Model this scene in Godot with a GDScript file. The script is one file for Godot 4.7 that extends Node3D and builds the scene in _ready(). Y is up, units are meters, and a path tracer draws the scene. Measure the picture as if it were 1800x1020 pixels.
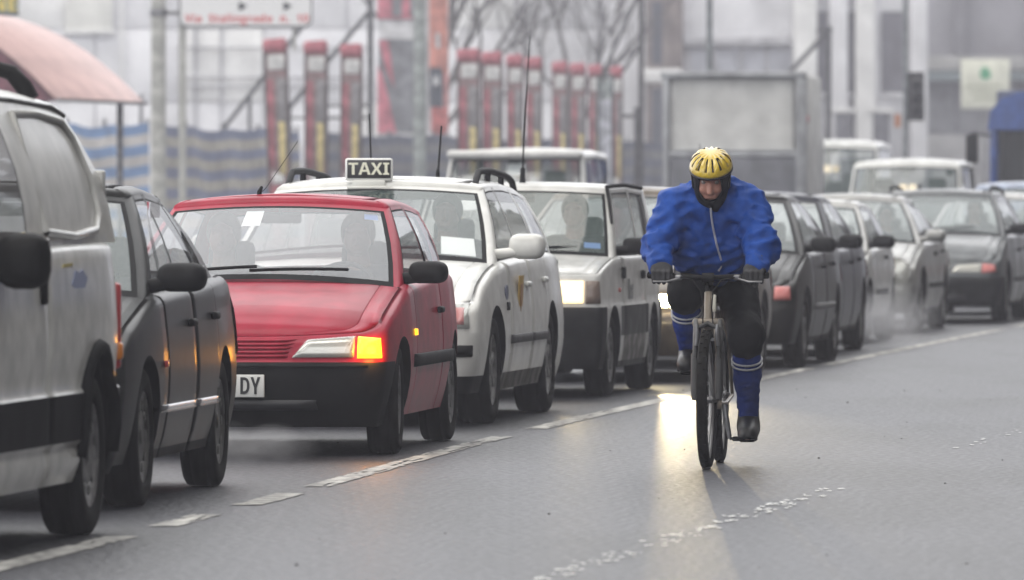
extends Node3D
# Winter rush hour: a queue of cars in haze, a cyclist riding past. Metres, y up; the camera stands at the origin looking along -z.

func _ready() -> void:
	var cam := Camera3D.new()
	cam.name = "camera"
	cam.position = Vector3(0, 1.28, 0)
	cam.rotation = Vector3(-atan(151.0 / 14500.0), 0, 0)
	cam.keep_aspect = Camera3D.KEEP_HEIGHT
	cam.fov = rad_to_deg(2.0 * atan(510.0 / 14500.0))
	cam.near = 1.0
	cam.far = 2000.0
	var lens := CameraAttributesPhysical.new()
	lens.frustum_focal_length = 12.0 / (510.0 / 14500.0)
	lens.frustum_focus_distance = 42.0
	lens.frustum_near = 1.0
	lens.frustum_far = 2000.0
	lens.exposure_aperture = 7.0
	cam.attributes = lens
	add_child(cam)
	cam.make_current()
	var env := Environment.new()
	env.background_mode = Environment.BG_SKY
	var sky := Sky.new()
	var sm := ProceduralSkyMaterial.new()
	sm.sky_top_color = Color(1.0, 1.0, 1.0)
	sm.sky_horizon_color = Color(0.78, 0.79, 0.82)
	sm.ground_bottom_color = Color(0.30, 0.30, 0.31)
	sm.ground_horizon_color = Color(0.60, 0.60, 0.62)
	sm.sun_angle_max = 0.0
	sky.sky_material = sm
	env.sky = sky
	env.background_energy_multiplier = 1.25
	env.tonemap_mode = Environment.TONE_MAPPER_LINEAR
	env.tonemap_exposure = 2.2
	env.fog_enabled = true
	env.fog_density = 0.00105
	env.fog_light_color = Color(0.95, 0.95, 1.0)
	env.volumetric_fog_enabled = true
	env.volumetric_fog_density = 0.0
	env.sdfgi_enabled = true
	env.ssao_enabled = true
	env.ssil_enabled = true
	var we := WorldEnvironment.new()
	we.name = "environment"
	we.environment = env
	add_child(we)
	var sun := DirectionalLight3D.new()
	sun.name = "sun"
	sun.light_energy = 0.25
	sun.light_color = Color(1.0, 0.98, 0.95)
	sun.light_angular_distance = 40.0
	sun.shadow_enabled = true
	sun.rotation = Vector3(deg_to_rad(-66), deg_to_rad(-55), 0)
	add_child(sun)
	make_materials()
	make_ground()
	background()
	dark_saloon()
	red_hatchback()
	white_taxi()
	white_box_car()
	white_van()
	far_queue()
	other_lane()
	cyclist()
	drivers()
	details()
# ---------------------------------------------------------------- helpers
var M := {}
var names := {}
var D := {}
var cars_at := {}

class Shape:
	var st := SurfaceTool.new()
	var n := 0
	func _init() -> void:
		st.begin(Mesh.PRIMITIVE_TRIANGLES)
	func tri(a: Vector3, b: Vector3, c: Vector3, sg := 0) -> void:
		if (b - a).cross(c - a).length_squared() < 1e-14:
			return
		st.set_smooth_group(sg)
		st.add_vertex(a)
		st.add_vertex(c)
		st.add_vertex(b)
		n += 1
	func quad(a: Vector3, b: Vector3, c: Vector3, d: Vector3, sg := 0) -> void:
		tri(a, b, c, sg)
		tri(a, c, d, sg)
	func box(c: Vector3, s: Vector3, b := Basis()) -> void:
		var h := s * 0.5
		var p := []
		for i in 8:
			p.append(c + b * Vector3(h.x if i & 1 else -h.x, h.y if i & 2 else -h.y, h.z if i & 4 else -h.z))
		for f in [[0, 2, 3, 1], [4, 5, 7, 6], [0, 4, 6, 2], [1, 3, 7, 5], [0, 1, 5, 4], [2, 6, 7, 3]]:
			quad(p[f[0]], p[f[1]], p[f[2]], p[f[3]], -1)
	# box with rounded edges
	func rbox(c: Vector3, s: Vector3, r := 0.01, b := Basis(), fine := false) -> void:
		var h := s * 0.5
		r = minf(r, minf(h.x, minf(h.y, h.z)) * 0.98)
		for ax in 3:
			for sg in [-1.0, 1.0]:
				var u := (ax + 1) % 3
				var v := (ax + 2) % 3
				var gu: Array = grid(h[u], r, fine)
				var gv: Array = grid(h[v], r, fine)
				for i in gu.size() - 1:
					for j in gv.size() - 1:
						var q := []
						for k in [[0, 0], [1, 0], [1, 1], [0, 1]]:
							var p := Vector3()
							p[ax] = sg * h[ax]
							p[u] = gu[i + k[0]]
							p[v] = gv[j + k[1]]
							var inn := Vector3(clampf(p.x, -h.x + r, h.x - r), clampf(p.y, -h.y + r, h.y - r), clampf(p.z, -h.z + r, h.z - r))
							q.append(c + b * (inn + (p - inn).normalized() * r))
						if sg > 0:
							quad(q[0], q[1], q[2], q[3])
						else:
							quad(q[0], q[3], q[2], q[1])
	func grid(h: float, r: float, fine: bool) -> Array:
		if fine:
			return [-h, -h + r * 0.42, -h + r, h - r, h - r * 0.42, h]
		return [-h, -h + r, h - r, h]
	# tube along points
	func tube(pts: Array, rad, sides := 8, caps := true) -> void:
		var rings := []
		var up := Vector3.UP
		for i in pts.size():
			var t: Vector3 = (pts[mini(i + 1, pts.size() - 1)] - pts[maxi(i - 1, 0)]).normalized()
			if absf(t.dot(up)) > 0.95:
				up = Vector3.RIGHT if absf(t.x) < 0.9 else Vector3.FORWARD
			var x := up.cross(t).normalized()
			var y := t.cross(x)
			up = y
			var r: float = rad[i] if rad is Array else rad
			var ring := []
			for k in sides:
				var a := TAU * k / sides
				ring.append(pts[i] + (x * cos(a) + y * sin(a)) * r)
			rings.append(ring)
		for i in pts.size() - 1:
			for k in sides:
				var k2 := (k + 1) % sides
				quad(rings[i][k], rings[i][k2], rings[i + 1][k2], rings[i + 1][k])
		if caps:
			for k in sides:
				var k2 := (k + 1) % sides
				tri(pts[0], rings[0][k2], rings[0][k], 1)
				tri(pts[-1], rings[-1][k], rings[-1][k2], 1)
	# lathe round the local X axis through c: profile of (x, r)
	func lathe(c: Vector3, prof: Array, sides := 24, b := Basis(), sharp := false) -> void:
		for i in prof.size() - 1:
			for k in sides:
				var a := TAU * k / sides
				var a2 := TAU * (k + 1) / sides
				var p: Vector2 = prof[i]
				var q: Vector2 = prof[i + 1]
				quad(c + b * Vector3(p.x, p.y * sin(a), p.y * cos(a)), c + b * Vector3(q.x, q.y * sin(a), q.y * cos(a)), c + b * Vector3(q.x, q.y * sin(a2), q.y * cos(a2)), c + b * Vector3(p.x, p.y * sin(a2), p.y * cos(a2)), (i + 2) if sharp else 0)
	func ball(c: Vector3, r: Vector3, b := Basis(), nu := 10, nv := 7) -> void:
		for j in nv:
			for i in nu:
				var q := []
				for k in [[0, 0], [1, 0], [1, 1], [0, 1]]:
					var a: float = TAU * (i + k[0]) / nu
					var e: float = PI * (j + k[1]) / nv - PI / 2
					q.append(c + b * (Vector3(cos(a) * cos(e), sin(e), -sin(a) * cos(e)) * r))
				quad(q[0], q[1], q[2], q[3])
	# flat outline (Vector2 x,y) given counterclockwise seen from +z, thickened along z
	func slab(poly: PackedVector2Array, z0: float, z1: float, t := Transform3D()) -> void:
		var ix := Geometry2D.triangulate_polygon(poly)
		for i in range(0, ix.size(), 3):
			var a := poly[ix[i]]
			var bb := poly[ix[i + 1]]
			var c := poly[ix[i + 2]]
			if (bb - a).cross(c - a) < 0:
				var q := bb
				bb = c
				c = q
			tri(t * Vector3(a.x, a.y, z1), t * Vector3(bb.x, bb.y, z1), t * Vector3(c.x, c.y, z1), -1)
			tri(t * Vector3(a.x, a.y, z0), t * Vector3(c.x, c.y, z0), t * Vector3(bb.x, bb.y, z0), -1)
		var m := poly.size()
		for i in m:
			var a := poly[i]
			var bb := poly[(i + 1) % m]
			quad(t * Vector3(a.x, a.y, z0), t * Vector3(bb.x, bb.y, z0), t * Vector3(bb.x, bb.y, z1), t * Vector3(a.x, a.y, z1), -1)
	func mesh() -> ArrayMesh:
		st.generate_normals()
		st.index()
		return st.commit()

func numbered(called: String) -> String:
	names[called] = names.get(called, -1) + 1
	return called if names[called] == 0 else "%s_%03d" % [called, names[called]]

func obj(called: String, s, m: Material, parent: Node = self) -> MeshInstance3D:
	var o := MeshInstance3D.new()
	o.name = numbered(called) if parent == self else called
	o.mesh = s.mesh() if s is Shape else s
	if m:
		o.material_override = m
	parent.add_child(o, true)
	return o

func tag(o: Node, label: String, category: String, group := "", kind := "") -> Node:
	if label: o.set_meta("label", label)
	if category: o.set_meta("category", category)
	if group: o.set_meta("group", group)
	if kind: o.set_meta("kind", kind)
	return o

func thing(called: String, label: String, category: String, at := Vector3.ZERO, turn := 0.0, group := "") -> Node3D:
	var o := Node3D.new()
	o.name = numbered(called)
	add_child(o)
	o.position = at
	o.rotation.y = turn
	tag(o, label, category, group)
	return o

func structure(called: String, s, m: Material) -> MeshInstance3D:
	var o := obj(called, s, m)
	o.set_meta("kind", "structure")
	return o

func lookup(t: Array, x: float) -> float:
	if x <= t[0][0]:
		return t[0][1]
	for i in t.size() - 1:
		if x <= t[i + 1][0]:
			var f: float = (x - t[i][0]) / (t[i + 1][0] - t[i][0])
			return lerpf(t[i][1], t[i + 1][1], f)
	return t[-1][1]

func smooth_lookup(t: Array, x: float) -> float:
	if x <= t[0][0]:
		return t[0][1]
	for i in t.size() - 1:
		if x <= t[i + 1][0]:
			var f: float = (x - t[i][0]) / (t[i + 1][0] - t[i][0])
			var m0: float = slope(t, i) * (t[i + 1][0] - t[i][0])
			var m1: float = slope(t, i + 1) * (t[i + 1][0] - t[i][0])
			var f2 := f * f
			var f3 := f2 * f
			return (2 * f3 - 3 * f2 + 1) * t[i][1] + (f3 - 2 * f2 + f) * m0 + (3 * f2 - 2 * f3) * t[i + 1][1] + (f3 - f2) * m1
	return t[-1][1]

func slope(t: Array, i: int) -> float:
	var a := maxi(i - 1, 0)
	var b := mini(i + 1, t.size() - 1)
	return (t[b][1] - t[a][1]) / (t[b][0] - t[a][0])

# a place on the ground given by distance ahead and metres to the right
func at(x: float, d: float, y := 0.0) -> Vector3:
	return Vector3(x, y, -d)

func lettering(text: String, height: float, m: Material, parent: Node, t: Transform3D, called := "lettering", bold := false, serif := false, squeeze := 1.0) -> MeshInstance3D:
	var f := SystemFont.new()
	f.font_names = PackedStringArray(["Droid Serif" if serif else "Droid Sans"])
	f.font_weight = 700 if bold else 400
	var tm := TextMesh.new()
	tm.font = f
	tm.text = text
	tm.font_size = 64
	tm.pixel_size = height / 46.0
	tm.depth = 0.004
	tm.curve_step = 4.0
	var o := obj(called, tm, m, parent)
	o.transform = t.scaled_local(Vector3(squeeze, 1, 1))
	return o
# ---------------------------------------------------------------- materials
func lin(r: float, g: float, b: float) -> Color:
	return Color(r, g, b).linear_to_srgb()

func noise_tex(freq: float, lo: float, hi: float, size := 256, oct := 4, sd := 1, kind := FastNoiseLite.TYPE_SIMPLEX_SMOOTH) -> ImageTexture:
	var key := "%s_%s_%s_%s_%s_%s_%s" % [freq, lo, hi, size, oct, sd, kind]
	if D.has(key):
		return D[key]
	var nz := FastNoiseLite.new()
	nz.seed = sd
	nz.noise_type = kind
	nz.frequency = freq
	nz.fractal_octaves = oct
	var im := nz.get_seamless_image(size, size)
	im.convert(Image.FORMAT_L8)
	var data := im.get_data()
	for i in data.size():
		data[i] = int(clampf(lerpf(lo, hi, data[i] / 255.0), 0.0, 1.0) * 255.0)
	im = Image.create_from_data(size, size, false, Image.FORMAT_L8, data)
	D[key] = ImageTexture.create_from_image(im)
	return D[key]

func mat(c: Color, rough := 0.6, metal := 0.0, spec := 0.5) -> StandardMaterial3D:
	var m := StandardMaterial3D.new()
	m.albedo_color = c
	m.roughness = rough
	m.metallic = metal
	m.metallic_specular = spec
	return m

# a surface with its own grain and stains
func worn(c: Color, rough := 0.7, scale := 1.0, depth := 0.25, metal := 0.0) -> StandardMaterial3D:
	var m := mat(c, rough, metal)
	m.albedo_texture = noise_tex(0.012, 1.0 - depth * 1.6, 1.0 + depth * 0.4, 256, 5, 3)
	m.uv1_triplanar = true
	m.uv1_scale = Vector3.ONE * scale
	return m

func paint(c: Color, metal := 0.0, grime := 0.10, gloss := 0.45, spec := 0.4) -> StandardMaterial3D:
	var m := mat(c, 0.42, metal, spec)
	m.clearcoat_enabled = true
	m.clearcoat = gloss
	m.clearcoat_roughness = 0.14
	m.albedo_texture = noise_tex(0.02, 1.0 - grime * 2.0, 1.0 + grime * 0.3, 256, 5, 9)
	m.uv1_triplanar = true
	m.uv1_scale = Vector3.ONE * 0.9
	return m

func glow(c: Color, e: float) -> StandardMaterial3D:
	var m := mat(c, 0.3)
	m.emission_enabled = true
	m.emission = c
	m.emission_energy_multiplier = e
	return m

func pane(c: Color, a: float) -> StandardMaterial3D:
	var m := mat(Color(c.r, c.g, c.b, a), 0.02)
	m.transparency = BaseMaterial3D.TRANSPARENCY_ALPHA
	m.cull_mode = BaseMaterial3D.CULL_DISABLED
	return m

func make_materials() -> void:
	M.black = worn(lin(0.009, 0.009, 0.0095), 0.6, 1.5, 0.3)
	M.plastic = worn(lin(0.018, 0.018, 0.0195), 0.62, 1.5, 0.3)
	M.grey_plastic = worn(lin(0.06, 0.06, 0.064), 0.62, 1.5, 0.3)
	M.rubber = worn(lin(0.011, 0.0105, 0.010), 0.85, 2.0, 0.35)
	for k in ["black", "plastic", "rubber"]:
		M[k].metallic_specular = 0.25
	M.trim = mat(lin(0.009, 0.009, 0.010), 0.65, 0.0, 0.25)
	M.interior = worn(lin(0.035, 0.036, 0.04), 0.85, 2.0, 0.2)
	M.seat = worn(lin(0.06, 0.063, 0.07), 0.95, 3.0, 0.25)
	M.steel = worn(lin(0.30, 0.30, 0.31), 0.42, 2.0, 0.3, 0.7)
	M.alloy = worn(lin(0.36, 0.36, 0.36), 0.4, 3.0, 0.35, 0.5)
	M.hubcap = worn(lin(0.22, 0.22, 0.22), 0.5, 3.0, 0.4, 0.2)
	M.chrome = mat(lin(0.55, 0.55, 0.56), 0.18, 1.0)
	M.lens = mat(lin(0.40, 0.40, 0.37), 0.16, 0.45)
	M.lens_clear = pane(Color(0.9, 0.93, 0.95), 0.06)
	M.amber = mat(lin(0.65, 0.20, 0.02), 0.25)
	M.amber_lit = glow(lin(1.0, 0.50, 0.02), 1.0)
	M.red_lens = mat(lin(0.38, 0.045, 0.05), 0.2)
	M.red_glint = glow(lin(1.0, 0.08, 0.05), 1.2)
	M.pink_lens = mat(lin(0.50, 0.16, 0.15), 0.25)
	M.head_lit = glow(lin(1.0, 0.72, 0.36), 1.1)
	M.head_hot = glow(lin(1.0, 0.82, 0.45), 26.0)
	M.head_dim = mat(lin(0.5, 0.42, 0.28), 0.2, 0.6)
	M.glass = pane(Color(0.50, 0.58, 0.57), 0.20)
	M.glass_side = pane(Color(0.22, 0.26, 0.26), 0.38)
	M.glass_side.metallic_specular = 0.26
	M.glass_sky_tint = pane(Color(0.68, 0.70, 0.72), 0.30)  # milky tint stands in for the sky reflected in the windscreen
	M.glass_dark = pane(Color(0.07, 0.09, 0.09), 0.55)
	M.glass_dark.metallic_specular = 0.3
	M.white_plate = mat(lin(0.62, 0.62, 0.60), 0.45)
	M.ink = mat(lin(0.012, 0.012, 0.014), 0.5)
	M.paper = mat(lin(0.78, 0.80, 0.80), 0.8)
	M.skin = mat(lin(0.40, 0.19, 0.14), 0.55)
	M.skin.subsurf_scatter_enabled = true
	M.skin.subsurf_scatter_strength = 0.1
	M.skin_shade = mat(lin(0.19, 0.105, 0.08), 0.65)  # darker copy of the skin, cabin shade put into the colour
	M.coat = worn(lin(0.035, 0.037, 0.045), 0.9, 3.0, 0.3)
	M.coat_grey = worn(lin(0.085, 0.088, 0.095), 0.9, 3.0, 0.3)
	M.hair = mat(lin(0.025, 0.02, 0.016), 0.7)
# ---------------------------------------------------------------- cars
# local frame: +z ahead, +x the car's left, origin on the ground half-way between the axles
func wheel_mesh(R: float, wd: float, style: String) -> Array:
	var key := "wheel%s_%s_%s" % [R, wd, style]
	if D.has(key):
		return D[key]
	var tyre := Shape.new()
	var h := wd / 2
	var rr := R * 0.66
	tyre.lathe(Vector3.ZERO, [Vector2(h * 0.72, rr - 0.012), Vector2(h * 0.92, rr + 0.006), Vector2(h, rr + (R - rr) * 0.45), Vector2(h * 0.97, R - 0.022), Vector2(h * 0.84, R - 0.005), Vector2(h * 0.5, R), Vector2(h * 0.46, R - 0.008), Vector2(h * 0.40, R - 0.008), Vector2(h * 0.36, R), Vector2(-h * 0.36, R), Vector2(-h * 0.40, R - 0.008), Vector2(-h * 0.46, R - 0.008), Vector2(-h * 0.5, R), Vector2(-h * 0.84, R - 0.005), Vector2(-h * 0.97, R - 0.022), Vector2(-h, rr + (R - rr) * 0.45), Vector2(-h * 0.9, rr)], 36)
	var rim := Shape.new()
	rim.lathe(Vector3.ZERO, [Vector2(-h * 0.9, rr), Vector2(-h * 0.5, rr - 0.03), Vector2(h * 0.5, rr - 0.03), Vector2(h * 0.80, rr - 0.016), Vector2(h * 0.86, rr + 0.002), Vector2(h * 0.80, rr + 0.006)], 36)
	var face := Shape.new()
	var nsp := 7 if style == "spoke" else 10
	var fr := rr - 0.016
	var hub := R * 0.2
	face.lathe(Vector3.ZERO, [Vector2(h * 0.80, 0.0001), Vector2(h * 0.80, hub * 0.5), Vector2(h * 0.72, hub * 0.55), Vector2(h * 0.70, hub)], 24)
	if style == "spoke":
		for i in nsp:
			var b := Basis(Vector3.RIGHT, TAU * i / nsp)
			var c: Vector3 = b * Vector3(h * 0.62, 0, (hub + fr) * 0.5)
			face.rbox(c, Vector3(0.028, R * 0.17, fr - hub + 0.03), 0.011, b)
		face.lathe(Vector3.ZERO, [Vector2(-h * 0.1, fr), Vector2(-h * 0.1, 0.0001)], 24)
	else:
		face.lathe(Vector3.ZERO, [Vector2(h * 0.70, hub), Vector2(h * 0.74, fr * 0.62), Vector2(h * 0.66, fr * 0.66)], 30)
		face.lathe(Vector3.ZERO, [Vector2(h * 0.66, fr * 0.84), Vector2(h * 0.80, fr * 0.88), Vector2(h * 0.80, fr + 0.004)], 30)
		for i in nsp:
			var b := Basis(Vector3.RIGHT, TAU * i / nsp)
			face.rbox(b * Vector3(h * 0.66, 0, fr * 0.75), Vector3(0.02, fr * 0.26, fr * 0.24), 0.006, b)
		face.lathe(Vector3.ZERO, [Vector2(h * 0.3, fr), Vector2(h * 0.3, 0.0001)], 24)
	D[key] = [tyre.mesh(), rim.mesh(), face.mesh()]
	return D[key]

func add_wheel(car: Node3D, pos: Vector3, R: float, wd: float, side: float, style: String, m: Material, turn := 0.0) -> void:
	var w := Node3D.new()
	w.name = "wheel"
	car.add_child(w, true)
	w.position = pos
	w.rotation.y = turn + (0.0 if side > 0 else PI)
	var ms: Array = wheel_mesh(R, wd, style)
	obj("tyre", ms[0], M.rubber, w)
	obj("rim", ms[1], m, w)
	obj("hubcap", ms[2], m, w)

# the body's skin at outline column c and height y
func skin(C: Dictionary, c: Dictionary, y: float) -> Vector3:
	var ins := lookup(C.inset, y)
	var dt: float = c.ytop - y
	var er: float = C.edge
	if dt < er:
		var f := 1.0 - dt / er
		ins += er * (1.0 - sqrt(maxf(0.0, 1.0 - f * f)))
	var p := Vector3(c.x - c.nx * ins, y, c.z - c.nz * ins * 0.5)
	if c.z > C.front_from:
		p.z += lookup(C.nose, y) * smoothstep(C.front_from, C.zF, c.z)
	if c.z < C.rear_from:
		p.z -= lookup(C.tail, y) * smoothstep(C.rear_from, C.zR, c.z)
	p.x -= c.get("dip", 0.0) * c.nx
	return p

func outline(C: Dictionary) -> Array:
	var cols := []
	var rc: float = C.rc
	var w: float = C.w
	var push := func(x: float, z: float, nx: float, nz: float, dip := 0.0):
		if cols.size() and absf(cols[-1].x - x) + absf(cols[-1].z - z) < 0.0012:
			return
		cols.append({"x": x, "z": z, "nx": nx, "nz": nz, "dip": dip})
	var front := func(x: float) -> float: return C.zF - C.bow * pow(x / w, 2)
	var xe: float = w - C.get("taper", 0.03) - rc
	for i in 9:
		var x: float = xe * i / 8.0
		push.call(x, front.call(x), 0.0, 1.0)
	var zc: float = front.call(xe)
	for i in range(1, 7):
		var a := PI / 2 * i / 6
		push.call(xe + rc * sin(a), zc - rc * (1 - cos(a)), sin(a), cos(a))
	var zs := []
	for ax in [C.zf, C.zr]:
		for k in 17:
			zs.append(ax + C.Ra * cos(PI * k / 16))
		zs.append(ax + C.Ra + 0.002)
		zs.append(ax - C.Ra - 0.002)
	for s in C.seams:
		zs.append_array([s + 0.0045, s + 0.0022, s - 0.0022, s - 0.0045])
	var z0: float = zc - rc
	var rrc: float = C.get("rrc", rc)
	var z1: float = C.zR + rrc + C.bow * 0.5
	var n := int((z0 - z1) / 0.2)
	for i in range(1, n):
		zs.append(lerpf(z0, z1, float(i) / n))
	zs.append_array(C.get("extra_z", []))
	zs.sort()
	zs.reverse()
	var wz := func(z: float) -> float:
		var t: float = C.get("taper", 0.03)
		var f := clampf((z - C.zf + 0.4) / (z0 - C.zf + 0.4), 0.0, 1.0)
		var r := clampf((C.zr + 0.3 - z) / (C.zr + 0.3 - z1), 0.0, 1.0)
		return w - t * f * f - C.get("rtaper", 0.04) * r * r
	for z in zs:
		if z >= z0 or z <= z1:
			continue
		var dip := 0.0
		for s in C.seams:
			if absf(z - s) < 0.0028:
				dip = 0.009
		push.call(wz.call(z), z, 1.0, 0.0, dip)
	var xr: float = w - C.get("rtaper", 0.04) - rrc
	for i in range(0, 6):
		var a := PI / 2 * i / 6
		push.call(xr + rrc * cos(a), z1 - rrc * sin(a), cos(a), -sin(a))
	for i in range(6, -1, -1):
		var x: float = xr * i / 6.0
		push.call(x, C.zR + C.bow * 0.5 * pow(x / xr, 2), 0.0, -1.0)
	for c in cols:
		c.ytop = smooth_lookup(C.top, c.z)
		c.ybot = C.sill if c.z < C.front_from else lookup(C.get("chin", [[0, C.sill]]), c.z)
		for ax in [C.zf, C.zr]:
			var dz: float = absf(c.z - ax)
			if dz <= C.Ra + 0.0005:
				c.ybot = C.R + C.get("arch_up", 0.0) + sqrt(maxf(0.0, C.Ra * C.Ra - dz * dz))
	return cols

func col_rows(C: Dictionary, c: Dictionary, rows: Array) -> Array:
	var ys := []
	var lim: float = c.ytop - C.edge
	for y in rows:
		ys.append(clampf(y, c.ybot, lim))
	for f in [0.35, 0.65, 0.87, 1.0]:
		ys.append(maxf(lim + C.edge * f, c.ybot))
	return ys

func build_car(C: Dictionary) -> Node3D:
	var car := Node3D.new()
	var cols := outline(C)
	var rows: Array = C.rows.duplicate()
	var parts := {}
	var pm := {}
	var get_part := func(key: String, m: Material) -> Shape:
		if not parts.has(key):
			parts[key] = Shape.new()
			pm[key] = m
		return parts[key]
	C.cols = cols
	# side, nose and tail skin
	for s in [1.0, -1.0]:
		for j in cols.size() - 1:
			var a: Dictionary = cols[j]
			var b: Dictionary = cols[j + 1]
			var ya := col_rows(C, a, rows)
			var yb := col_rows(C, b, rows)
			for k in ya.size() - 1:
				if ya[k + 1] - ya[k] < 1e-4 and yb[k + 1] - yb[k] < 1e-4:
					continue
				var p00 := skin(C, a, ya[k])
				var p01 := skin(C, a, ya[k + 1])
				var p10 := skin(C, b, yb[k])
				var p11 := skin(C, b, yb[k + 1])
				var zm: float = (a.z + b.z) * 0.5
				var xm: float = (a.x + b.x) * 0.5
				var ym: float = (ya[k] + ya[k + 1] + yb[k] + yb[k + 1]) * 0.25
				var key := "body"
				var m: Material = C.paint
				for r in C.rules:
					if zm > r[1] and zm < r[2] and ym > r[3] and ym < r[4] and (r.size() < 7 or xm > r[6]):
						key = r[0]
						m = r[5]
						break
				if key.begins_with("door") or key == "cladding":
					key += "|%s%s%s" % ["L" if s > 0 else "R", "a" if ym > 0.37 else "b", int((zm + 9.0) * 100) if false else ""]
				var sh: Shape = get_part.call(key, m)
				if s > 0:
					sh.quad(p00, p10, p11, p01)
				else:
					sh.quad(mir(p00), mir(p01), mir(p11), mir(p10))
			# underside lip
			var q0 := skin(C, a, a.ybot)
			var q1 := skin(C, b, b.ybot)
			var i0 := Vector3(q0.x * 0.78 if a.nx > 0.5 else q0.x, q0.y, q0.z - (0.10 if a.nz > 0.5 else 0.0) + (0.10 if a.nz < -0.5 else 0.0))
			var i1 := Vector3(q1.x * 0.78 if b.nx > 0.5 else q1.x, q1.y, q1.z - (0.10 if b.nz > 0.5 else 0.0) + (0.10 if b.nz < -0.5 else 0.0))
			var sh: Shape = get_part.call("underbody", M.black)
			if s > 0:
				sh.quad(q0, i0, i1, q1)
			else:
				sh.quad(mir(q0), mir(q1), mir(i1), mir(i0))
	# bonnet and boot lid: strips across between the two sides
	for j in cols.size() - 1:
		var a: Dictionary = cols[j]
		var b: Dictionary = cols[j + 1]
		var zone := ""
		if b.z >= C.zA - 0.02 - C.get("hood_under", 0.0):
			zone = "bonnet"
		elif a.z <= C.zD + 0.03:
			zone = "boot_lid"
		if zone == "":
			continue
		var ta := skin(C, a, a.ytop)
		var tb := skin(C, b, b.ytop)
		var fr := [-1.0, -0.93, C.get("hoodline", 0.86) * -1.0 - 0.006, C.get("hoodline", 0.86) * -1.0, C.get("hoodline", 0.86) * -1.0 + 0.006, -0.7, -0.5, -0.25, 0.0, 0.25, 0.5, 0.7, C.get("hoodline", 0.86) - 0.006, C.get("hoodline", 0.86), C.get("hoodline", 0.86) + 0.006, 0.93, 1.0]
		for k in fr.size() - 1:
			var q := []
			for e in [[ta, fr[k], a], [ta, fr[k + 1], a], [tb, fr[k + 1], b], [tb, fr[k], b]]:
				var t: Vector3 = e[0]
				var f: float = e[1]
				var cr: float = C.crown * (1.0 - f * f) * clampf(t.x / C.w, 0.0, 1.0)
				if absf(absf(f) - C.get("hoodline", 0.86)) < 0.001 and t.x > C.w * 0.5:
					cr -= 0.008
				q.append(Vector3(t.x * f, t.y + cr, t.z))
			var key: String = zone
			if absf(fr[k] + fr[k + 1]) * 0.5 > C.get("hoodline", 0.86):
				key = "body"
			get_part.call(key, C.paint).quad(q[0], q[3], q[2], q[1])
	greenhouse(C, get_part)
	for key in parts:
		var o := obj(key.split("|")[0], parts[key], pm[key], car)
		if C.get("part_labels", {}).has(key):
			o.set_meta("label", C.part_labels[key])
	# wheel housings and floor pan
	var ub := Shape.new()
	ub.box(Vector3(0, C.sill + 0.10, 0), Vector3(C.w * 1.5, 0.08, C.zF - C.zR - 0.5))
	for ax in [C.zf, C.zr]:
		for s in [1.0, -1.0]:
			for k in 12:
				var a0 := PI * k / 12
				var a1 := PI * (k + 1) / 12
				var xo: float = s * (C.w - 0.05)
				var xi: float = s * (C.w - 0.30)
				var Rr: float = C.Ra - 0.004
				var yc: float = C.R + C.get("arch_up", 0.0)
				ub.quad(Vector3(xo, yc + Rr * sin(a0), ax + Rr * cos(a0)), Vector3(xo, yc + Rr * sin(a1), ax + Rr * cos(a1)), Vector3(xi, yc + Rr * sin(a1), ax + Rr * cos(a1)), Vector3(xi, yc + Rr * sin(a0), ax + Rr * cos(a0)))
				ub.tri(Vector3(xi, C.R * 0.8, ax), Vector3(xi, yc + Rr * sin(a0), ax + Rr * cos(a0)), Vector3(xi, yc + Rr * sin(a1), ax + Rr * cos(a1)))
	for ax in [C.zf, C.zr]:
		ub.tube([Vector3(-C.w + 0.2, C.R * 0.95, ax), Vector3(C.w - 0.2, C.R * 0.95, ax)], 0.035, 8)
	obj("chassis", ub, M.black, car)
	var wd: float = C.get("tyre", 0.165)
	for s in [1.0, -1.0]:
		var turn: float = C.get("steer", 0.0)
		add_wheel(car, Vector3(s * (C.w - 0.025 - wd / 2), C.R, C.zf), C.R, wd, s, C.get("wheel", "cap"), C.get("rim", M.hubcap), turn)
		add_wheel(car, Vector3(s * (C.w - 0.025 - wd / 2), C.R, C.zr), C.R, wd, s, C.get("wheel", "cap"), C.get("rim", M.hubcap))
	if not C.get("bare", false):
		cabin(C, car)
	return car

func mir(p: Vector3) -> Vector3:
	return Vector3(-p.x, p.y, p.z)

func belt(C: Dictionary, z: float) -> Vector3:
	for j in C.cols.size() - 1:
		var a: Dictionary = C.cols[j]
		var b: Dictionary = C.cols[j + 1]
		if a.nx > 0.7 and z <= a.z and z >= b.z:
			var f: float = 0.0 if a.z - b.z < 1e-5 else (a.z - z) / (a.z - b.z)
			var p := skin(C, a, a.ytop).lerp(skin(C, b, b.ytop), f)
			return Vector3(p.x, p.y, z)
	return Vector3(C.w - 0.05, smooth_lookup(C.top, z), z)

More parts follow.
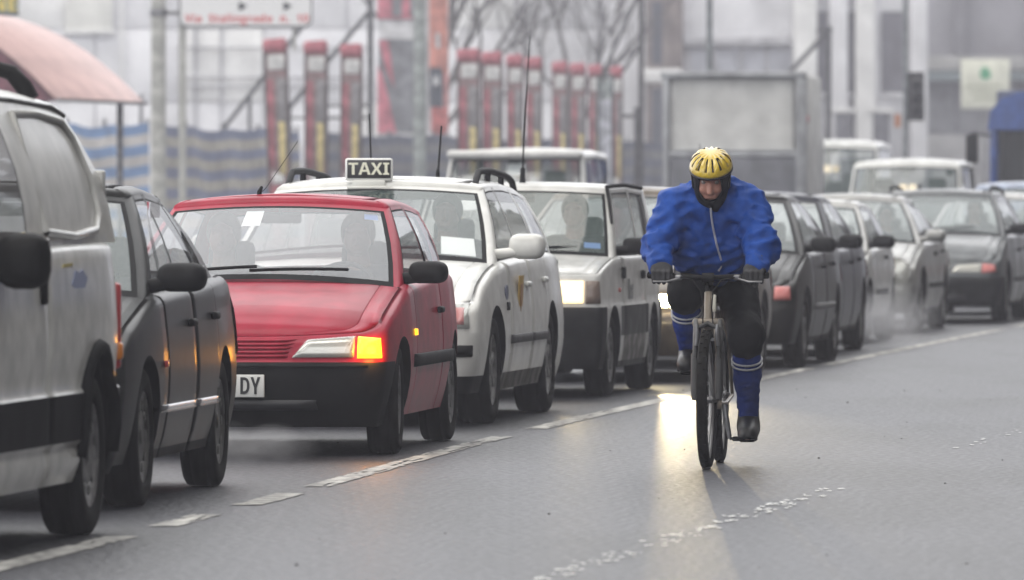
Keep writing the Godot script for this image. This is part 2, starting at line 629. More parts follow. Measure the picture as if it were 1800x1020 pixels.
# glass house: columns from the windscreen's middle round to the rear window's middle
func greenhouse(C: Dictionary, get_part: Callable) -> void:
	var cols := []   # base, top, kind of the strip that follows
	var xt: float = C.xt
	var ba := belt(C, C.zA)
	var rA: float = lookup(C.roof, C.zAt)
	var fx := [0.0, 0.2, 0.4, 0.6, 0.8, 0.92, 0.955, 1.0]
	for i in fx.size() - 1:
		var f: float = fx[i]
		var cr: float = C.crown * (1.0 - f * f)
		cols.append({"b": Vector3(ba.x * f, ba.y + cr - C.get("sink", 0.01), C.zA + C.bowA * (1.0 - f * f)), "t": Vector3(xt * f, rA + C.rcrown * (1.0 - f * f), C.zAt + C.bowAt * (1.0 - f * f)), "k": ("windshield" if i < 5 else ("seal" if i == 5 else "pillar")), "n": Vector3(0, 0, 1)})
	for p in C.side:
		var bb := belt(C, p[0])
		cols.append({"b": bb, "t": Vector3(xt * p[3] if p.size() > 3 else xt, lookup(C.roof, p[1]), p[1]), "k": p[2], "n": Vector3(1, 0, 0)})
	var bd := belt(C, C.zD)
	var xtr: float = C.get("xtr", xt)
	var rx := [1.0, 0.94, 0.9, 0.6, 0.3, 0.0]
	for i in rx.size():
		var f: float = rx[i]
		var cr: float = C.crown * (1.0 - f * f) * C.get("tail_crown", 0.6)
		cols.append({"b": Vector3(bd.x * f, bd.y + cr, C.zD - C.get("bowD", 0.06) * (1.0 - f * f)), "t": Vector3(xtr * f, lookup(C.roof, C.zDt) + C.rcrown * (1.0 - f * f), C.zDt - C.get("bowDt", 0.05) * (1.0 - f * f)), "k": "pillar" if i == 0 else ("seal" if i == 1 else "rear_window"), "n": Vector3(0, 0, -1)})
	var vs := [0.0, 0.035, 0.07, 0.3, 0.55, 0.8, 0.93, 0.955, 1.0]
	for s in [1.0, -1.0]:
		for j in cols.size() - 1:
			var a: Dictionary = cols[j]
			var b: Dictionary = cols[j + 1]
			for k in vs.size() - 1:
				var q := []
				for e in [[a, vs[k]], [b, vs[k]], [b, vs[k + 1]], [a, vs[k + 1]]]:
					var c: Dictionary = e[0]
					var v: float = e[1]
					var p: Vector3 = c.b.lerp(c.t, v)
					p += c.n * sin(PI * v) * C.get("bulge", 0.022)
					if c.n.x == 0.0 and absf(c.b.x) > 0.3:
						p.x += sin(PI * v) * C.get("bulge", 0.022) * absf(c.b.x) / ba.x
					q.append(p)
				var kind: String = a.k
				var m: Material = C.paint
				var glazed: bool = kind in ["windshield", "rear_window"] or kind.begins_with("side_window") or kind.begins_with("panel")
				if kind == "seal":
					m = M.trim
				if kind == "post":
					m = M.trim
					kind = "window_frame|%s%d" % ["L" if s > 0 else "R", j]
				if glazed:
					if k < (2 if kind == "windshield" else 1):
						kind = "seal"
						m = M.trim
					elif k == 6 or (k < 2 and kind != "windshield" and k == 0):
						kind = "seal"
						m = M.trim
					elif k == 7:
						kind = "pillar"
					else:
						m = C.get("glass", M.glass)
						if a.k.begins_with("side_window"):
							m = C.get("side_glass", M.glass_side)
				elif kind == "seal" and (k == 7):
					kind = "pillar"
					m = C.paint
				if kind.begins_with("panel"):
					kind = "side_panel|%s" % ("L" if s > 0 else "R")
					m = C.paint
				if kind == "seal" and a.k.begins_with("panel"):
					kind = "pillar"
					m = C.paint
				if kind == "pillar":
					kind = C.get("pillar_part", "body")
					m = C.get("pillar_mat", C.paint)
				if kind.begins_with("side_window"):
					kind = "side_window|%s%d" % ["L" if s > 0 else "R", a.get("id", 0) + int(a.k.substr(11)) if a.k.length() > 11 else 0]
				var sh: Shape = get_part.call(kind, m)
				if s > 0:
					sh.quad(q[0], q[1], q[2], q[3])
				else:
					sh.quad(mir(q[0]), mir(q[3]), mir(q[2]), mir(q[1]))
	# roof edge and roof
	var er: float = C.get("roof_edge", 0.05)
	var rings := []
	for c in cols:
		var ring := []
		for k in 5:
			var a := PI / 2 * k / 4
			var inw: Vector3 = -c.n
			if c.n.x == 0.0:
				inw = Vector3(-c.t.x / xt * 0.6, 0, -c.n.z)
			elif absf(c.t.z - C.zAt) < 0.02:
				inw = Vector3(-1, 0, -0.6)
			ring.append(c.t + inw * er * (1 - cos(a)) * 1.6 + Vector3.UP * er * 0.75 * sin(a) * C.get("roof_up", 1.0))
		rings.append(ring)
	var roof: Shape = get_part.call("roof", C.get("roof_mat", C.paint))
	for s in [1.0, -1.0]:
		for j in cols.size() - 1:
			for k in 4:
				var q: Array = [rings[j][k], rings[j + 1][k], rings[j + 1][k + 1], rings[j][k + 1]]
				if s > 0:
					roof.quad(q[0], q[1], q[2], q[3])
				else:
					roof.quad(mir(q[0]), mir(q[3]), mir(q[2]), mir(q[1]))
	for j in cols.size() - 1:
		var a: Vector3 = rings[j][4]
		var b: Vector3 = rings[j + 1][4]
		var fr := [-1.0, -0.8, -0.55, -0.28, 0.0, 0.28, 0.55, 0.8, 1.0]
		for k in fr.size() - 1:
			var q := []
			for e in [[a, fr[k]], [a, fr[k + 1]], [b, fr[k + 1]], [b, fr[k]]]:
				var t: Vector3 = e[0]
				var f: float = e[1]
				q.append(Vector3(t.x * f, t.y + C.rcrown * (1.0 - f * f) * clampf(t.x / (xt * 0.85), 0.0, 1.0), t.z))
			roof.quad(q[0], q[3], q[2], q[1])

func cabin(C: Dictionary, car: Node3D) -> void:
	var bw: float = C.w - 0.10
	var yb: float = smooth_lookup(C.top, 0.0) - 0.03
	var fl: float = C.sill + 0.12
	var tub := Shape.new()
	var z0: float = C.zA - 0.02
	var z1: float = maxf(C.zD + 0.02, C.zR + 0.1)
	for s in [-1.0, 1.0]:
		tub.box(Vector3(s * bw, (fl + yb) / 2, (z0 + z1) / 2), Vector3(0.03, yb - fl, z0 - z1))
	tub.box(Vector3(0, fl, (z0 + z1) / 2), Vector3(bw * 2, 0.04, z0 - z1))
	tub.box(Vector3(0, (fl + yb) / 2, z0), Vector3(bw * 2, yb - fl, 0.04))
	tub.box(Vector3(0, (fl + yb) / 2, z1), Vector3(bw * 2, yb - fl, 0.04))
	obj("cabin_lining", tub, M.interior, car)
	var dash := Shape.new()
	dash.rbox(Vector3(0, C.top_cowl - 0.10, C.zA - 0.16), Vector3(bw * 1.92, 0.16, 0.36), 0.05)
	obj("dashboard", dash, M.interior, car)
	var zs: float = C.get("seat_z", C.zAt - 0.55)
	var roof_y: float = lookup(C.roof, 0.0)
	var sy: float = C.get("seat_y", roof_y - 0.98)
	for s in [-0.36, 0.36]:
		var seat := Shape.new()
		seat.rbox(Vector3(s, sy, zs + 0.25), Vector3(0.48, 0.16, 0.52), 0.05)
		seat.rbox(Vector3(s, sy + 0.32, zs - 0.06), Vector3(0.47, 0.60, 0.13), 0.055, Basis(Vector3.RIGHT, -0.25))
		var so := obj("front_seat", seat, M.seat, car)
		var hr := Shape.new()
		hr.rbox(Vector3(s, sy + 0.71, zs - 0.18), Vector3(0.25, 0.17, 0.09), 0.04, Basis(Vector3.RIGHT, -0.2))
		hr.tube([Vector3(s - 0.06, sy + 0.56, zs - 0.12), Vector3(s - 0.06, sy + 0.68, zs - 0.17)], 0.007, 5)
		hr.tube([Vector3(s + 0.06, sy + 0.56, zs - 0.12), Vector3(s + 0.06, sy + 0.68, zs - 0.17)], 0.007, 5)
		obj("headrest", hr, M.seat, so)
	var bench := Shape.new()
	bench.rbox(Vector3(0, sy + 0.22, maxf(zs - 0.95, z1 + 0.12)), Vector3(bw * 1.7, 0.56, 0.16), 0.06, Basis(Vector3.RIGHT, -0.3))
	obj("rear_seat", bench, M.seat, car)
	var sw := Shape.new()
	var ring := []
	var wb := Basis(Vector3.RIGHT, -0.42)
	var wc := Vector3(0.36, C.top_cowl - 0.06, C.zA - 0.46)
	for k in 25:
		ring.append(wc + wb * (Vector3(cos(TAU * k / 24), sin(TAU * k / 24), 0) * 0.185))
	sw.tube(ring, 0.014, 6, false)
	sw.tube([wc + wb * Vector3(-0.18, 0, 0), wc + wb * Vector3(0, 0, 0.03), wc + wb * Vector3(0.18, 0, 0)], 0.016, 6)
	sw.tube([wc + wb * Vector3(0, 0, 0.02), wc + wb * Vector3(0, -0.05, 0.25)], 0.03, 6)
	obj("steering_wheel", sw, M.interior, car)
	var mm := Shape.new()
	var mt := Vector3(0, lookup(C.roof, C.zAt) - 0.05, C.zAt - 0.02)
	mm.rbox(mt, Vector3(0.22, 0.06, 0.03), 0.014)
	mm.tube([mt, mt + Vector3(0, 0.06, 0.04)], 0.008, 5)
	obj("rear_view_mirror", mm, M.interior, car)

# where the nose skin lies for given x and y
func nose_at(C: Dictionary, x: float, y: float) -> Vector3:
	var s := signf(x) if x != 0 else 1.0
	x = absf(x)
	var prev := Vector3.ZERO
	for j in C.cols.size():
		var c: Dictionary = C.cols[j]
		if c.nz <= 0.0 and c.z < C.zf:
			break
		var p := skin(C, c, minf(y, c.ytop))
		if j > 0 and p.x >= x:
			var f: float = (x - prev.x) / maxf(p.x - prev.x, 1e-5)
			return Vector3(x * s, y, lerpf(prev.z, p.z, f))
		prev = p
	return Vector3(x * s, y, prev.z)

func tail_at(C: Dictionary, x: float, y: float) -> Vector3:
	var s := signf(x) if x != 0 else 1.0
	x = absf(x)
	var prev := Vector3.ZERO
	for jj in C.cols.size():
		var c: Dictionary = C.cols[C.cols.size() - 1 - jj]
		if c.z > C.zr:
			break
		var p := skin(C, c, minf(y, c.ytop))
		if jj > 0 and p.x >= x:
			var f: float = (x - prev.x) / maxf(p.x - prev.x, 1e-5)
			return Vector3(x * s, y, lerpf(prev.z, p.z, f))
		prev = p
	return Vector3(x * s, y, prev.z)

func side_at(C: Dictionary, z: float, y: float) -> Vector3:
	for j in C.cols.size() - 1:
		var a: Dictionary = C.cols[j]
		var b: Dictionary = C.cols[j + 1]
		if a.nx > 0.3 and z <= a.z and z >= b.z:
			var f: float = 0.0 if a.z - b.z < 1e-5 else (a.z - z) / (a.z - b.z)
			var da = a.dip
			var p := skin(C, a, minf(y, a.ytop)).lerp(skin(C, b, minf(y, b.ytop)), f)
			return Vector3(p.x, y, z)
	return Vector3(C.w, y, z)

# a raised patch that follows the nose (or tail): corners [x,y] anticlockwise seen from outside, from lower left
func nose_patch(C: Dictionary, cs: Array, lift: float, nu := 8, nv := 4, tail := false, flutes := 0.0) -> Shape:
	var sh := Shape.new()
	var pt := func(u: float, v: float, e: float) -> Vector3:
		var a: Vector2 = cs[0].lerp(cs[1], u)
		var b: Vector2 = cs[3].lerp(cs[2], u)
		var p := a.lerp(b, v)
		var q := tail_at(C, p.x, p.y) if tail else nose_at(C, p.x, p.y)
		return q + Vector3(0, 0, -e if tail else e)
	grid_patch(sh, pt, nu, nv, lift, flutes)
	return sh

func side_patch(C: Dictionary, cs: Array, lift: float, nu := 8, nv := 3, s := 1.0) -> Shape:
	var sh := Shape.new()
	var pt := func(u: float, v: float, e: float) -> Vector3:
		var a: Vector2 = cs[0].lerp(cs[1], u)
		var b: Vector2 = cs[3].lerp(cs[2], u)
		var p := a.lerp(b, v)
		var q := side_at(C, p.x, p.y) + Vector3(e, 0, 0)
		return Vector3(q.x * s, q.y, q.z)
	grid_patch(sh, pt, nu, nv, lift, 0.0)
	return sh

func grid_patch(sh: Shape, pt: Callable, nu: int, nv: int, lift: float, flutes: float) -> void:
	var us := [0.0]
	var vs := [0.0]
	for i in nu + 1:
		us.append(0.04 + 0.92 * i / nu)
	for i in nv + 1:
		vs.append(0.05 + 0.9 * i / nv)
	us.append(1.0)
	vs.append(1.0)
	var P := []
	for i in us.size():
		var row := []
		for j in vs.size():
			var e := lift
			if i == 0 or j == 0 or i == us.size() - 1 or j == vs.size() - 1:
				e = -0.004
			elif flutes > 0.0 and i % 2 == 0:
				e -= flutes
			row.append(pt.call(us[i], vs[j], e))
		P.append(row)
	for i in us.size() - 1:
		for j in vs.size() - 1:
			sh.quad(P[i][j], P[i + 1][j], P[i + 1][j + 1], P[i][j + 1])

func add_mirror(C: Dictionary, car: Node3D, z: float, y: float, size: Vector3, m: Material, out := 0.03, lab := "") -> void:
	for s in [1.0, -1.0]:
		var sh := Shape.new()
		var b := side_at(C, z, y - 0.03)
		b.x = belt(C, z).x
		var c := Vector3((b.x + out + size.x / 2) * s, y, z - 0.02)
		sh.rbox(c, size, minf(size.y, size.z) * 0.45, Basis(Vector3.UP, -0.18 * s), true)
		sh.tube([Vector3((b.x - 0.03) * s, y - size.y * 0.32, z + 0.02), Vector3((b.x + out + 0.04) * s, y - size.y * 0.22, z)], 0.03, 8)
		var o := obj("wing_mirror", sh, m, car)
		var g := Shape.new()
		g.rbox(c + Vector3(0, 0, -size.z * 0.47), Vector3(size.x * 0.84, size.y * 0.78, 0.012), 0.005, Basis(Vector3.UP, -0.18 * s))
		obj("mirror_glass", g, M.chrome, o)

func add_handle(C: Dictionary, car: Node3D, z: float, y: float, m: Material, size := Vector3(0.03, 0.035, 0.15)) -> void:
	var p := side_at(C, z, y)
	for s in [1.0, -1.0]:
		var sh := Shape.new()
		sh.rbox(Vector3((p.x + 0.012) * s, y, z), size, 0.012)
		obj("door_handle", sh, m, car)

func add_wipers(C: Dictionary, car: Node3D) -> void:
	for e in [[-0.05, 0.45], [-0.62, -0.02]]:
		var sh := Shape.new()
		var pts := []
		for i in 7:
			var x: float = lerpf(e[0], e[1], i / 6.0)
			var f: float = x / C.w
			pts.append(Vector3(x, C.top_cowl + C.crown * (1 - f * f) + 0.028 + 0.02 * i / 6.0, C.zA + C.bowA * (1 - f * f) + 0.01 - 0.012 * i))
		sh.tube(pts, 0.009, 5)
		obj("wiper", sh, M.trim, car)

func add_plate(C: Dictionary, car: Node3D, y: float, text: String, x := 0.0) -> void:
	var p := nose_at(C, x, y)
	var sh := Shape.new()
	sh.rbox(p + Vector3(0, 0, 0.012), Vector3(0.36, 0.11, 0.014), 0.004)
	var o := obj("number_plate", sh, M.white_plate, car)
	if text:
		lettering(text, 0.075, M.ink, o, Transform3D(Basis(), p + Vector3(0, 0, 0.021)), "lettering", true)

func add_antenna(car: Node3D, p: Vector3, tip: Vector3, r := 0.004) -> void:
	var sh := Shape.new()
	sh.tube([p - Vector3(0, 0.02, 0), p + Vector3(0, 0.03, 0), p + Vector3(0, 0.04, 0).lerp(tip - p, 0.06)], [0.016, 0.013, 0.008], 7)
	sh.tube([p + Vector3(0, 0.02, 0), p.lerp(tip, 0.15), tip], [r * 1.6, r * 1.2, r], 5)
	obj("antenna", sh, M.trim, car)

# stands a car with its left front tyre's outer foot at (x, d); it heads towards us, dx to the left per metre
func place(car: Node3D, C: Dictionary, called: String, x: float, d: float, dx: float, label: String, category := "car", group := "cars queuing nose to tail beside the white line", rear := false) -> void:
	var f := Vector3(-dx, 0, 1).normalized()
	var l := Vector3(1, 0, dx).normalized()
	car.name = numbered(called)
	add_child(car)
	car.position = at(x, d) - l * (C.w - 0.025) - f * (C.zr if rear else C.zf)
	car.rotation.y = atan2(-dx, 1.0)
	tag(car, label, category, group)
	C.car = car

func car_lamp(car: Node3D, called: String, p: Vector3, c: Color, e: float, aim: float = 1.0, spot := false) -> void:
	var l: Light3D
	if spot:
		l = SpotLight3D.new()
		l.spot_angle = 9.0
		l.spot_angle_attenuation = 1.0
		l.spot_range = 80.0
		l.rotation = Vector3(-0.012, PI + 0.13, 0)
	else:
		l = OmniLight3D.new()
		l.omni_range = 30.0
	l.name = called
	l.light_color = c
	l.light_energy = e
	l.light_size = 0.05
	l.shadow_enabled = true
	car.add_child(l, true)
	l.position = p
# ---------------------------------------------------------------- the cars of the queue
# strips of the glass house along the side: windows given as [front base, front top, rear base, rear top]
func side_strips(zA: float, zAt: float, wins: Array, kind := "side_window") -> Array:
	var out := [[zA, zAt, "pillar"]]
	for i in wins.size():
		var w: Array = wins[i]
		out.append([w[0], w[1], "post"])
		out.append([w[0] - 0.022, w[1] - 0.022, "%s%d" % [kind, i + 1]])
		if (w[0] - w[2]) > 0.5:
			out.append([lerpf(w[0], w[2], 0.5), lerpf(w[1], w[3], 0.5), "%s%d" % [kind, i + 1]])
		out.append([w[2] + 0.022, w[3] + 0.022, "post"])
		if i + 1 < wins.size() and wins[i + 1][0] >= w[2] - 0.001:
			continue
		out.append([w[2], w[3], "pillar"])
	return out

func preset(kind: String) -> Dictionary:
	var C := {"edge": 0.05, "crown": 0.05, "rcrown": 0.03, "rc": 0.16, "bow": 0.07, "bowA": 0.16, "bowAt": 0.06, "sill": 0.19, "arch_up": 0.0, "bulge": 0.02}
	C.inset = [[0.1, 0.07], [0.2, 0.055], [0.3, 0.025], [0.42, 0.006], [0.55, 0.0], [0.7, 0.008], [0.85, 0.025], [1.0, 0.045]]
	C.nose = [[0.15, -0.07], [0.24, -0.015], [0.32, 0.0], [0.47, 0.0], [0.49, -0.025], [0.56, -0.04], [0.64, -0.08], [0.72, -0.13]]
	C.tail = [[0.15, -0.08], [0.26, -0.01], [0.48, 0.0], [0.50, -0.03], [0.7, -0.05], [0.95, -0.10]]
	C.rows = [0.14, 0.19, 0.23, 0.28, 0.34, 0.40, 0.46, 0.48, 0.50, 0.54, 0.58, 0.63, 0.69, 0.75, 0.81, 0.86]
	match kind:
		"hatch":
			C.merge({"w": 0.79, "zf": 1.19, "zr": -1.19, "zF": 1.86, "zR": -1.76, "R": 0.278, "Ra": 0.325, "xt": 0.57, "zA": 0.80, "zAt": 0.13, "zD": -1.66, "zDt": -1.33, "top_cowl": 0.86}, true)
			C.top = [[-1.76, 0.90], [-1.0, 0.92], [0.0, 0.885], [0.6, 0.865], [0.8, 0.855], [1.2, 0.79], [1.6, 0.70], [1.78, 0.645], [1.86, 0.61]]
			C.roof = [[-1.5, 1.205], [-1.0, 1.25], [-0.4, 1.272], [0.0, 1.268], [0.2, 1.253]]
			C.chin = [[0.0, 0.15]]
			C.seams = [0.66, -0.52]
			C.wins = [[0.62, 0.05, -0.46, -0.44], [-0.52, -0.50, -1.36, -1.14]]
		"sedan":
			C.merge({"w": 0.835, "zf": 1.27, "zr": -1.27, "zF": 2.05, "zR": -2.15, "R": 0.295, "Ra": 0.345, "xt": 0.57, "zA": 0.88, "zAt": 0.16, "zD": -1.46, "zDt": -0.86, "top_cowl": 0.89}, true)
			C.top = [[-2.15, 0.90], [-1.9, 0.95], [-1.4, 0.945], [-0.6, 0.92], [0.2, 0.905], [0.88, 0.88], [1.3, 0.82], [1.7, 0.74], [1.95, 0.66], [2.05, 0.62]]
			C.roof = [[-1.2, 1.25], [-0.8, 1.295], [-0.3, 1.325], [0.0, 1.32], [0.25, 1.30]]
			C.seams = [0.72, -0.22, -1.02]
			C.wins = [[0.70, 0.06, -0.17, -0.22], [-0.20, -0.25, -0.98, -0.74], [-1.0, -0.76, -1.24, -0.84]]
		"wagon":
			C.merge({"w": 0.87, "zf": 1.35, "zr": -1.35, "zF": 2.20, "zR": -2.42, "R": 0.315, "Ra": 0.375, "xt": 0.62, "zA": 0.95, "zAt": 0.22, "zD": -2.28, "zDt": -1.98, "top_cowl": 0.94}, true)
			C.top = [[-2.42, 0.97], [-1.4, 0.985], [-0.4, 0.965], [0.4, 0.95], [0.95, 0.93], [1.4, 0.885], [1.8, 0.80], [2.08, 0.70], [2.20, 0.64]]
			C.roof = [[-2.1, 1.29], [-1.4, 1.355], [-0.6, 1.385], [0.0, 1.38], [0.3, 1.355]]
			C.seams = [0.78, -0.25, -1.12]
			C.wins = [[0.76, 0.12, -0.20, -0.24], [-0.23, -0.27, -1.10, -1.02], [-1.18, -1.10, -2.02, -1.74]]
		"boxy":
			C.merge({"w": 0.745, "zf": 1.08, "zr": -1.08, "zF": 1.68, "zR": -1.70, "R": 0.278, "Ra": 0.33, "xt": 0.615, "zA": 0.78, "zAt": 0.42, "zD": -1.63, "zDt": -1.50, "top_cowl": 0.925, "rc": 0.07, "bow": 0.03, "edge": 0.028, "crown": 0.03, "rcrown": 0.022, "bowA": 0.05, "bowAt": 0.03, "bulge": 0.006, "roof_edge": 0.035, "taper": 0.015, "rtaper": 0.015}, true)
			C.top = [[-1.70, 0.93], [0.0, 0.93], [0.78, 0.925], [1.2, 0.885], [1.55, 0.835], [1.68, 0.815]]
			C.roof = [[-1.6, 1.36], [-0.5, 1.385], [0.3, 1.375], [0.5, 1.365]]
			C.inset = [[0.1, 0.045], [0.2, 0.03], [0.3, 0.01], [0.45, 0.0], [0.6, 0.0], [0.62, 0.012], [0.9, 0.022], [1.0, 0.03]]
			C.nose = [[0.15, -0.05], [0.24, 0.0], [0.58, 0.0], [0.60, -0.03], [0.80, -0.05], [0.9, -0.06]]
			C.tail = [[0.15, -0.05], [0.26, 0.0], [0.58, 0.0], [0.6, -0.03], [0.95, -0.06]]
			C.rows = [0.14, 0.19, 0.23, 0.28, 0.34, 0.40, 0.46, 0.52, 0.57, 0.60, 0.62, 0.66, 0.72, 0.78, 0.84, 0.88]
			C.seams = [0.58, -0.62]
			C.wins = [[0.60, 0.34, -0.50, -0.50], [-0.60, -0.60, -1.42, -1.34]]
		"minivan":
			C.merge({"w": 0.80, "zf": 1.05, "zr": -0.95, "zF": 1.72, "zR": -1.72, "R": 0.27, "Ra": 0.32, "xt": 0.65, "zA": 1.50, "zAt": 1.02, "zD": -1.66, "zDt": -1.58, "top_cowl": 1.03, "rc": 0.14, "bow": 0.05, "edge": 0.03, "crown": 0.02, "rcrown": 0.03, "bowA": 0.08, "bowAt": 0.06, "bulge": 0.012, "roof_edge": 0.07, "taper": 0.02}, true)
			C.top = [[-1.72, 1.03], [0.0, 1.03], [1.5, 1.02], [1.72, 0.98]]
			C.roof = [[-1.6, 1.74], [-0.5, 1.78], [0.9, 1.76], [1.1, 1.74]]
			C.nose = [[0.15, -0.05], [0.24, 0.0], [0.45, 0.0], [0.50, -0.02], [0.9, -0.12], [1.02, -0.2]]
			C.rows = [0.14, 0.19, 0.25, 0.32, 0.40, 0.46, 0.52, 0.60, 0.68, 0.76, 0.84, 0.92, 0.98]
			C.seams = [0.85, -0.05]
			C.wins = [[1.28, 0.86, 0.46, 0.44], [0.40, 0.38, -0.5, -0.5], [-0.56, -0.56, -1.5, -1.46]]
		"van":
			C.merge({"w": 0.86, "zf": 1.345, "zr": -1.345, "zF": 2.08, "zR": -2.05, "R": 0.315, "Ra": 0.40, "xt": 0.635, "zA": 1.20, "zAt": 0.55, "zD": -2.02, "zDt": -1.88, "top_cowl": 1.03, "rc": 0.18, "rrc": 0.07, "edge": 0.035, "crown": 0.05, "rcrown": 0.04, "bulge": 0.035, "roof_edge": 0.085, "bowA": 0.14, "rtaper": 0.02}, true)
			C.top = [[-2.05, 1.13], [-0.5, 1.12], [0.6, 1.09], [1.2, 1.02], [1.6, 0.92], [1.95, 0.80], [2.08, 0.72]]
			C.roof = [[-2.0, 1.60], [-1.6, 1.645], [-0.5, 1.665], [0.4, 1.65], [0.7, 1.62]]
			C.inset = [[0.1, 0.06], [0.22, 0.04], [0.3, 0.012], [0.36, 0.018], [0.38, 0.0], [0.56, 0.0], [0.58, 0.016], [0.75, 0.0], [0.95, 0.01], [1.12, 0.03]]
			C.tail = [[0.15, -0.08], [0.26, -0.01], [0.56, 0.0], [0.58, -0.04], [1.0, -0.05], [1.2, -0.06]]
			C.rows = [0.14, 0.19, 0.25, 0.30, 0.335, 0.36, 0.38, 0.44, 0.50, 0.56, 0.58, 0.64, 0.72, 0.80, 0.88, 0.96, 1.02, 1.07]
			C.seams = [0.93, -0.20]
			C.wins = [[0.98, 0.42, -0.10, -0.16], [-0.42, -0.44, -1.86, -1.72]]
			C.sill = 0.22
	C.front_from = C.zf + C.Ra * 0.9
	C.rear_from = C.zr - C.Ra * 0.9
	C.side = side_strips(C.zA, C.zAt, C.wins)
	C.rules = []
	return C

func pair(cs: Array, s: float) -> Array:
	if s > 0:
		return cs
	return [Vector2(-cs[1].x, cs[1].y), Vector2(-cs[0].x, cs[0].y), Vector2(-cs[3].x, cs[3].y), Vector2(-cs[2].x, cs[2].y)]

func both(C: Dictionary, car: Node3D, called: String, cs: Array, lift: float, m: Material, nu := 6, nv := 3, flutes := 0.0, tail := false) -> Array:
	var out := []
	for s in [1.0, -1.0]:
		out.append(obj(called, nose_patch(C, pair(cs, s), lift, nu, nv, tail, flutes), m, car))
	return out

func screen_at(C: Dictionary, f: float, v: float) -> Vector3:
	var ba := belt(C, C.zA)
	var g := 1.0 - f * f
	var b := Vector3(ba.x * f, ba.y + C.crown * g, C.zA + C.bowA * g)
	var t := Vector3(C.xt * f, lookup(C.roof, C.zAt) + C.rcrown * g, C.zAt + C.bowAt * g)
	return b.lerp(t, v) + Vector3(0, 0, sin(PI * v) * C.get("bulge", 0.02))

# a slip of paper, a sticker or a painted reflection behind the windscreen
func on_screen(C: Dictionary, car: Node3D, f0: float, f1: float, v0: float, v1: float, m: Material, called := "sticker_or_glint") -> void:
	var sh := Shape.new()
	var off := Vector3(0, -0.012, -0.016)
	var p := [screen_at(C, f0, v0) + off, screen_at(C, f1, v0) + off, screen_at(C, f1, v1) + off, screen_at(C, f0, v1) + off]
	sh.quad(p[0], p[1], p[2], p[3], -1)
	var t := Vector3(0, -0.002, -0.003)
	sh.quad(p[3] + t, p[2] + t, p[1] + t, p[0] + t, -1)
	obj(called, sh, m, car)

func rub_strip(C: Dictionary, car: Node3D, z0: float, z1: float, y0: float, y1: float, m: Material, called := "rubbing_strip") -> void:
	for s in [1.0, -1.0]:
		var cs := [Vector2(z0, y0), Vector2(z1, y0), Vector2(z1, y1), Vector2(z0, y1)]
		var sh := side_patch(C, cs, 0.014, 10, 2, s)
		obj(called, sh, m, car)

func tail_lamps(C: Dictionary, car: Node3D, y0: float, y1: float, wide: float, m: Material) -> void:
	# lamps that wrap round the rear corners
	for s in [1.0, -1.0]:
		var sh := Shape.new()
		var zc: float = C.zR + C.get("rrc", C.rc) + 0.05
		var js := []
		for j in C.cols.size():
			var c: Dictionary = C.cols[j]
			if c.z < zc + wide and c.z < C.zr - C.Ra * 0.6 and (c.nz < -0.02 or c.nx > 0.98) and (c.x > C.w - C.get("rtaper", 0.04) - C.get("rrc", C.rc) - 0.01):
				js.append(c)
		for i in js.size() - 1:
			for k in 4:
				var q := []
				for e in [[js[i], k], [js[i + 1], k], [js[i + 1], k + 1], [js[i], k + 1]]:
					var y: float = lerpf(y0, y1, e[1] / 4.0)
					var p := skin(C, e[0], minf(y, e[0].ytop))
					p += Vector3(e[0].nx, 0, e[0].nz) * (0.010 if e[1] in [1, 2, 3] else 0.0)
					q.append(p if s > 0 else mir(p))
				if s > 0:
					sh.quad(q[0], q[1], q[2], q[3])
				else:
					sh.quad(q[0], q[3], q[2], q[1])
		obj("tail_lamp", sh, m, car)

func sill_dirt(C: Dictionary, c: Color) -> Material:
	var m := worn(c, 0.85, 1.2, 0.45)
	return m

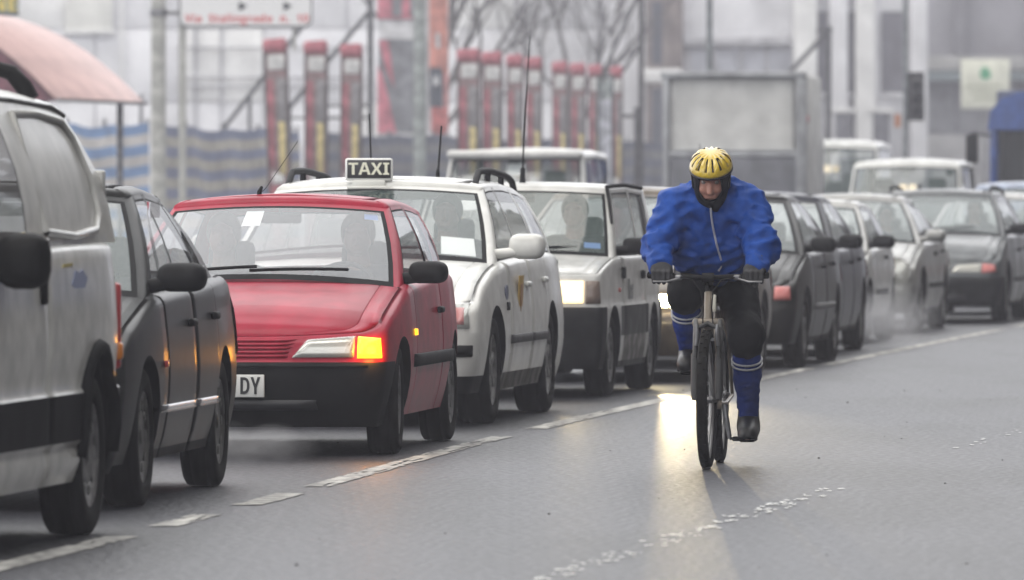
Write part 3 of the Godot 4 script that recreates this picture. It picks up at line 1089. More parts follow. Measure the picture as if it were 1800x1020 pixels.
func red_hatchback() -> void:
	var C := preset("hatch")
	C.paint = paint(lin(0.36, 0.016, 0.042), 0.0, 0.10, 0.16, 0.26)
	C.steer = 0.05
	C.glass = M.glass_sky_tint
	C.rules = [
		["front_bumper", C.zf + C.Ra * 0.7, 9.0, 0.0, 0.485, M.black],
		["rear_bumper", -9.0, C.zr - C.Ra, 0.0, 0.50, M.black],
		["door", -0.52, 0.66, 0.23, 9.0, C.paint],
	]
	var car := build_car(C)
	for s in [1.0, -1.0]:
		var o := obj("headlight", nose_patch(C, pair([Vector2(0.28, 0.502), Vector2(0.60, 0.502), Vector2(0.60, 0.612), Vector2(0.36, 0.594)], s), 0.012, 16, 4, false, 0.004), M.lens, car)
		obj("lens", nose_patch(C, pair([Vector2(0.275, 0.500), Vector2(0.603, 0.500), Vector2(0.603, 0.615), Vector2(0.355, 0.598)], s), 0.024, 6, 3), M.lens_clear, o)
		var t := obj("turn_signal", nose_patch(C, pair([Vector2(0.612, 0.498), Vector2(0.735, 0.498), Vector2(0.725, 0.602), Vector2(0.612, 0.612)], s), 0.022, 6, 4, false, 0.003), M.amber_lit if s > 0 else M.amber, car)
		if s > 0:
			t.set_meta("label", "glowing amber front turn signal")
	car_lamp(car, "turn_signal_light", nose_at(C, 0.70, 0.55) + Vector3(0.02, 0, 0.06), lin(1.0, 0.40, 0.03), 0.05)
	for k in 5:
		var y := 0.505 + k * 0.02
		obj("grille_slat", nose_patch(C, [Vector2(-0.27, y), Vector2(0.27, y), Vector2(0.27 + k * 0.012, y + 0.011), Vector2(-0.27 - k * 0.012, y + 0.011)], 0.010, 8, 1), C.paint, car)
	rub_strip(C, car, -1.02, 0.80, 0.435, 0.505, M.plastic)
	for s in [1.0, -1.0]:
		obj("side_repeater", side_patch(C, [Vector2(0.70, 0.60), Vector2(0.76, 0.60), Vector2(0.76, 0.635), Vector2(0.70, 0.635)], 0.012, 2, 2, s), M.amber_lit if s > 0 else M.amber, car)
	add_mirror(C, car, 0.56, 0.925, Vector3(0.20, 0.115, 0.16), M.plastic, 0.02)
	add_handle(C, car, -0.40, 0.72, M.plastic)
	add_wipers(C, car)
	var pl := nose_at(C, -0.04, 0.36)
	var sh := Shape.new()
	sh.rbox(pl + Vector3(0, 0, 0.014), Vector3(0.38, 0.115, 0.014), 0.004)
	var po := obj("number_plate", sh, M.white_plate, car)
	lettering("DY", 0.085, M.ink, po, Transform3D(Basis(), pl + Vector3(0.115, 0, 0.023)), "lettering", true, false, 0.72)
	obj("bumper_lip", nose_patch(C, [Vector2(-0.70, 0.452), Vector2(0.70, 0.452), Vector2(0.70, 0.474), Vector2(-0.70, 0.474)], 0.012, 14, 1), M.plastic, car)
	var gr := nose_patch(C, [Vector2(-0.42, 0.235), Vector2(0.42, 0.235), Vector2(0.42, 0.29), Vector2(-0.42, 0.29)], 0.006, 10, 1)
	obj("air_intake", gr, M.ink, car)
	var rt := Vector3(-0.12, 1.315, 0.07)
	add_antenna(car, rt, rt + Vector3(0.15, 0.30, -0.42), 0.0015)
	on_screen(C, car, 0.78, 0.90, 0.86, 0.93, mat(lin(0.08, 0.2, 0.55), 0.5))
	on_screen(C, car, -0.28, -0.12, 0.72, 0.92, M.paper)
	place(car, C, "hatchback", -0.57, 42.3, 0.105, "small red hatchback with its amber turn signal glowing")
	cars_at.red = C

func white_taxi() -> void:
	var C := preset("wagon")
	C.paint = paint(lin(0.66, 0.66, 0.63), 0.0, 0.08)
	var film: Material = sill_dirt(C, lin(0.20, 0.19, 0.17))
	C.wheel = "spoke"
	C.rim = M.alloy
	C.tyre = 0.2
	C.nose = [[0.15, -0.08], [0.24, -0.02], [0.34, 0.0], [0.52, 0.0], [0.56, -0.02], [0.66, -0.07], [0.74, -0.14]]
	C.rows = [0.14, 0.19, 0.24, 0.29, 0.34, 0.40, 0.45, 0.50, 0.54, 0.58, 0.62, 0.66, 0.70, 0.76, 0.82, 0.88]
	C.rules = [
		["front_bumper_skirt", C.zf + C.Ra * 0.8, 9.0, 0.0, 0.29, M.black],
		["front_bumper", C.zf + C.Ra * 0.85, 9.0, 0.29, 0.545, C.paint],
		["door_sill", C.zr + C.Ra, C.zf - C.Ra, 0.0, 0.29, film],
		["door", -0.25, 0.78, 0.29, 9.0, C.paint],
		["door2", -1.12, -0.25, 0.29, 9.0, C.paint],
	]
	var car := build_car(C)
	for ch in car.get_children():
		if ch.name == "door2":
			ch.name = "door"
	for s in [1.0, -1.0]:
		var o := obj("headlight", nose_patch(C, pair([Vector2(0.40, 0.56), Vector2(0.80, 0.56), Vector2(0.78, 0.71), Vector2(0.42, 0.69)], s), 0.012, 14, 4, false, 0.004), M.lens, car)
		obj("lens", nose_patch(C, pair([Vector2(0.395, 0.555), Vector2(0.805, 0.555), Vector2(0.785, 0.715), Vector2(0.415, 0.695)], s), 0.026, 6, 3), M.lens_clear, o)
		obj("turn_signal", nose_patch(C, pair([Vector2(0.68, 0.585), Vector2(0.765, 0.585), Vector2(0.755, 0.69), Vector2(0.68, 0.69)], s), 0.019, 4, 3), M.pink_lens, o)
		obj("bumper_strip", nose_patch(C, pair([Vector2(0.05, 0.40), Vector2(0.835, 0.40), Vector2(0.835, 0.47), Vector2(0.05, 0.47)], s), 0.016, 14, 2), M.plastic, car)
	obj("grille", nose_patch(C, [Vector2(-0.36, 0.57), Vector2(0.36, 0.57), Vector2(0.36, 0.68), Vector2(-0.36, 0.68)], 0.012, 10, 3, false, 0.005), M.black, car)
	obj("lower_grille", nose_patch(C, [Vector2(-0.5, 0.22), Vector2(0.5, 0.22), Vector2(0.5, 0.33), Vector2(-0.5, 0.33)], 0.008, 10, 2, false, 0.004), M.ink, car)
	rub_strip(C, car, -1.0, -0.26, 0.455, 0.51, M.grey_plastic)
	rub_strip(C, car, -0.24, 0.77, 0.455, 0.51, M.grey_plastic)
	add_mirror(C, car, 0.70, 1.03, Vector3(0.22, 0.15, 0.13), C.paint, 0.06)
	add_handle(C, car, -0.12, 0.80, C.paint)
	add_handle(C, car, -0.98, 0.82, C.paint)
	add_wipers(C, car)
	# gold shield on the front door, dark oval on the wing
	var shd := Shape.new()
	var poly := PackedVector2Array([Vector2(-0.1, 0.12), Vector2(-0.1, -0.03), Vector2(-0.06, -0.12), Vector2(0, -0.17), Vector2(0.06, -0.12), Vector2(0.1, -0.03), Vector2(0.1, 0.12)])
	var sp := side_at(C, 0.27, 0.735)
	shd.slab(poly, 0.0, 0.008, Transform3D(Basis(Vector3(0, 0, -1), Vector3(0.04, 1, 0).normalized(), Vector3(1, 0, 0)), sp))
	var so := obj("crest", shd, mat(lin(0.50, 0.33, 0.09), 0.5), car)
	var inn := Shape.new()
	inn.slab(PackedVector2Array([Vector2(-0.05, 0.07), Vector2(-0.05, -0.02), Vector2(0, -0.10), Vector2(0.05, -0.02), Vector2(0.05, 0.07)]), 0.008, 0.012, Transform3D(Basis(Vector3(0, 0, -1), Vector3(0.04, 1, 0).normalized(), Vector3(1, 0, 0)), sp))
	obj("crest_field", inn, mat(lin(0.34, 0.17, 0.06), 0.5), so)
	var ov := Shape.new()
	var ell := PackedVector2Array()
	for k in 16:
		ell.append(Vector2(cos(TAU * k / 16) * 0.07, sin(TAU * k / 16) * 0.045))
	ov.slab(ell, 0.0, 0.006, Transform3D(Basis(Vector3(0, 0, -1), Vector3.UP, Vector3(1, 0, 0)), side_at(C, 0.90, 0.76)))
	obj("oval_badge", ov, mat(lin(0.05, 0.06, 0.13), 0.4), car)
	var vt := Shape.new()
	vt.rbox(side_at(C, 0.88, 0.68) + Vector3(0.004, 0, 0), Vector3(0.012, 0.05, 0.10), 0.005)
	obj("side_vent", vt, M.plastic, car)
	# roof rails
	for s in [1.0, -1.0]:
		var r := Shape.new()
		var pts := []
		for k in 13:
			var f := k / 12.0
			var z := lerpf(0.10, -1.85, f)
			var lift := 0.075 * pow(clampf(sin(PI * clampf(f, 0.0, 1.0)) * 3.2, 0.0, 1.0), 0.5)
			pts.append(Vector3(s * 0.565, lookup(C.roof, z) + 0.022 + lift, z))
		r.tube(pts, 0.021, 8)
		for z in [-0.5, -1.15]:
			r.tube([Vector3(s * 0.565, lookup(C.roof, z) + 0.0, z), Vector3(s * 0.565, lookup(C.roof, z) + 0.095, z)], 0.02, 6)
		obj("roof_rail", r, M.plastic, car)
	on_screen(C, car, 0.62, 0.88, 0.10, 0.34, M.paper, "permit")
	on_screen(C, car, -0.30, 0.10, 0.93, 0.965, M.interior, "sun_strip")
	var rp := Vector3(-0.20, 1.435, -0.9)
	add_antenna(car, rp, rp + Vector3(-0.03, 0.40, -0.1), 0.005)
	add_antenna(car, Vector3(0.18, 1.44, -1.1), Vector3(0.19, 1.76, -1.2), 0.006)
	place(car, C, "estate_taxi", -0.10, 48.1, 0.125, "white estate taxi with roof rails behind the red hatchback", "taxi")
	# the roof sign
	var sg := thing("taxi_sign", "black roof sign reading TAXI on the white estate", "sign")
	sg.transform = car.transform * Transform3D(Basis(), Vector3(-0.05, 1.372, 0.27))
	sg.rotation.y = 0.0
	var fr := Shape.new()
	fr.rbox(Vector3(0, 0.115, 0), Vector3(0.285, 0.135, 0.05), 0.014)
	obj("frame", fr, mat(lin(0.72, 0.72, 0.70), 0.4), sg)
	var face := Shape.new()
	face.rbox(Vector3(0, 0.117, 0.022), Vector3(0.262, 0.112, 0.012), 0.005)
	obj("face", face, mat(lin(0.02, 0.02, 0.022), 0.35), sg)
	lettering("TAXI", 0.072, mat(lin(0.75, 0.74, 0.60), 0.5), sg, Transform3D(Basis(), Vector3(0, 0.118, 0.030)), "lettering", true, false, 1.12)
	var ft := Shape.new()
	ft.rbox(Vector3(0, 0.028, 0), Vector3(0.20, 0.05, 0.07), 0.012)
	ft.rbox(Vector3(0, 0.006, 0.0), Vector3(0.26, 0.02, 0.11), 0.008)
	obj("foot", ft, mat(lin(0.6, 0.6, 0.56), 0.5), sg)
	cars_at.taxi = C

func white_box_car() -> void:
	var C := preset("boxy")
	C.paint = paint(lin(0.60, 0.60, 0.58), 0.0, 0.10)
	var film: Material = sill_dirt(C, lin(0.30, 0.29, 0.275))
	var cladding: Material = worn(lin(0.055, 0.056, 0.058), 0.7, 1.2, 0.35)
	C.rules = [
		["front_bumper", C.zf + C.Ra, 9.0, 0.0, 0.605, M.plastic],
		["rear_bumper", -9.0, C.zr - C.Ra, 0.0, 0.605, M.plastic],
		["cladding", C.zr + C.Ra, C.zf - C.Ra, 0.40, 0.605, cladding],
		["cladding", C.zr + C.Ra, C.zf - C.Ra, 0.0, 0.23, cladding],
		["door_skin", -0.62, 0.58, 0.23, 0.40, film],
		["door", -0.62, 0.58, 0.605, 9.0, C.paint],
	]
	var car := build_car(C)
	for s in [1.0, -1.0]:
		var o := obj("headlight", nose_patch(C, pair([Vector2(0.36, 0.625), Vector2(0.605, 0.625), Vector2(0.605, 0.775), Vector2(0.36, 0.775)], s), 0.014, 12, 5, false, 0.005), M.head_lit if s > 0 else M.head_dim, car)
		obj("lens", nose_patch(C, pair([Vector2(0.355, 0.62), Vector2(0.61, 0.62), Vector2(0.61, 0.78), Vector2(0.355, 0.78)], s), 0.028, 4, 3), M.lens_clear, o)
		obj("turn_signal", nose_patch(C, pair([Vector2(0.615, 0.62), Vector2(0.715, 0.62), Vector2(0.705, 0.775), Vector2(0.615, 0.775)], s), 0.02, 4, 3), mat(lin(0.16, 0.12, 0.10), 0.25), car)
		obj("side_repeater", side_patch(C, [Vector2(0.72, 0.69), Vector2(0.78, 0.69), Vector2(0.78, 0.72), Vector2(0.72, 0.72)], 0.01, 2, 2, s), M.pink_lens, car)
		var gut := Shape.new()
		var pts := []
		for k in 9:
			var f := k / 8.0
			var z: float = lerpf(0.44, -1.45, f)
			pts.append(Vector3(s * 0.605, lookup(C.roof, z) + 0.028, z))
		gut.tube(pts, 0.014, 6)
		gut.tube([pts[0], Vector3(s * 0.63, 1.30, 0.50), Vector3(s * 0.66, 1.15, 0.60)], [0.014, 0.012, 0.01], 6)
		obj("roof_gutter", gut, M.trim, car)
	car_lamp(car, "headlight_light", nose_at(C, 0.48, 0.70) + Vector3(0, 0, 0.10), lin(1.0, 0.78, 0.42), 0.5, 1.0, true)
	obj("grille", nose_patch(C, [Vector2(-0.34, 0.64), Vector2(0.34, 0.64), Vector2(0.34, 0.77), Vector2(-0.34, 0.77)], 0.008, 10, 4, false, 0.004), M.plastic, car)
	add_mirror(C, car, 0.55, 1.0, Vector3(0.19, 0.11, 0.10), M.plastic, 0.03)
	add_handle(C, car, -0.48, 0.80, M.trim, Vector3(0.03, 0.06, 0.09))
	var hg := Shape.new()
	hg.rbox(side_at(C, 0.57, 0.82) + Vector3(0.012, 0, 0), Vector3(0.03, 0.08, 0.05), 0.01)
	obj("door_hinge", hg, M.plastic, car)
	add_wipers(C, car)
	var lt := side_at(C, 0.0, 0.70)
	lettering("ller", 0.13, mat(lin(0.22, 0.22, 0.22), 0.6), car, Transform3D(Basis(Vector3(0, 0, -1), Vector3.UP, Vector3(1, 0, 0)), lt + Vector3(0.004, 0, 0.16)), "lettering", true)
	on_screen(C, car, -0.70, -0.42, 0.70, 0.86, M.paper)
	on_screen(C, car, 0.72, 0.88, 0.14, 0.22, mat(lin(0.1, 0.22, 0.5), 0.5))
	var rp := Vector3(0.0, 1.42, 0.20)
	var base := Shape.new()
	base.tube([rp - Vector3(0, 0.02, 0), rp + Vector3(0, 0.035, 0), rp + Vector3(0, 0.10, 0), rp + Vector3(0, 0.11, 0)], [0.026, 0.018, 0.016, 0.008], 8)
	var an := obj("antenna", base, M.trim, car)
	var whip := Shape.new()
	whip.tube([rp + Vector3(0, 0.09, 0), rp + Vector3(0.015, 0.5, -0.02), rp + Vector3(0.045, 1.0, -0.05)], [0.0065, 0.005, 0.004], 5)
	obj("whip", whip, M.trim, an)
	place(car, C, "box_hatchback", 0.663, 54.9, 0.140, "boxy white hatchback with dark lower body and a tall whip antenna")
	cars_at.boxy = C

func dark_saloon() -> void:
	var C := preset("sedan")
	C.paint = paint(lin(0.017, 0.018, 0.0185), 0.0, 0.2, 0.16, 0.24)
	C.w = 0.82
	C.wheel = "cap"
	C.rim = worn(lin(0.16, 0.16, 0.15), 0.45, 3.0, 0.4, 0.4)
	C.rules = [
		["front_bumper", C.zf + C.Ra, 9.0, 0.0, 0.50, C.paint],
		["rear_bumper", -9.0, C.zr - C.Ra, 0.0, 0.52, C.paint],
		["door_sill", C.zr + C.Ra, C.zf - C.Ra, 0.0, 0.23, M.plastic],
		["door", -0.22, 0.72, 0.23, 9.0, C.paint],
		["door2", -1.02, -0.22, 0.23, 9.0, C.paint],
	]
	var car := build_car(C)
	for ch in car.get_children():
		if ch.name == "door2":
			ch.name = "door"
	both(C, car, "headlight", [Vector2(0.35, 0.53), Vector2(0.74, 0.53), Vector2(0.72, 0.65), Vector2(0.38, 0.64)], 0.012, M.lens, 12, 4, 0.004)
	tail_lamps(C, car, 0.60, 0.86, 0.10, M.pink_lens)
	tail_lamps(C, car, 0.585, 0.66, 0.10, M.amber)
	rub_strip(C, car, -0.95, -0.24, 0.385, 0.42, M.chrome)
	rub_strip(C, car, -0.20, 0.90, 0.385, 0.42, M.chrome)
	for s in [1.0, -1.0]:
		obj("side_repeater", side_patch(C, [Vector2(0.78, 0.58), Vector2(0.84, 0.58), Vector2(0.84, 0.61), Vector2(0.78, 0.61)], 0.012, 2, 2, s), M.red_lens, car)
	add_mirror(C, car, 0.66, 0.965, Vector3(0.215, 0.125, 0.15), M.plastic, 0.02)
	add_handle(C, car, -0.10, 0.76, M.trim)
	add_handle(C, car, -0.90, 0.78, M.trim)
	add_wipers(C, car)
	# clear wind deflector over the front side window
	var df := Shape.new()
	for k in 6:
		var f0 := k / 6.0
		var f1 := (k + 1) / 6.0
		var e := func(f: float, o: float) -> Vector3:
			var zb := lerpf(0.55, -0.10, f)
			var y := lerpf(1.02, 1.29, minf(1.0, f * 2.2))
			return Vector3(lerpf(0.765, 0.60, (y - 0.92) / 0.4) + 0.03, y - o, zb - 0.2 * f)
		df.quad(e.call(f0, 0.07), e.call(f1, 0.07), e.call(f1, 0.0), e.call(f0, 0.0))
	obj("wind_deflector", df, pane(Color(0.6, 0.62, 0.64), 0.35), car)
	add_antenna(car, Vector3(-0.15, 1.385, -0.55), Vector3(-0.15, 1.66, -0.62), 0.0035)
	on_screen(C, car, 0.35, 0.75, 0.45, 0.80, mat(lin(0.30, 0.38, 0.38), 0.7), "sun_visor")
	place(car, C, "dark_saloon", -1.55, 34.9, 0.092, "dark grey saloon between the white van and the red hatchback")
	cars_at.saloon = C

func white_van() -> void:
	var C := preset("van")
	C.paint = paint(lin(0.56, 0.56, 0.535), 0.0, 0.10)
	C.glass = M.glass
	C.side_glass = M.glass_dark
	C.pillar_part = "body"
	C.side = side_strips(C.zA, C.zAt, [C.wins[0]])
	# blind panel where a rear side window would be
	var pw: Array = C.wins[1]
	C.side.append_array([[pw[0], pw[1], "panel"], [lerpf(pw[0], pw[2], 0.5), lerpf(pw[1], pw[3], 0.5), "panel"], [pw[2], pw[3], "pillar"]])
	var cladding := worn(lin(0.008, 0.008, 0.0085), 0.7, 1.2, 0.3)
	cladding.metallic_specular = 0.15
	C.rules = [
		["front_bumper", C.zf + C.Ra, 9.0, 0.0, 0.57, M.plastic],
		["rear_bumper", -9.0, C.zr - C.Ra * 0.98, 0.0, 0.57, M.plastic],
		["cladding", C.zr - 9.0, C.zf + C.Ra, 0.375, 0.57, cladding],
		["door", -0.20, 0.93, 0.57, 9.0, C.paint],
	]
	C.rim = M.alloy
	C.tyre = 0.175
	var car := build_car(C)
	both(C, car, "headlight", [Vector2(0.4, 0.58), Vector2(0.78, 0.58), Vector2(0.76, 0.76), Vector2(0.45, 0.74)], 0.012, M.lens, 12, 4, 0.004)
	for s in [1.0, -1.0]:
		# black wheel-arch lip over the rear wheel
		var lip := Shape.new()
		var pts := []
		for k in 13:
			var a := PI * k / 12
			var p := side_at(C, clampf(C.zr + (C.Ra + 0.015) * cos(a), C.zR + 0.12, 9), C.R + (C.Ra + 0.015) * sin(a))
			pts.append(Vector3(s * (p.x + 0.004), p.y, C.zr + (C.Ra + 0.015) * cos(a)))
		lip.tube(pts, 0.03, 7)
		obj("arch_lip", lip, cladding, car)
		# frame raised round the blind panel
		var fr := Shape.new()
		var fp := []
		for e in [[0.05, 0.10], [0.5, 0.06], [0.9, 0.10], [0.985, 0.22], [1.0, 0.5], [0.98, 0.82], [0.9, 0.92], [0.5, 0.95], [0.05, 0.92]]:
			var zb: float = lerpf(pw[0], pw[2], e[0])
			var zt: float = lerpf(pw[1], pw[3], e[0])
			var b := belt(C, zb)
			var t := Vector3(C.xt, lookup(C.roof, zt), zt)
			var p := b.lerp(t, e[1])
			p.x += sin(PI * e[1]) * C.bulge + 0.006
			fp.append(Vector3(p.x * s, p.y, p.z))
		fp.append(fp[0])
		fr.tube(fp, 0.016, 6, false)
		obj("panel_frame", fr, C.paint, car)
		var gut := Shape.new()
		var gp := []
		for k in 9:
			var z := lerpf(0.5, -1.86, k / 8.0)
			gp.append(Vector3(s * (C.xt - 0.004), lookup(C.roof, z) + 0.012, z))
		gut.tube(gp, 0.010, 6)
		obj("roof_gutter", gut, M.grey_plastic, car)
		# roof bar across the van's roof: foot and upright at each side
		var tl := Shape.new()
		tl.rbox(Vector3(s * (C.w - 0.062), 0.80, C.zR + 0.03), Vector3(0.07, 0.34, 0.05), 0.015)
		obj("tail_lamp", tl, M.red_lens, car)
		var ta := Shape.new()
		ta.rbox(Vector3(s * (C.w - 0.05), 0.70, C.zR + 0.045), Vector3(0.065, 0.07, 0.054), 0.012)
		obj("turn_signal", ta, M.amber, car)
		var hinge := Shape.new()
		hinge.rbox(Vector3(s * (C.w - 0.115), 1.36, C.zR + 0.035), Vector3(0.05, 0.11, 0.05), 0.01)
		obj("door_hinge", hinge, C.paint, car)
	add_mirror(C, car, 0.80, 1.075, Vector3(0.20, 0.205, 0.15), M.black, 0.035)
	add_handle(C, car, -0.08, 0.98, M.trim, Vector3(0.035, 0.15, 0.045))
	rub_strip(C, car, -0.02, 0.85, 1.065, 1.075, C.paint, "door_crease")
	add_wipers(C, car)
	# painted picture on the flank: a blurred blue and yellow mark
	var mk := Shape.new()
	var e1 := PackedVector2Array()
	for k in 28:
		e1.append(Vector2(cos(TAU * k / 28) * 0.17 * (1.0 + 0.12 * sin(k * 0.9)), sin(TAU * k / 28) * 0.042 * (1.0 + 0.2 * cos(k * 1.3))))
	mk.slab(e1, 0.0, 0.003, Transform3D(Basis(Vector3(0, 0, -1), Vector3.UP, Vector3(1, 0, 0)), side_at(C, -0.95, 0.985)))
	obj("painted_mark", mk, mat(lin(0.24, 0.27, 0.40), 0.7), car)
	var mk2 := Shape.new()
	mk2.slab(PackedVector2Array([Vector2(-0.12, -0.006), Vector2(0.12, 0.0), Vector2(0.10, 0.012), Vector2(-0.10, 0.008)]), 0.0, 0.003, Transform3D(Basis(Vector3(0, 0, -1), Vector3.UP, Vector3(1, 0, 0)), side_at(C, -0.72, 1.045)))
	obj("painted_mark", mk2, mat(lin(0.36, 0.30, 0.10), 0.6), car)
	place(car, C, "white_van", -1.62, 31.9, 0.115, "dirty white panel van cut off by the left edge of the picture", "van", "cars queuing nose to tail beside the white line", true)
	# roof rack
	var rk := thing("roof_rack", "black roof bar bent over the roof of the white van", "roof rack")
	rk.transform = car.transform
	var bar := Shape.new()
	var zq := -1.42
	bar.tube([Vector3(-0.60, 1.70, zq), Vector3(-0.585, 1.78, zq), Vector3(-0.54, 1.815, zq), Vector3(0.0, 1.825, zq), Vector3(0.42, 1.815, zq), Vector3(0.50, 1.79, zq), Vector3(0.55, 1.735, zq), Vector3(0.575, 1.685, zq)], [0.03, 0.03, 0.028, 0.026, 0.028, 0.032, 0.036, 0.038], 8)
	obj("crossbar", bar, M.black, rk)
	cars_at.van = C

func queue_car(kind: String, called: String, label: String, x: float, d: float, dx: float, body: Material, o: Dictionary) -> void:
	var C := preset(o.get("shape", kind))
	C.paint = body
	for k in o.get("dims", {}):
		C[k] = o.dims[k]
	C.rim = o.get("rim", M.hubcap)
	C.wheel = o.get("wheel", "cap")
	var low: Material = o.get("low", body)
	C.rules = [
		["front_bumper", C.zf + C.Ra, 9.0, 0.0, 0.50, low],
		["rear_bumper", -9.0, C.zr - C.Ra, 0.0, 0.50, low],
		["door_sill", C.zr + C.Ra, C.zf - C.Ra, 0.0, 0.23, M.plastic],
		["door", C.seams[1], C.seams[0], 0.23, 9.0, body],
	]
	if C.seams.size() > 2:
		C.rules.append(["door2", C.seams[2], C.seams[1], 0.23, 9.0, body])
	var car := build_car(C)
	for ch in car.get_children():
		if ch.name == "door2":
			ch.name = "door"
	var w: float = C.w
	match o.get("lamp", "block"):
		"block":
			both(C, car, "headlight", [Vector2(w * 0.42, 0.53), Vector2(w * 0.74, 0.53), Vector2(w * 0.74, 0.64), Vector2(w * 0.44, 0.63)], 0.012, M.lens, 10, 4, 0.004)
			both(C, car, "turn_signal", [Vector2(w * 0.76, 0.53), Vector2(w * 0.915, 0.53), Vector2(w * 0.90, 0.64), Vector2(w * 0.76, 0.64)], 0.016, o.get("turn", M.pink_lens), 6, 3)
		"oval":
			both(C, car, "headlight", [Vector2(w * 0.34, 0.545), Vector2(w * 0.72, 0.535), Vector2(w * 0.72, 0.645), Vector2(w * 0.42, 0.625)], 0.014, M.lens, 10, 4, 0.004)
			both(C, car, "turn_signal", [Vector2(w * 0.725, 0.535), Vector2(w * 0.90, 0.555), Vector2(w * 0.88, 0.63), Vector2(w * 0.725, 0.645)], 0.016, M.pink_lens, 6, 3)
		"round":
			for s in [1.0, -1.0]:
				for r in [[0.665, 0.15], [0.38, 0.10]]:
					var p := nose_at(C, r[0], 0.60)
					var b := Basis(Vector3(0, 0.12, 1).normalized(), Vector3(0, 1, -0.12).normalized(), Vector3(-1, 0, 0))
					p = Vector3(p.x * s, p.y, p.z + 0.0)
					var bez := Shape.new()
					bez.lathe(p, [Vector2(-0.12, r[1] * 1.02), Vector2(0.03, r[1] * 1.02), Vector2(0.045, r[1] * 0.96), Vector2(0.035, r[1] * 0.9)], 22, b)
					var ho := obj("headlight", bez, body, car)
					var lz := Shape.new()
					lz.lathe(p, [Vector2(0.036, r[1] * 0.9), Vector2(0.052, r[1] * 0.6), Vector2(0.058, 0.0001)], 22, b)
					obj("lens", lz, M.lens, ho)
	if o.has("hot"):
		var hh := nose_patch(C, [Vector2(w * 0.44, 0.54), Vector2(w * 0.72, 0.54), Vector2(w * 0.72, 0.635), Vector2(w * 0.46, 0.63)], 0.02, 6, 3)
		var ho := obj("lit_headlight", hh, M.head_hot, car)
		ho.set_meta("label", "dazzling lit headlight")
		car_lamp(car, "headlight_light", nose_at(C, w * 0.58, 0.585) + Vector3(0, 0, 0.08), lin(1.0, 0.80, 0.45), o.hot, 1.0, true)
	obj("grille", nose_patch(C, [Vector2(-w * 0.32, 0.54), Vector2(w * 0.32, 0.54), Vector2(w * 0.32, 0.62), Vector2(-w * 0.32, 0.62)], 0.008, 8, 3, false, 0.004), M.black, car)
	obj("air_intake", nose_patch(C, [Vector2(-w * 0.55, 0.24), Vector2(w * 0.55, 0.24), Vector2(w * 0.55, 0.31), Vector2(-w * 0.55, 0.31)], 0.006, 8, 1), M.ink, car)
	if o.get("strip", true):
		rub_strip(C, car, C.seams[-1] + 0.05, C.seams[0] - 0.02, 0.44, 0.49, o.get("strip_mat", M.plastic))
	var ml: Material = o.get("mirror", M.plastic)
	add_mirror(C, car, C.zA - 0.22, C.top_cowl + 0.07, Vector3(0.21, 0.125, 0.15), ml, 0.03)
	add_handle(C, car, C.seams[1] + 0.13, 0.78, M.trim)
	if C.seams.size() > 2:
		add_handle(C, car, C.seams[2] + 0.13, 0.80, M.trim)
	tail_lamps(C, car, 0.62, 0.82, 0.04, M.red_lens)
	add_wipers(C, car)
	add_plate(C, car, 0.38, "")
	if o.get("rails", false):
		for s in [1.0, -1.0]:
			var r := Shape.new()
			var pts := []
			for k in 11:
				var f := k / 10.0
				var z: float = lerpf(C.zAt - 0.12, C.zDt + 0.1, f)
				pts.append(Vector3(s * (C.xt - 0.05), lookup(C.roof, z) + 0.025 + 0.06 * pow(clampf(sin(PI * f) * 3.0, 0.0, 1.0), 0.5), z))
			r.tube(pts, 0.02, 6)
			obj("roof_rail", r, M.trim, car)
	if o.has("aerial"):
		var a: Array = o.aerial
		add_antenna(car, a[0], a[1], 0.004)
	if o.has("visor"):
		on_screen(C, car, o.visor[0], o.visor[1], 0.78, 0.90, M.paper)
	place(car, C, called, x, d, dx, label)
	cars_at[called] = C

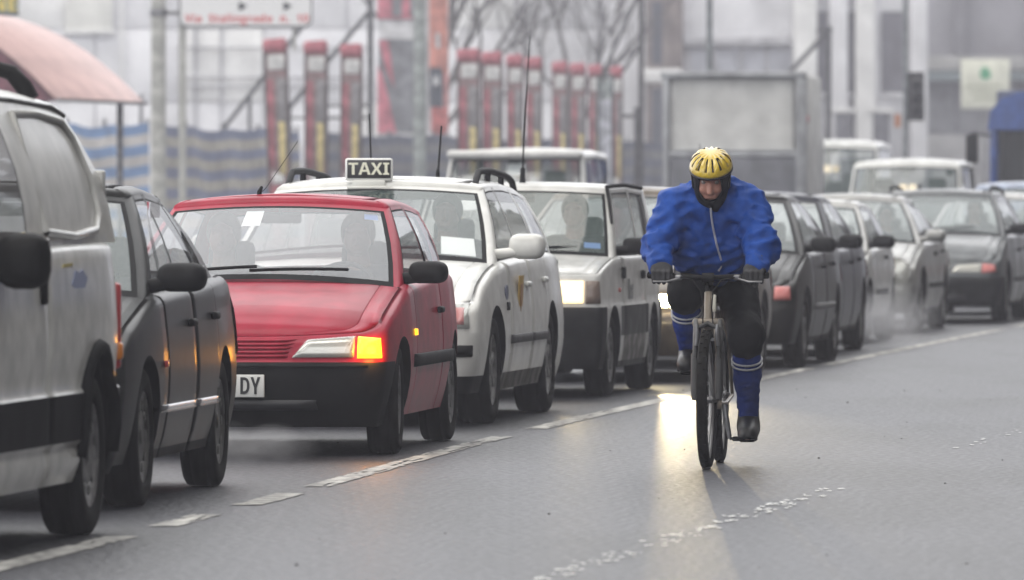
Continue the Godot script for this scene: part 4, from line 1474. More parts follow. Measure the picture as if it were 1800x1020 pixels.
func far_queue() -> void:
	queue_car("sedan", "brown_saloon", "brown saloon with a dazzling headlight half hidden by the cyclist", 1.48, 59.8, 0.165, paint(lin(0.16, 0.125, 0.09), 0.3, 0.25), {"hot": 80.0, "dims": {"roof": [[-1.2, 1.27], [-0.8, 1.315], [-0.3, 1.345], [0.0, 1.34], [0.25, 1.32]]}})
	queue_car("sedan", "black_saloon", "black saloon with black mirrors just right of the cyclist", 2.31, 64.9, 0.135, paint(lin(0.016, 0.0155, 0.0145), 0.0, 0.3, 0.2, 0.25), {"rim": M.alloy, "wheel": "spoke", "strip_mat": M.hubcap, "dims": {"w": 0.85}})
	queue_car("sedan", "blue_saloon", "dark blue saloon with a thin aerial behind the black saloon", 2.74, 70.0, 0.135, paint(lin(0.020, 0.022, 0.042), 0.0, 0.25, 0.22, 0.28), {"aerial": [Vector3(-0.50, 1.37, 0.12), Vector3(-0.48, 1.80, 0.02)], "strip": false})
	queue_car("hatch", "white_hatchback", "small white hatchback squeezed between dark blue and silver cars", 3.30, 76.3, 0.14, paint(lin(0.52, 0.52, 0.50), 0.0, 0.15), {"low": M.grey_plastic, "dims": {"w": 0.81}})
	queue_car("sedan", "silver_saloon", "silver saloon with round headlights and silver mirrors", 4.11, 82.6, 0.14, paint(lin(0.36, 0.36, 0.345), 0.35, 0.15), {"lamp": "round", "mirror": paint(lin(0.36, 0.36, 0.345), 0.35, 0.15), "rim": M.alloy, "wheel": "spoke", "dims": {"w": 0.89, "R": 0.31, "Ra": 0.36}})
	queue_car("wagon", "green_estate", "dark green grey estate with oval headlights and black roof rails", 5.36, 89.2, 0.14, paint(lin(0.085, 0.095, 0.10), 0.35, 0.2), {"lamp": "oval", "low": M.plastic, "rails": true, "visor": [-0.78, -0.48], "aerial": [Vector3(-0.22, 1.46, 0.12), Vector3(-0.22, 1.53, 0.10)], "dims": {"xt": 0.60}})
	queue_car("sedan", "pale_saloon", "white saloon cut by the right edge behind the green estate", 6.35, 95.6, 0.145, paint(lin(0.56, 0.56, 0.55), 0.0, 0.15), {"dims": {"roof": [[-1.2, 1.27], [-0.8, 1.32], [-0.3, 1.35], [0.0, 1.345], [0.25, 1.325]]}})
	queue_car("wagon", "blue_estate", "pale blue estate whose roof shows below the blue lorry", 7.15, 103.0, 0.15, paint(lin(0.30, 0.35, 0.46), 0.2, 0.15), {"dims": {"roof": [[-2.1, 1.40], [-1.4, 1.47], [-0.6, 1.50], [0.0, 1.50], [0.3, 1.47]]}})
# ---------------------------------------------------------------- ground
# metres to the right of the painted edge line at each distance ahead
const LINE := [[20.0, -2.93], [29.4, -1.83], [31.9, -1.54], [36.3, -1.05], [45.2, -0.125], [56.0, 1.2], [82.0, 4.64], [110.0, 8.6], [200.0, 22.5], [420.0, 62.0]]

func asphalt() -> StandardMaterial3D:
	var m := mat(lin(0.036, 0.037, 0.045), 0.46, 0.0, 0.26)
	m.albedo_texture = noise_tex(0.09, 0.35, 1.65, 512, 4, 5)
	m.uv1_triplanar = true
	m.uv1_world_triplanar = true
	m.uv1_scale = Vector3.ONE * 0.55
	m.roughness_texture = noise_tex(0.14, 0.72, 1.22, 256, 4, 8)
	m.roughness_texture_channel = BaseMaterial3D.TEXTURE_CHANNEL_GRAYSCALE
	m.heightmap_enabled = true
	m.heightmap_texture = noise_tex(0.055, 0.0, 1.0, 512, 5, 21)
	m.heightmap_scale = 0.9
	m.detail_enabled = true
	m.detail_uv_layer = BaseMaterial3D.DETAIL_UV_2
	m.detail_blend_mode = BaseMaterial3D.BLEND_MODE_MUL
	m.detail_albedo = noise_tex(0.012, 0.6, 1.3, 256, 5, 31)
	m.uv2_triplanar = true
	m.uv2_world_triplanar = true
	m.uv2_scale = Vector3(0.21, 0.21, 0.045)
	return m

func make_ground() -> void:
	var g := Shape.new()
	g.quad(Vector3(-260, -0.02, 20), Vector3(260, -0.02, 20), Vector3(260, -0.02, -460), Vector3(-260, -0.02, -460))
	structure("ground", g, worn(lin(0.09, 0.088, 0.085), 0.9, 0.3, 0.3))
	M.asphalt = asphalt()
	var r := Shape.new()
	var ds := [-15.0, 10.0, 20.0]
	for i in 48:
		ds.append(20.0 + 8.0 * (i + 1))
	for i in ds.size() - 1:
		var x0 := smooth_lookup(LINE, ds[i])
		var x1 := smooth_lookup(LINE, ds[i + 1])
		r.quad(at(x0 - 17, ds[i]), at(x0 + 16, ds[i]), at(x1 + 16, ds[i + 1]), at(x1 - 17, ds[i + 1]))
	structure("road", r, M.asphalt)
	# pavements on both sides, a kerb's height up
	var stone := worn(lin(0.24, 0.235, 0.225), 0.85, 0.8, 0.3)
	for e in [[-17.0, -32.0, "pavement_left"], [8.5, 14.0, "pavement_right"]]:
		var p := Shape.new()
		for i in ds.size() - 1:
			var a := at(smooth_lookup(LINE, ds[i]) + e[0], ds[i])
			var b := at(smooth_lookup(LINE, ds[i + 1]) + e[0], ds[i + 1])
			var a2 := a + Vector3(e[1] - e[0], 0, 0)
			var b2 := b + Vector3(e[1] - e[0], 0, 0)
			var u := Vector3.UP * 0.13
			p.quad(a + u, b + u, b2 + u, a2 + u)
			p.quad(a, b, b + u, a + u)
		structure(e[2], p, stone)
	markings()

# worn paint: a strip cut into cells, of which the wear has taken some
func worn_strip(s: Shape, d0: float, d1: float, off: float, wide: float, keep: float, nz: FastNoiseLite, fade := 0.0) -> void:
	var d := d0
	while d < d1:
		var e := minf(d + 0.05, d1)
		var x0 := smooth_lookup(LINE, d) + off
		var x1 := smooth_lookup(LINE, e) + off
		for k in 7:
			var f0 := k / 7.0 * wide
			var f1 := (k + 1) / 7.0 * wide
			var v := nz.get_noise_2d(d * 14.0, k * 6.0) * 0.75 + nz.get_noise_2d(d * 90.0, k * 31.0) * 0.3
			if v + 0.5 > keep:
				continue
			var j := nz.get_noise_2d(d * 40.0, 300.0) * 0.012
			s.quad(at(x0 + f0 + j, d, 0.004), at(x0 + f1 + j, d, 0.004), at(x1 + f1 + j, e, 0.004), at(x1 + f0 + j, e, 0.004))
		d = e

func markings() -> void:
	var nz := FastNoiseLite.new()
	nz.seed = 4
	nz.frequency = 0.05
	var white := worn(lin(0.46, 0.45, 0.42), 0.7, 2.0, 0.35)
	for e in [[22.0, 31.7, 0.86, 0.13], [32.7, 33.9, 0.8, 0.12], [35.0, 36.4, 0.84, 0.13], [37.3, 45.3, 0.72, 0.12], [46.9, 57.5, 0.84, 0.13], [58.5, 64.0, 0.75, 0.12], [65.5, 84.0, 0.86, 0.13], [86.0, 120.0, 0.8, 0.13]]:
		var s := Shape.new()
		worn_strip(s, e[0], e[1], 0.0, e[3], e[2], nz)
		var o := structure("lane_line", s, white)
		o.set_meta("label", "worn white edge line along the queue")
	# flaked remains of an older line, nearer the crown of the road
	var rng := RandomNumberGenerator.new()
	rng.seed = 12
	var bright := mat(lin(0.62, 0.62, 0.60), 0.5)
	var fl := Shape.new()
	for i in 520:
		var t := rng.randf()
		var d := 27.5 + t * 9.5 if i < 380 else 43.0 + t * 10.0
		var x := lookup([[24.0, -0.52], [28.5, 0.167], [36.0, 1.29], [46.9, 2.9], [54.0, 4.0]], d) + rng.randfn(0.0, 0.035)
		if nz.get_noise_1d(d * 55.0) < -0.05:
			continue
		var n := 6
		var rr := rng.randf_range(0.004, 0.018)
		var c := at(x, d, 0.0045)
		var pts := []
		for k in n:
			var a := TAU * k / n
			pts.append(c + Vector3(cos(a) * rr * rng.randf_range(0.5, 1.2), 0, sin(a) * rr * 3.0 * rng.randf_range(0.5, 1.2)))
		for k in range(1, n - 1):
			fl.tri(pts[0], pts[k], pts[k + 1])
	var fo := structure("old_line_flecks", fl, bright)
	fo.set_meta("kind", "stuff")
	tag(fo, "flaked white remains of an old road line", "road marking")
	# grit and scraps on the tarmac
	var gr := Shape.new()
	for i in 70:
		var d := rng.randf_range(26.0, 60.0)
		var x := smooth_lookup(LINE, d) + rng.randf_range(-1.5, 5.0)
		var rr := rng.randf_range(0.003, 0.006)
		var c := at(x, d, rr * 0.5)
		gr.ball(c, Vector3(rr, rr * 0.7, rr * 1.3), Basis(Vector3.UP, rng.randf() * TAU), 5, 3)
	var go := structure("road_grit", gr, worn(lin(0.16, 0.155, 0.15), 0.9, 5.0, 0.4))
	go.set_meta("kind", "stuff")
	tag(go, "loose grit scattered on the road", "grit")
# ---------------------------------------------------------------- background
func part_box(called: String, parent: Node, m: Material, c: Vector3, s: Vector3, r := 0.0, turn := 0.0) -> MeshInstance3D:
	var sh := Shape.new()
	if r > 0.0:
		sh.rbox(c, s, r, Basis(Vector3.UP, turn))
	else:
		sh.box(c, s, Basis(Vector3.UP, turn))
	return obj(called, sh, m, parent)

func part_tube(called: String, parent: Node, m: Material, pts: Array, r, sides := 8) -> MeshInstance3D:
	var sh := Shape.new()
	sh.tube(pts, r, sides)
	return obj(called, sh, m, parent)

func background() -> void:
	street_sign()
	bus_shelter()
	screens()
	pylons()
	totem()
	bare_tree()
	braced_posts()
	buildings()
	lamp_posts()
	street_right()

func street_sign() -> void:
	var g := worn(lin(0.42, 0.42, 0.39), 0.6, 1.0, 0.2)
	var t := thing("direction_sign", "white direction sign with red street name on grey posts", "sign", at(-5.0, 140))
	part_tube("post", t, g, [Vector3(-1.0, 0, 0), Vector3(-1.0, 9.0, 0)], [0.135, 0.115], 14)
	part_tube("post", t, g, [Vector3(-0.6, 0, -0.12), Vector3(-0.6, 5.3, -0.12)], 0.068, 10)
	part_tube("post", t, g, [Vector3(1.3, 3.9, -0.14), Vector3(1.3, 5.3, -0.14)], 0.03, 8)
	part_tube("bracket", t, M.steel, [Vector3(-1.0, 4.53, 0), Vector3(-0.8, 4.53, 0), Vector3(-0.62, 4.53, -0.05)], 0.035, 8)
	var sh := Shape.new()
	sh.lathe(Vector3(-1.0, 4.53, 0), [Vector2(-0.06, 0.15), Vector2(0.06, 0.15)], 16, Basis(Vector3.UP, Vector3.LEFT, Vector3.BACK))
	obj("clamp", sh, M.steel, t)
	var rect := func(w: float, y0: float, y1: float, r: float) -> PackedVector2Array:
		var p := PackedVector2Array()
		for c in [[w / 2 - r, y0 + r, -90], [w / 2 - r, y1 - r, 0], [-w / 2 + r, y1 - r, 90], [-w / 2 + r, y0 + r, 180]]:
			for k in 6:
				var a := deg_to_rad(c[2] + 18.0 * k)
				p.append(Vector2(c[0] + cos(a) * r, c[1] + sin(a) * r))
		return p
	var bd := Shape.new()
	bd.slab(rect.call(2.27, 4.28, 5.3, 0.14), -0.03, 0.0, Transform3D(Basis(), Vector3(0.48, 0, 0)))
	obj("border", bd, mat(lin(0.10, 0.10, 0.11), 0.5), t)
	var fc := Shape.new()
	fc.slab(rect.call(2.21, 4.31, 5.27, 0.12), 0.0, 0.012, Transform3D(Basis(), Vector3(0.48, 0, 0)))
	obj("face", fc, mat(lin(0.66, 0.66, 0.66), 0.5), t)
	lettering("Via  Stalingrado  n.  10", 0.135, mat(lin(0.55, 0.10, 0.10), 0.6), t, Transform3D(Basis(), Vector3(0.5, 4.43, 0.016)), "lettering", true, false, 1.06)
	for x in [0.36, 1.12]:
		var a := Shape.new()
		a.slab(PackedVector2Array([Vector2(x, 4.56), Vector2(x + 0.15, 4.64), Vector2(x, 4.72)]), 0.012, 0.02)
		obj("arrow", a, M.ink, t)
	# yellow lettered boards at the upper left
	var y := thing("notice_boards", "yellow and green lettered boards at the top left", "sign", at(-9.6, 150))
	part_box("board", y, worn(lin(0.16, 0.20, 0.17), 0.7), Vector3(0, 5.0, 0), Vector3(1.25, 0.52, 0.06))
	part_box("board", y, worn(lin(0.14, 0.17, 0.17), 0.7), Vector3(0, 4.50, 0), Vector3(1.25, 0.17, 0.06))
	part_box("base_strip", y, M.grey_plastic, Vector3(0, 4.73, 0.01), Vector3(1.27, 0.05, 0.07))
	lettering("IANE", 0.26, mat(lin(0.62, 0.48, 0.08), 0.6), y, Transform3D(Basis(), Vector3(0.18, 4.92, 0.035)), "lettering", true)
	part_box("yellow_field", y, mat(lin(0.55, 0.42, 0.10), 0.6), Vector3(0.29, 4.50, 0.034), Vector3(0.13, 0.13, 0.012))
	part_tube("post", y, g, [Vector3(-0.4, 0, -0.08), Vector3(-0.4, 5.2, -0.08)], 0.06, 8)

func bus_shelter() -> void:
	var t := thing("bus_shelter", "bus shelter with a curved pink red barrel roof", "shelter", at(-9.1, 120), -0.23)
	var skinm := worn(lin(0.50, 0.33, 0.31), 0.45, 0.6, 0.15)
	skinm.backlight_enabled = true
	skinm.backlight = Color(0.35, 0.2, 0.2)
	var rf := Shape.new()
	var arc := func(k: float) -> Vector2:
		var x := lerpf(-2.6, 2.6, k)
		return Vector2(x, 2.80 + 1.35 * (1.0 - pow(x / 2.6, 2.0)))
	for k in 24:
		var p: Vector2 = arc.call(k / 24.0)
		var q: Vector2 = arc.call((k + 1) / 24.0)
		rf.quad(Vector3(p.x, p.y, -4.6), Vector3(p.x, p.y, 0), Vector3(q.x, q.y, 0), Vector3(q.x, q.y, -4.6))
		rf.quad(Vector3(p.x * 0.985, p.y - 0.02, -4.6), Vector3(q.x * 0.985, q.y - 0.02, -4.6), Vector3(q.x * 0.985, q.y - 0.02, 0), Vector3(p.x * 0.985, p.y - 0.02, 0))
		rf.quad(Vector3(p.x * 0.985, p.y - 0.02, 0), Vector3(q.x * 0.985, q.y - 0.02, 0), Vector3(q.x, q.y, 0), Vector3(p.x, p.y, 0))
	obj("roof", rf, skinm, t)
	var en := Shape.new()
	var poly := PackedVector2Array()
	for k in 25:
		poly.append(arc.call((24 - k) / 24.0) * Vector2(0.985, 1.0) - Vector2(0, 0.022))
	var rev := PackedVector2Array()
	for p in poly:
		rev.append(p)
	en.slab(rev, -0.10, -0.06)
	obj("end_panel", en, worn(lin(0.155, 0.048, 0.065), 0.6, 0.8, 0.2), t)
	for s in [-1.0, 1.0]:
		part_box("gutter", t, M.steel, Vector3(s * 2.61, 2.79, -2.3), Vector3(0.06, 0.05, 4.7))
		for z in [-0.3, -4.3]:
			part_tube("post", t, M.steel, [Vector3(s * 2.3, 0.0, z), Vector3(s * 2.3, 2.95, z)], 0.05, 8)
	part_box("bench", t, M.steel, Vector3(-0.8, 0.48, -2.3), Vector3(0.4, 0.05, 3.0))

func screens() -> void:
	var cols := {
		"pale": [worn(lin(0.20, 0.31, 0.52), 0.85, 0.5, 0.15), worn(lin(0.58, 0.56, 0.54), 0.85, 0.5, 0.15)],
		"mid": [worn(lin(0.14, 0.165, 0.25), 0.85, 0.5, 0.15), worn(lin(0.34, 0.32, 0.28), 0.85, 0.5, 0.15)],
		"dark": [worn(lin(0.10, 0.11, 0.15), 0.85, 0.5, 0.2), worn(lin(0.17, 0.17, 0.175), 0.85, 0.5, 0.2)],
	}
	for e in [
		["pale", Vector2(-8.6, 149.0), Vector2(-6.72, 152.0), "pale blue and cream striped screen left of the sign post", 3],
		["mid", Vector2(-6.6, 152.3), Vector2(-4.3, 166.0), "blue and beige striped screen behind the direction sign", 4],
		["dark", Vector2(-4.2, 166.5), Vector2(4.6, 201.0), "long dark striped screen behind the red pylons", 10]]:
		var a: Vector2 = e[1]
		var b: Vector2 = e[2]
		var t := thing("striped_screen", e[3], "screen", at(a.x, a.y), 0.0, "striped screens along the far pavement")
		var run := Vector3(b.x - a.x, 0, -(b.y - a.y))
		var nrm := Vector3(run.z, 0, -run.x).normalized()
		if nrm.z < 0:
			nrm = -nrm
		var nstripe := 13
		var nseg := 30
		for k in nstripe:
			var sh := Shape.new()
			var y0 := 0.25 + 2.5 * k / nstripe
			var y1 := 0.25 + 2.5 * (k + 1) / nstripe
			for i in nseg:
				var q := []
				for c in [[i, y0], [i + 1, y0], [i + 1, y1], [i, y1]]:
					var f: float = float(c[0]) / nseg
					var ph: float = f * float(e[4]) * TAU
					var sag := -0.05 * (1.0 - cos(ph)) * 0.5 + 0.03 * sin(ph * 0.37 + 1.0)
					q.append(run * f + Vector3(0, c[1] + sag, 0) + nrm * (0.05 * sin(ph + c[1])))
				sh.quad(q[0], q[1], q[2], q[3])
				var th := -nrm * 0.012
				sh.quad(q[3] + th, q[2] + th, q[1] + th, q[0] + th)
			obj("stripe", sh, cols[e[0]][k % 2], t)
		for i in int(e[4]) + 1:
			var f := float(i) / float(e[4])
			part_tube("post", t, M.steel, [run * f - nrm * 0.14, run * f - nrm * 0.14 + Vector3(0, 2.85 + (0.45 if i == int(e[4]) and e[0] == "pale" else 0.0), 0)], 0.04, 6)

func pylons() -> void:
	var red := worn(lin(0.40, 0.12, 0.145), 0.6, 1.0, 0.25)  # reds and grey faded to put haze into the colour
	var dull := worn(lin(0.28, 0.18, 0.18), 0.6, 1.0, 0.25)
	var grey := worn(lin(0.22, 0.21, 0.215), 0.6, 1.0, 0.25)
	var yellow := worn(lin(0.56, 0.46, 0.20), 0.6, 1.0, 0.2)
	var white := worn(lin(0.62, 0.62, 0.61), 0.6, 1.0, 0.15)
	var dark := worn(lin(0.07, 0.055, 0.055), 0.6, 1.0, 0.2)
	var base := thing("red_pylon", "", "")
	var body := Shape.new()
	body.rbox(Vector3(0, 2.05, 0), Vector3(0.40, 4.1, 0.30), 0.03)
	obj("body", body, dull, base)
	var cap := Shape.new()
	cap.rbox(Vector3(0, 4.16, 0), Vector3(0.43, 0.27, 0.34), 0.06, Basis(Vector3.BACK, 0.06))
	obj("cap", cap, red, base)
	part_box("white_panel", base, white, Vector3(0.0, 3.86, 0.155), Vector3(0.31, 0.27, 0.03), 0.01)
	part_box("grey_panel", base, grey, Vector3(0.08, 2.85, 0.152), Vector3(0.18, 1.45, 0.02), 0.008)
	part_box("red_panel", base, red, Vector3(-0.12, 2.75, 0.153), Vector3(0.11, 1.6, 0.02), 0.008)
	part_box("yellow_stripe", base, yellow, Vector3(0.07, 2.30, 0.168), Vector3(0.12, 0.95, 0.02), 0.008)
	part_box("lower_panel", base, white, Vector3(-0.02, 1.75, 0.16), Vector3(0.20, 0.20, 0.02), 0.008)
	part_box("red_foot", base, red, Vector3(-0.06, 1.1, 0.156), Vector3(0.22, 1.05, 0.02), 0.008)
	for s in [-1.0, 1.0]:
		part_tube("edge_rail", base, dark, [Vector3(s * 0.205, 0.1, 0.15), Vector3(s * 0.205, 4.05, 0.15)], 0.018, 6)
	var spots := [
		[-4.19, 150, 1.0, 0.03, "leftmost of the three red pylons by the direction sign"], [-3.62, 152, 1.0, 0.0, "middle of the three red pylons by the direction sign"], [-3.06, 155, 0.95, -0.01, "rightmost of the three red pylons, left of the big totem"],
		[-0.85, 160, 1.03, 0.0, "first red pylon right of the bare tree trunk"], [-0.40, 163, 0.93, 0.0, "second red pylon right of the bare tree trunk"], [0.05, 166, 0.75, 0.0, "third red pylon right of the tree, left of the whip antenna"], [0.44, 169, 0.75, 0.0, "fourth red pylon right of the tree, behind the whip antenna"],
		[1.0, 174, 0.72, 0.0, "fourth red pylon from the right end of the long row"], [1.40, 176, 0.75, 0.0, "third red pylon from the right end of the long row"], [1.79, 178, 0.66, 0.0, "second red pylon from the right, behind the slim grey post"], [2.27, 180, 0.6, 0.0, "last red pylon at the right end of the long row"]]
	for i in spots.size():
		var e: Array = spots[i]
		var o: Node3D = base
		if i > 0:
			o = base.duplicate()
			o.name = numbered("red_pylon")
			add_child(o)
		o.position = at(e[0], e[1])
		o.rotation = Vector3(0, 0.12, e[3])
		o.scale = Vector3(e[2], 1.0, 1.0)
		tag(o, e[4], "pylon", "red pylons along the far pavement")

func totem() -> void:
	var red := worn(lin(0.50, 0.15, 0.19), 0.55, 0.6, 0.2)  # totem colours paled, part of the haze is painted in
	var white := worn(lin(0.55, 0.55, 0.56), 0.6, 0.6, 0.15)
	var grey := worn(lin(0.19, 0.195, 0.21), 0.6, 0.6, 0.2)
	var t := thing("price_totem", "tall red and grey totem behind the pale lamp post", "totem", at(-2.55, 190), 0.0)
	part_box("core", t, white, Vector3(0.28, 5.0, -0.5), Vector3(1.62, 4.2, 0.9))
	part_box("plinth", t, white, Vector3(0.28, 1.46, -0.5), Vector3(1.7, 2.9, 1.0))
	part_box("upper_panel", t, red, Vector3(0.0, 6.2, -0.02), Vector3(1.1, 1.3, 0.06))
	part_box("upper_grey", t, grey, Vector3(-0.1, 6.22, 0.02), Vector3(0.22, 1.24, 0.04))
	part_box("upper_grey", t, grey, Vector3(0.34, 6.22, 0.02), Vector3(0.28, 1.24, 0.04))
	part_box("lower_panel", t, grey, Vector3(0.02, 4.0, -0.02), Vector3(1.1, 2.16, 0.06))
	var wedge := Shape.new()
	wedge.slab(PackedVector2Array([Vector2(-0.55, 2.92), Vector2(-0.12, 2.92), Vector2(-0.36, 4.0), Vector2(-0.52, 4.5), Vector2(-0.55, 4.4)]), 0.012, 0.05)
	obj("red_wedge", wedge, red, t)
	var wedge2 := Shape.new()
	wedge2.slab(PackedVector2Array([Vector2(-0.52, 5.05), Vector2(-0.36, 4.4), Vector2(-0.16, 3.95), Vector2(-0.22, 4.5), Vector2(-0.30, 5.06)]), 0.012, 0.05)
	obj("red_wedge", wedge2, red, t)
	var orange := worn(lin(0.55, 0.22, 0.17), 0.6, 0.6, 0.2)
	part_box("side_panel", t, orange, Vector3(0.86, 5.6, -0.02), Vector3(0.42, 2.6, 0.06))
	part_box("side_grey", t, worn(lin(0.05, 0.06, 0.08), 0.6), Vector3(0.80, 3.98, -0.02), Vector3(0.28, 0.9, 0.07))
	part_box("side_white", t, white, Vector3(0.80, 4.13, 0.03), Vector3(0.12, 0.22, 0.03))
	part_box("side_white", t, white, Vector3(0.84, 5.05, 0.03), Vector3(0.10, 0.34, 0.03))
	part_box("side_red", t, worn(lin(0.45, 0.12, 0.11), 0.6), Vector3(0.86, 3.2, -0.02), Vector3(0.34, 0.62, 0.06))
	part_box("side_edge", t, worn(lin(0.45, 0.16, 0.15), 0.6), Vector3(1.03, 4.0, -0.03), Vector3(0.10, 2.1, 0.07))

func branch(s: Shape, rng: RandomNumberGenerator, p: Vector3, dir: Vector3, len: float, r: float, depth: int) -> void:
	var pts := [p]
	var rad := [r]
	var d := dir
	var n := 4 if depth < 2 else 3
	for i in n:
		d = (d + Vector3(rng.randf_range(-0.16, 0.16), rng.randf_range(-0.04, 0.16), rng.randf_range(-0.16, 0.16))).normalized()
		pts.append(pts[-1] + d * len / n)
		rad.append(lerpf(r, r * 0.55, float(i + 1) / n))
	s.tube(pts, rad, 6 if depth < 2 else 4)
	if depth >= 5:
		return
	var kids := 3 if depth < 4 else 2
	for k in kids:
		var f := rng.randf_range(0.45, 1.0)
		var at_: Vector3 = pts[0].lerp(pts[-1], f) if k > 0 else pts[-1]
		if k > 0:
			at_ = pts[clampi(int(f * n), 1, n)]
		var side := Vector3(rng.randf_range(-1, 1), rng.randf_range(-0.1, 0.7), rng.randf_range(-1, 1)).normalized()
		branch(s, rng, at_, (d * 0.9 + side * 0.75).normalized(), len * rng.randf_range(0.55, 0.78), r * (0.55 if k else 0.6), depth + 1)

func bare_tree() -> void:
	var bark := worn(lin(0.14, 0.13, 0.125), 0.95, 1.0, 0.35)
	var rng := RandomNumberGenerator.new()
	for e in [[-1.85, 205.0, 77, 0.21, "bare tree whose trunk stands beside the big totem"], [1.6, 235.0, 31, 0.18, "bare tree whose twigs show above the long row of pylons"]]:
		rng.seed = e[2]
		var t := thing("bare_tree", e[4], "tree", at(e[0], e[1]), 0.0, "bare trees behind the pylons")
		var tr := Shape.new()
		tr.tube([Vector3(0, -0.1, 0), Vector3(0.03, 1.2, 0), Vector3(-0.03, 2.6, 0.02), Vector3(0.02, 4.4, 0)], [e[3] * 1.25, e[3] * 1.05, e[3], e[3] * 0.85], 10)
		obj("trunk", tr, bark, t)
		var cr := Shape.new()
		branch(cr, rng, Vector3(0.0, 3.0, 0), Vector3(0.75, 0.75, 0.1).normalized(), 2.6, e[3] * 0.42, 0)
		branch(cr, rng, Vector3(0.0, 3.7, 0), Vector3(0.45, 0.95, -0.1).normalized(), 2.6, e[3] * 0.42, 0)
		branch(cr, rng, Vector3(0.02, 4.3, 0), Vector3(0.05, 1, 0).normalized(), 2.6, e[3] * 0.55, 0)
		branch(cr, rng, Vector3(0.02, 4.2, 0), Vector3(-0.7, 0.85, 0.2).normalized(), 2.0, e[3] * 0.4, 0)
		branch(cr, rng, Vector3(0.0, 4.1, 0), Vector3(0.9, 0.55, -0.3).normalized(), 2.8, e[3] * 0.35, 1)
		obj("crown", cr, bark, t)

func braced_posts() -> void:
	var g := worn(lin(0.075, 0.075, 0.08), 0.6, 1.0, 0.25)
	var t := thing("braced_post", "dark steel post with two sloping braces left of the totem", "post", at(-3.02, 176))
	part_tube("post", t, g, [Vector3(0, 0, 0), Vector3(0, 8.5, 0)], 0.065, 8)
	part_tube("brace", t, g, [Vector3(-0.02, 5.4, 0), Vector3(-1.6, 3.5, 0), Vector3(-3.0, 1.8, 0.1)], 0.05, 8)
	part_tube("brace", t, g, [Vector3(-1.36, 5.2, 0), Vector3(-3.05, 3.0, 0), Vector3(-3.9, 1.9, 0.1)], 0.05, 8)
	part_tube("strut", t, g, [Vector3(-2.58, 0, 0), Vector3(-2.58, 3.58, 0)], 0.04, 8)
	part_tube("strut", t, g, [Vector3(-0.97, 0, 0), Vector3(-0.97, 3.38, 0)], 0.045, 8)
	part_tube("strut", t, g, [Vector3(-1.72, 0, 0), Vector3(-1.72, 3.38, 0)], 0.03, 8)
	for y in [3.38, 3.12]:
		part_tube("rail", t, g, [Vector3(-0.97, y, 0), Vector3(0, y, 0)], 0.035, 6)
	part_tube("rail", t, g, [Vector3(-1.72, 3.12, 0), Vector3(-0.97, 3.12, 0)], 0.03, 6)
	var u := thing("braced_post", "grey steel post with sloping braces right of the pylon row", "post", at(2.82, 180))
	part_tube("post", u, g, [Vector3(0, 0, 0), Vector3(0, 8.5, 0)], 0.06, 8)
	part_tube("brace", u, g, [Vector3(-0.05, 5.9, 0), Vector3(-0.85, 4.1, 0), Vector3(-1.3, 3.0, 0)], 0.045, 8)
	part_tube("brace", u, g, [Vector3(-0.02, 4.75, 0), Vector3(-0.6, 3.9, 0), Vector3(-1.1, 3.1, 0)], 0.04, 8)
	part_tube("rail", u, g, [Vector3(-0.75, 3.20, 0), Vector3(0, 3.20, 0)], 0.045, 6)
	part_tube("strut", u, g, [Vector3(-0.1, 0, 0), Vector3(-0.1, 3.4, 0)], 0.06, 6)
	var v := thing("braced_post", "faint steel post with one brace above the box lorry", "post", at(7.68, 200))
	part_tube("post", v, g, [Vector3(0, 0, 0), Vector3(0, 5.6, 0)], 0.07, 8)
	part_tube("brace", v, g, [Vector3(0, 5.5, 0), Vector3(-1.2, 4.2, 0), Vector3(-2.0, 3.3, 0)], 0.06, 8)
	part_tube("rail", v, g, [Vector3(-0.3, 5.5, 0), Vector3(0.1, 5.5, 0)], 0.05, 6)
	# slim grey frame standing before the end of the row
	var s := thing("slim_frame", "slim grey framed panel standing before the pylon row's end", "panel", at(1.72, 152))
	var fm := worn(lin(0.12, 0.14, 0.145), 0.6)
	for x in [-0.13, 0.13]:
		part_tube("upright", s, fm, [Vector3(x, 0, 0), Vector3(x, 3.62, 0)], 0.03, 6)
	part_tube("crossbar", s, fm, [Vector3(-0.16, 3.63, 0), Vector3(0.16, 3.63, 0)], 0.035, 6)
	part_box("head", s, worn(lin(0.30, 0.33, 0.33), 0.6), Vector3(0, 3.40, 0), Vector3(0.22, 0.34, 0.03))
	part_box("panel", s, worn(lin(0.48, 0.49, 0.54), 0.6), Vector3(0, 1.65, 0), Vector3(0.22, 3.1, 0.025))

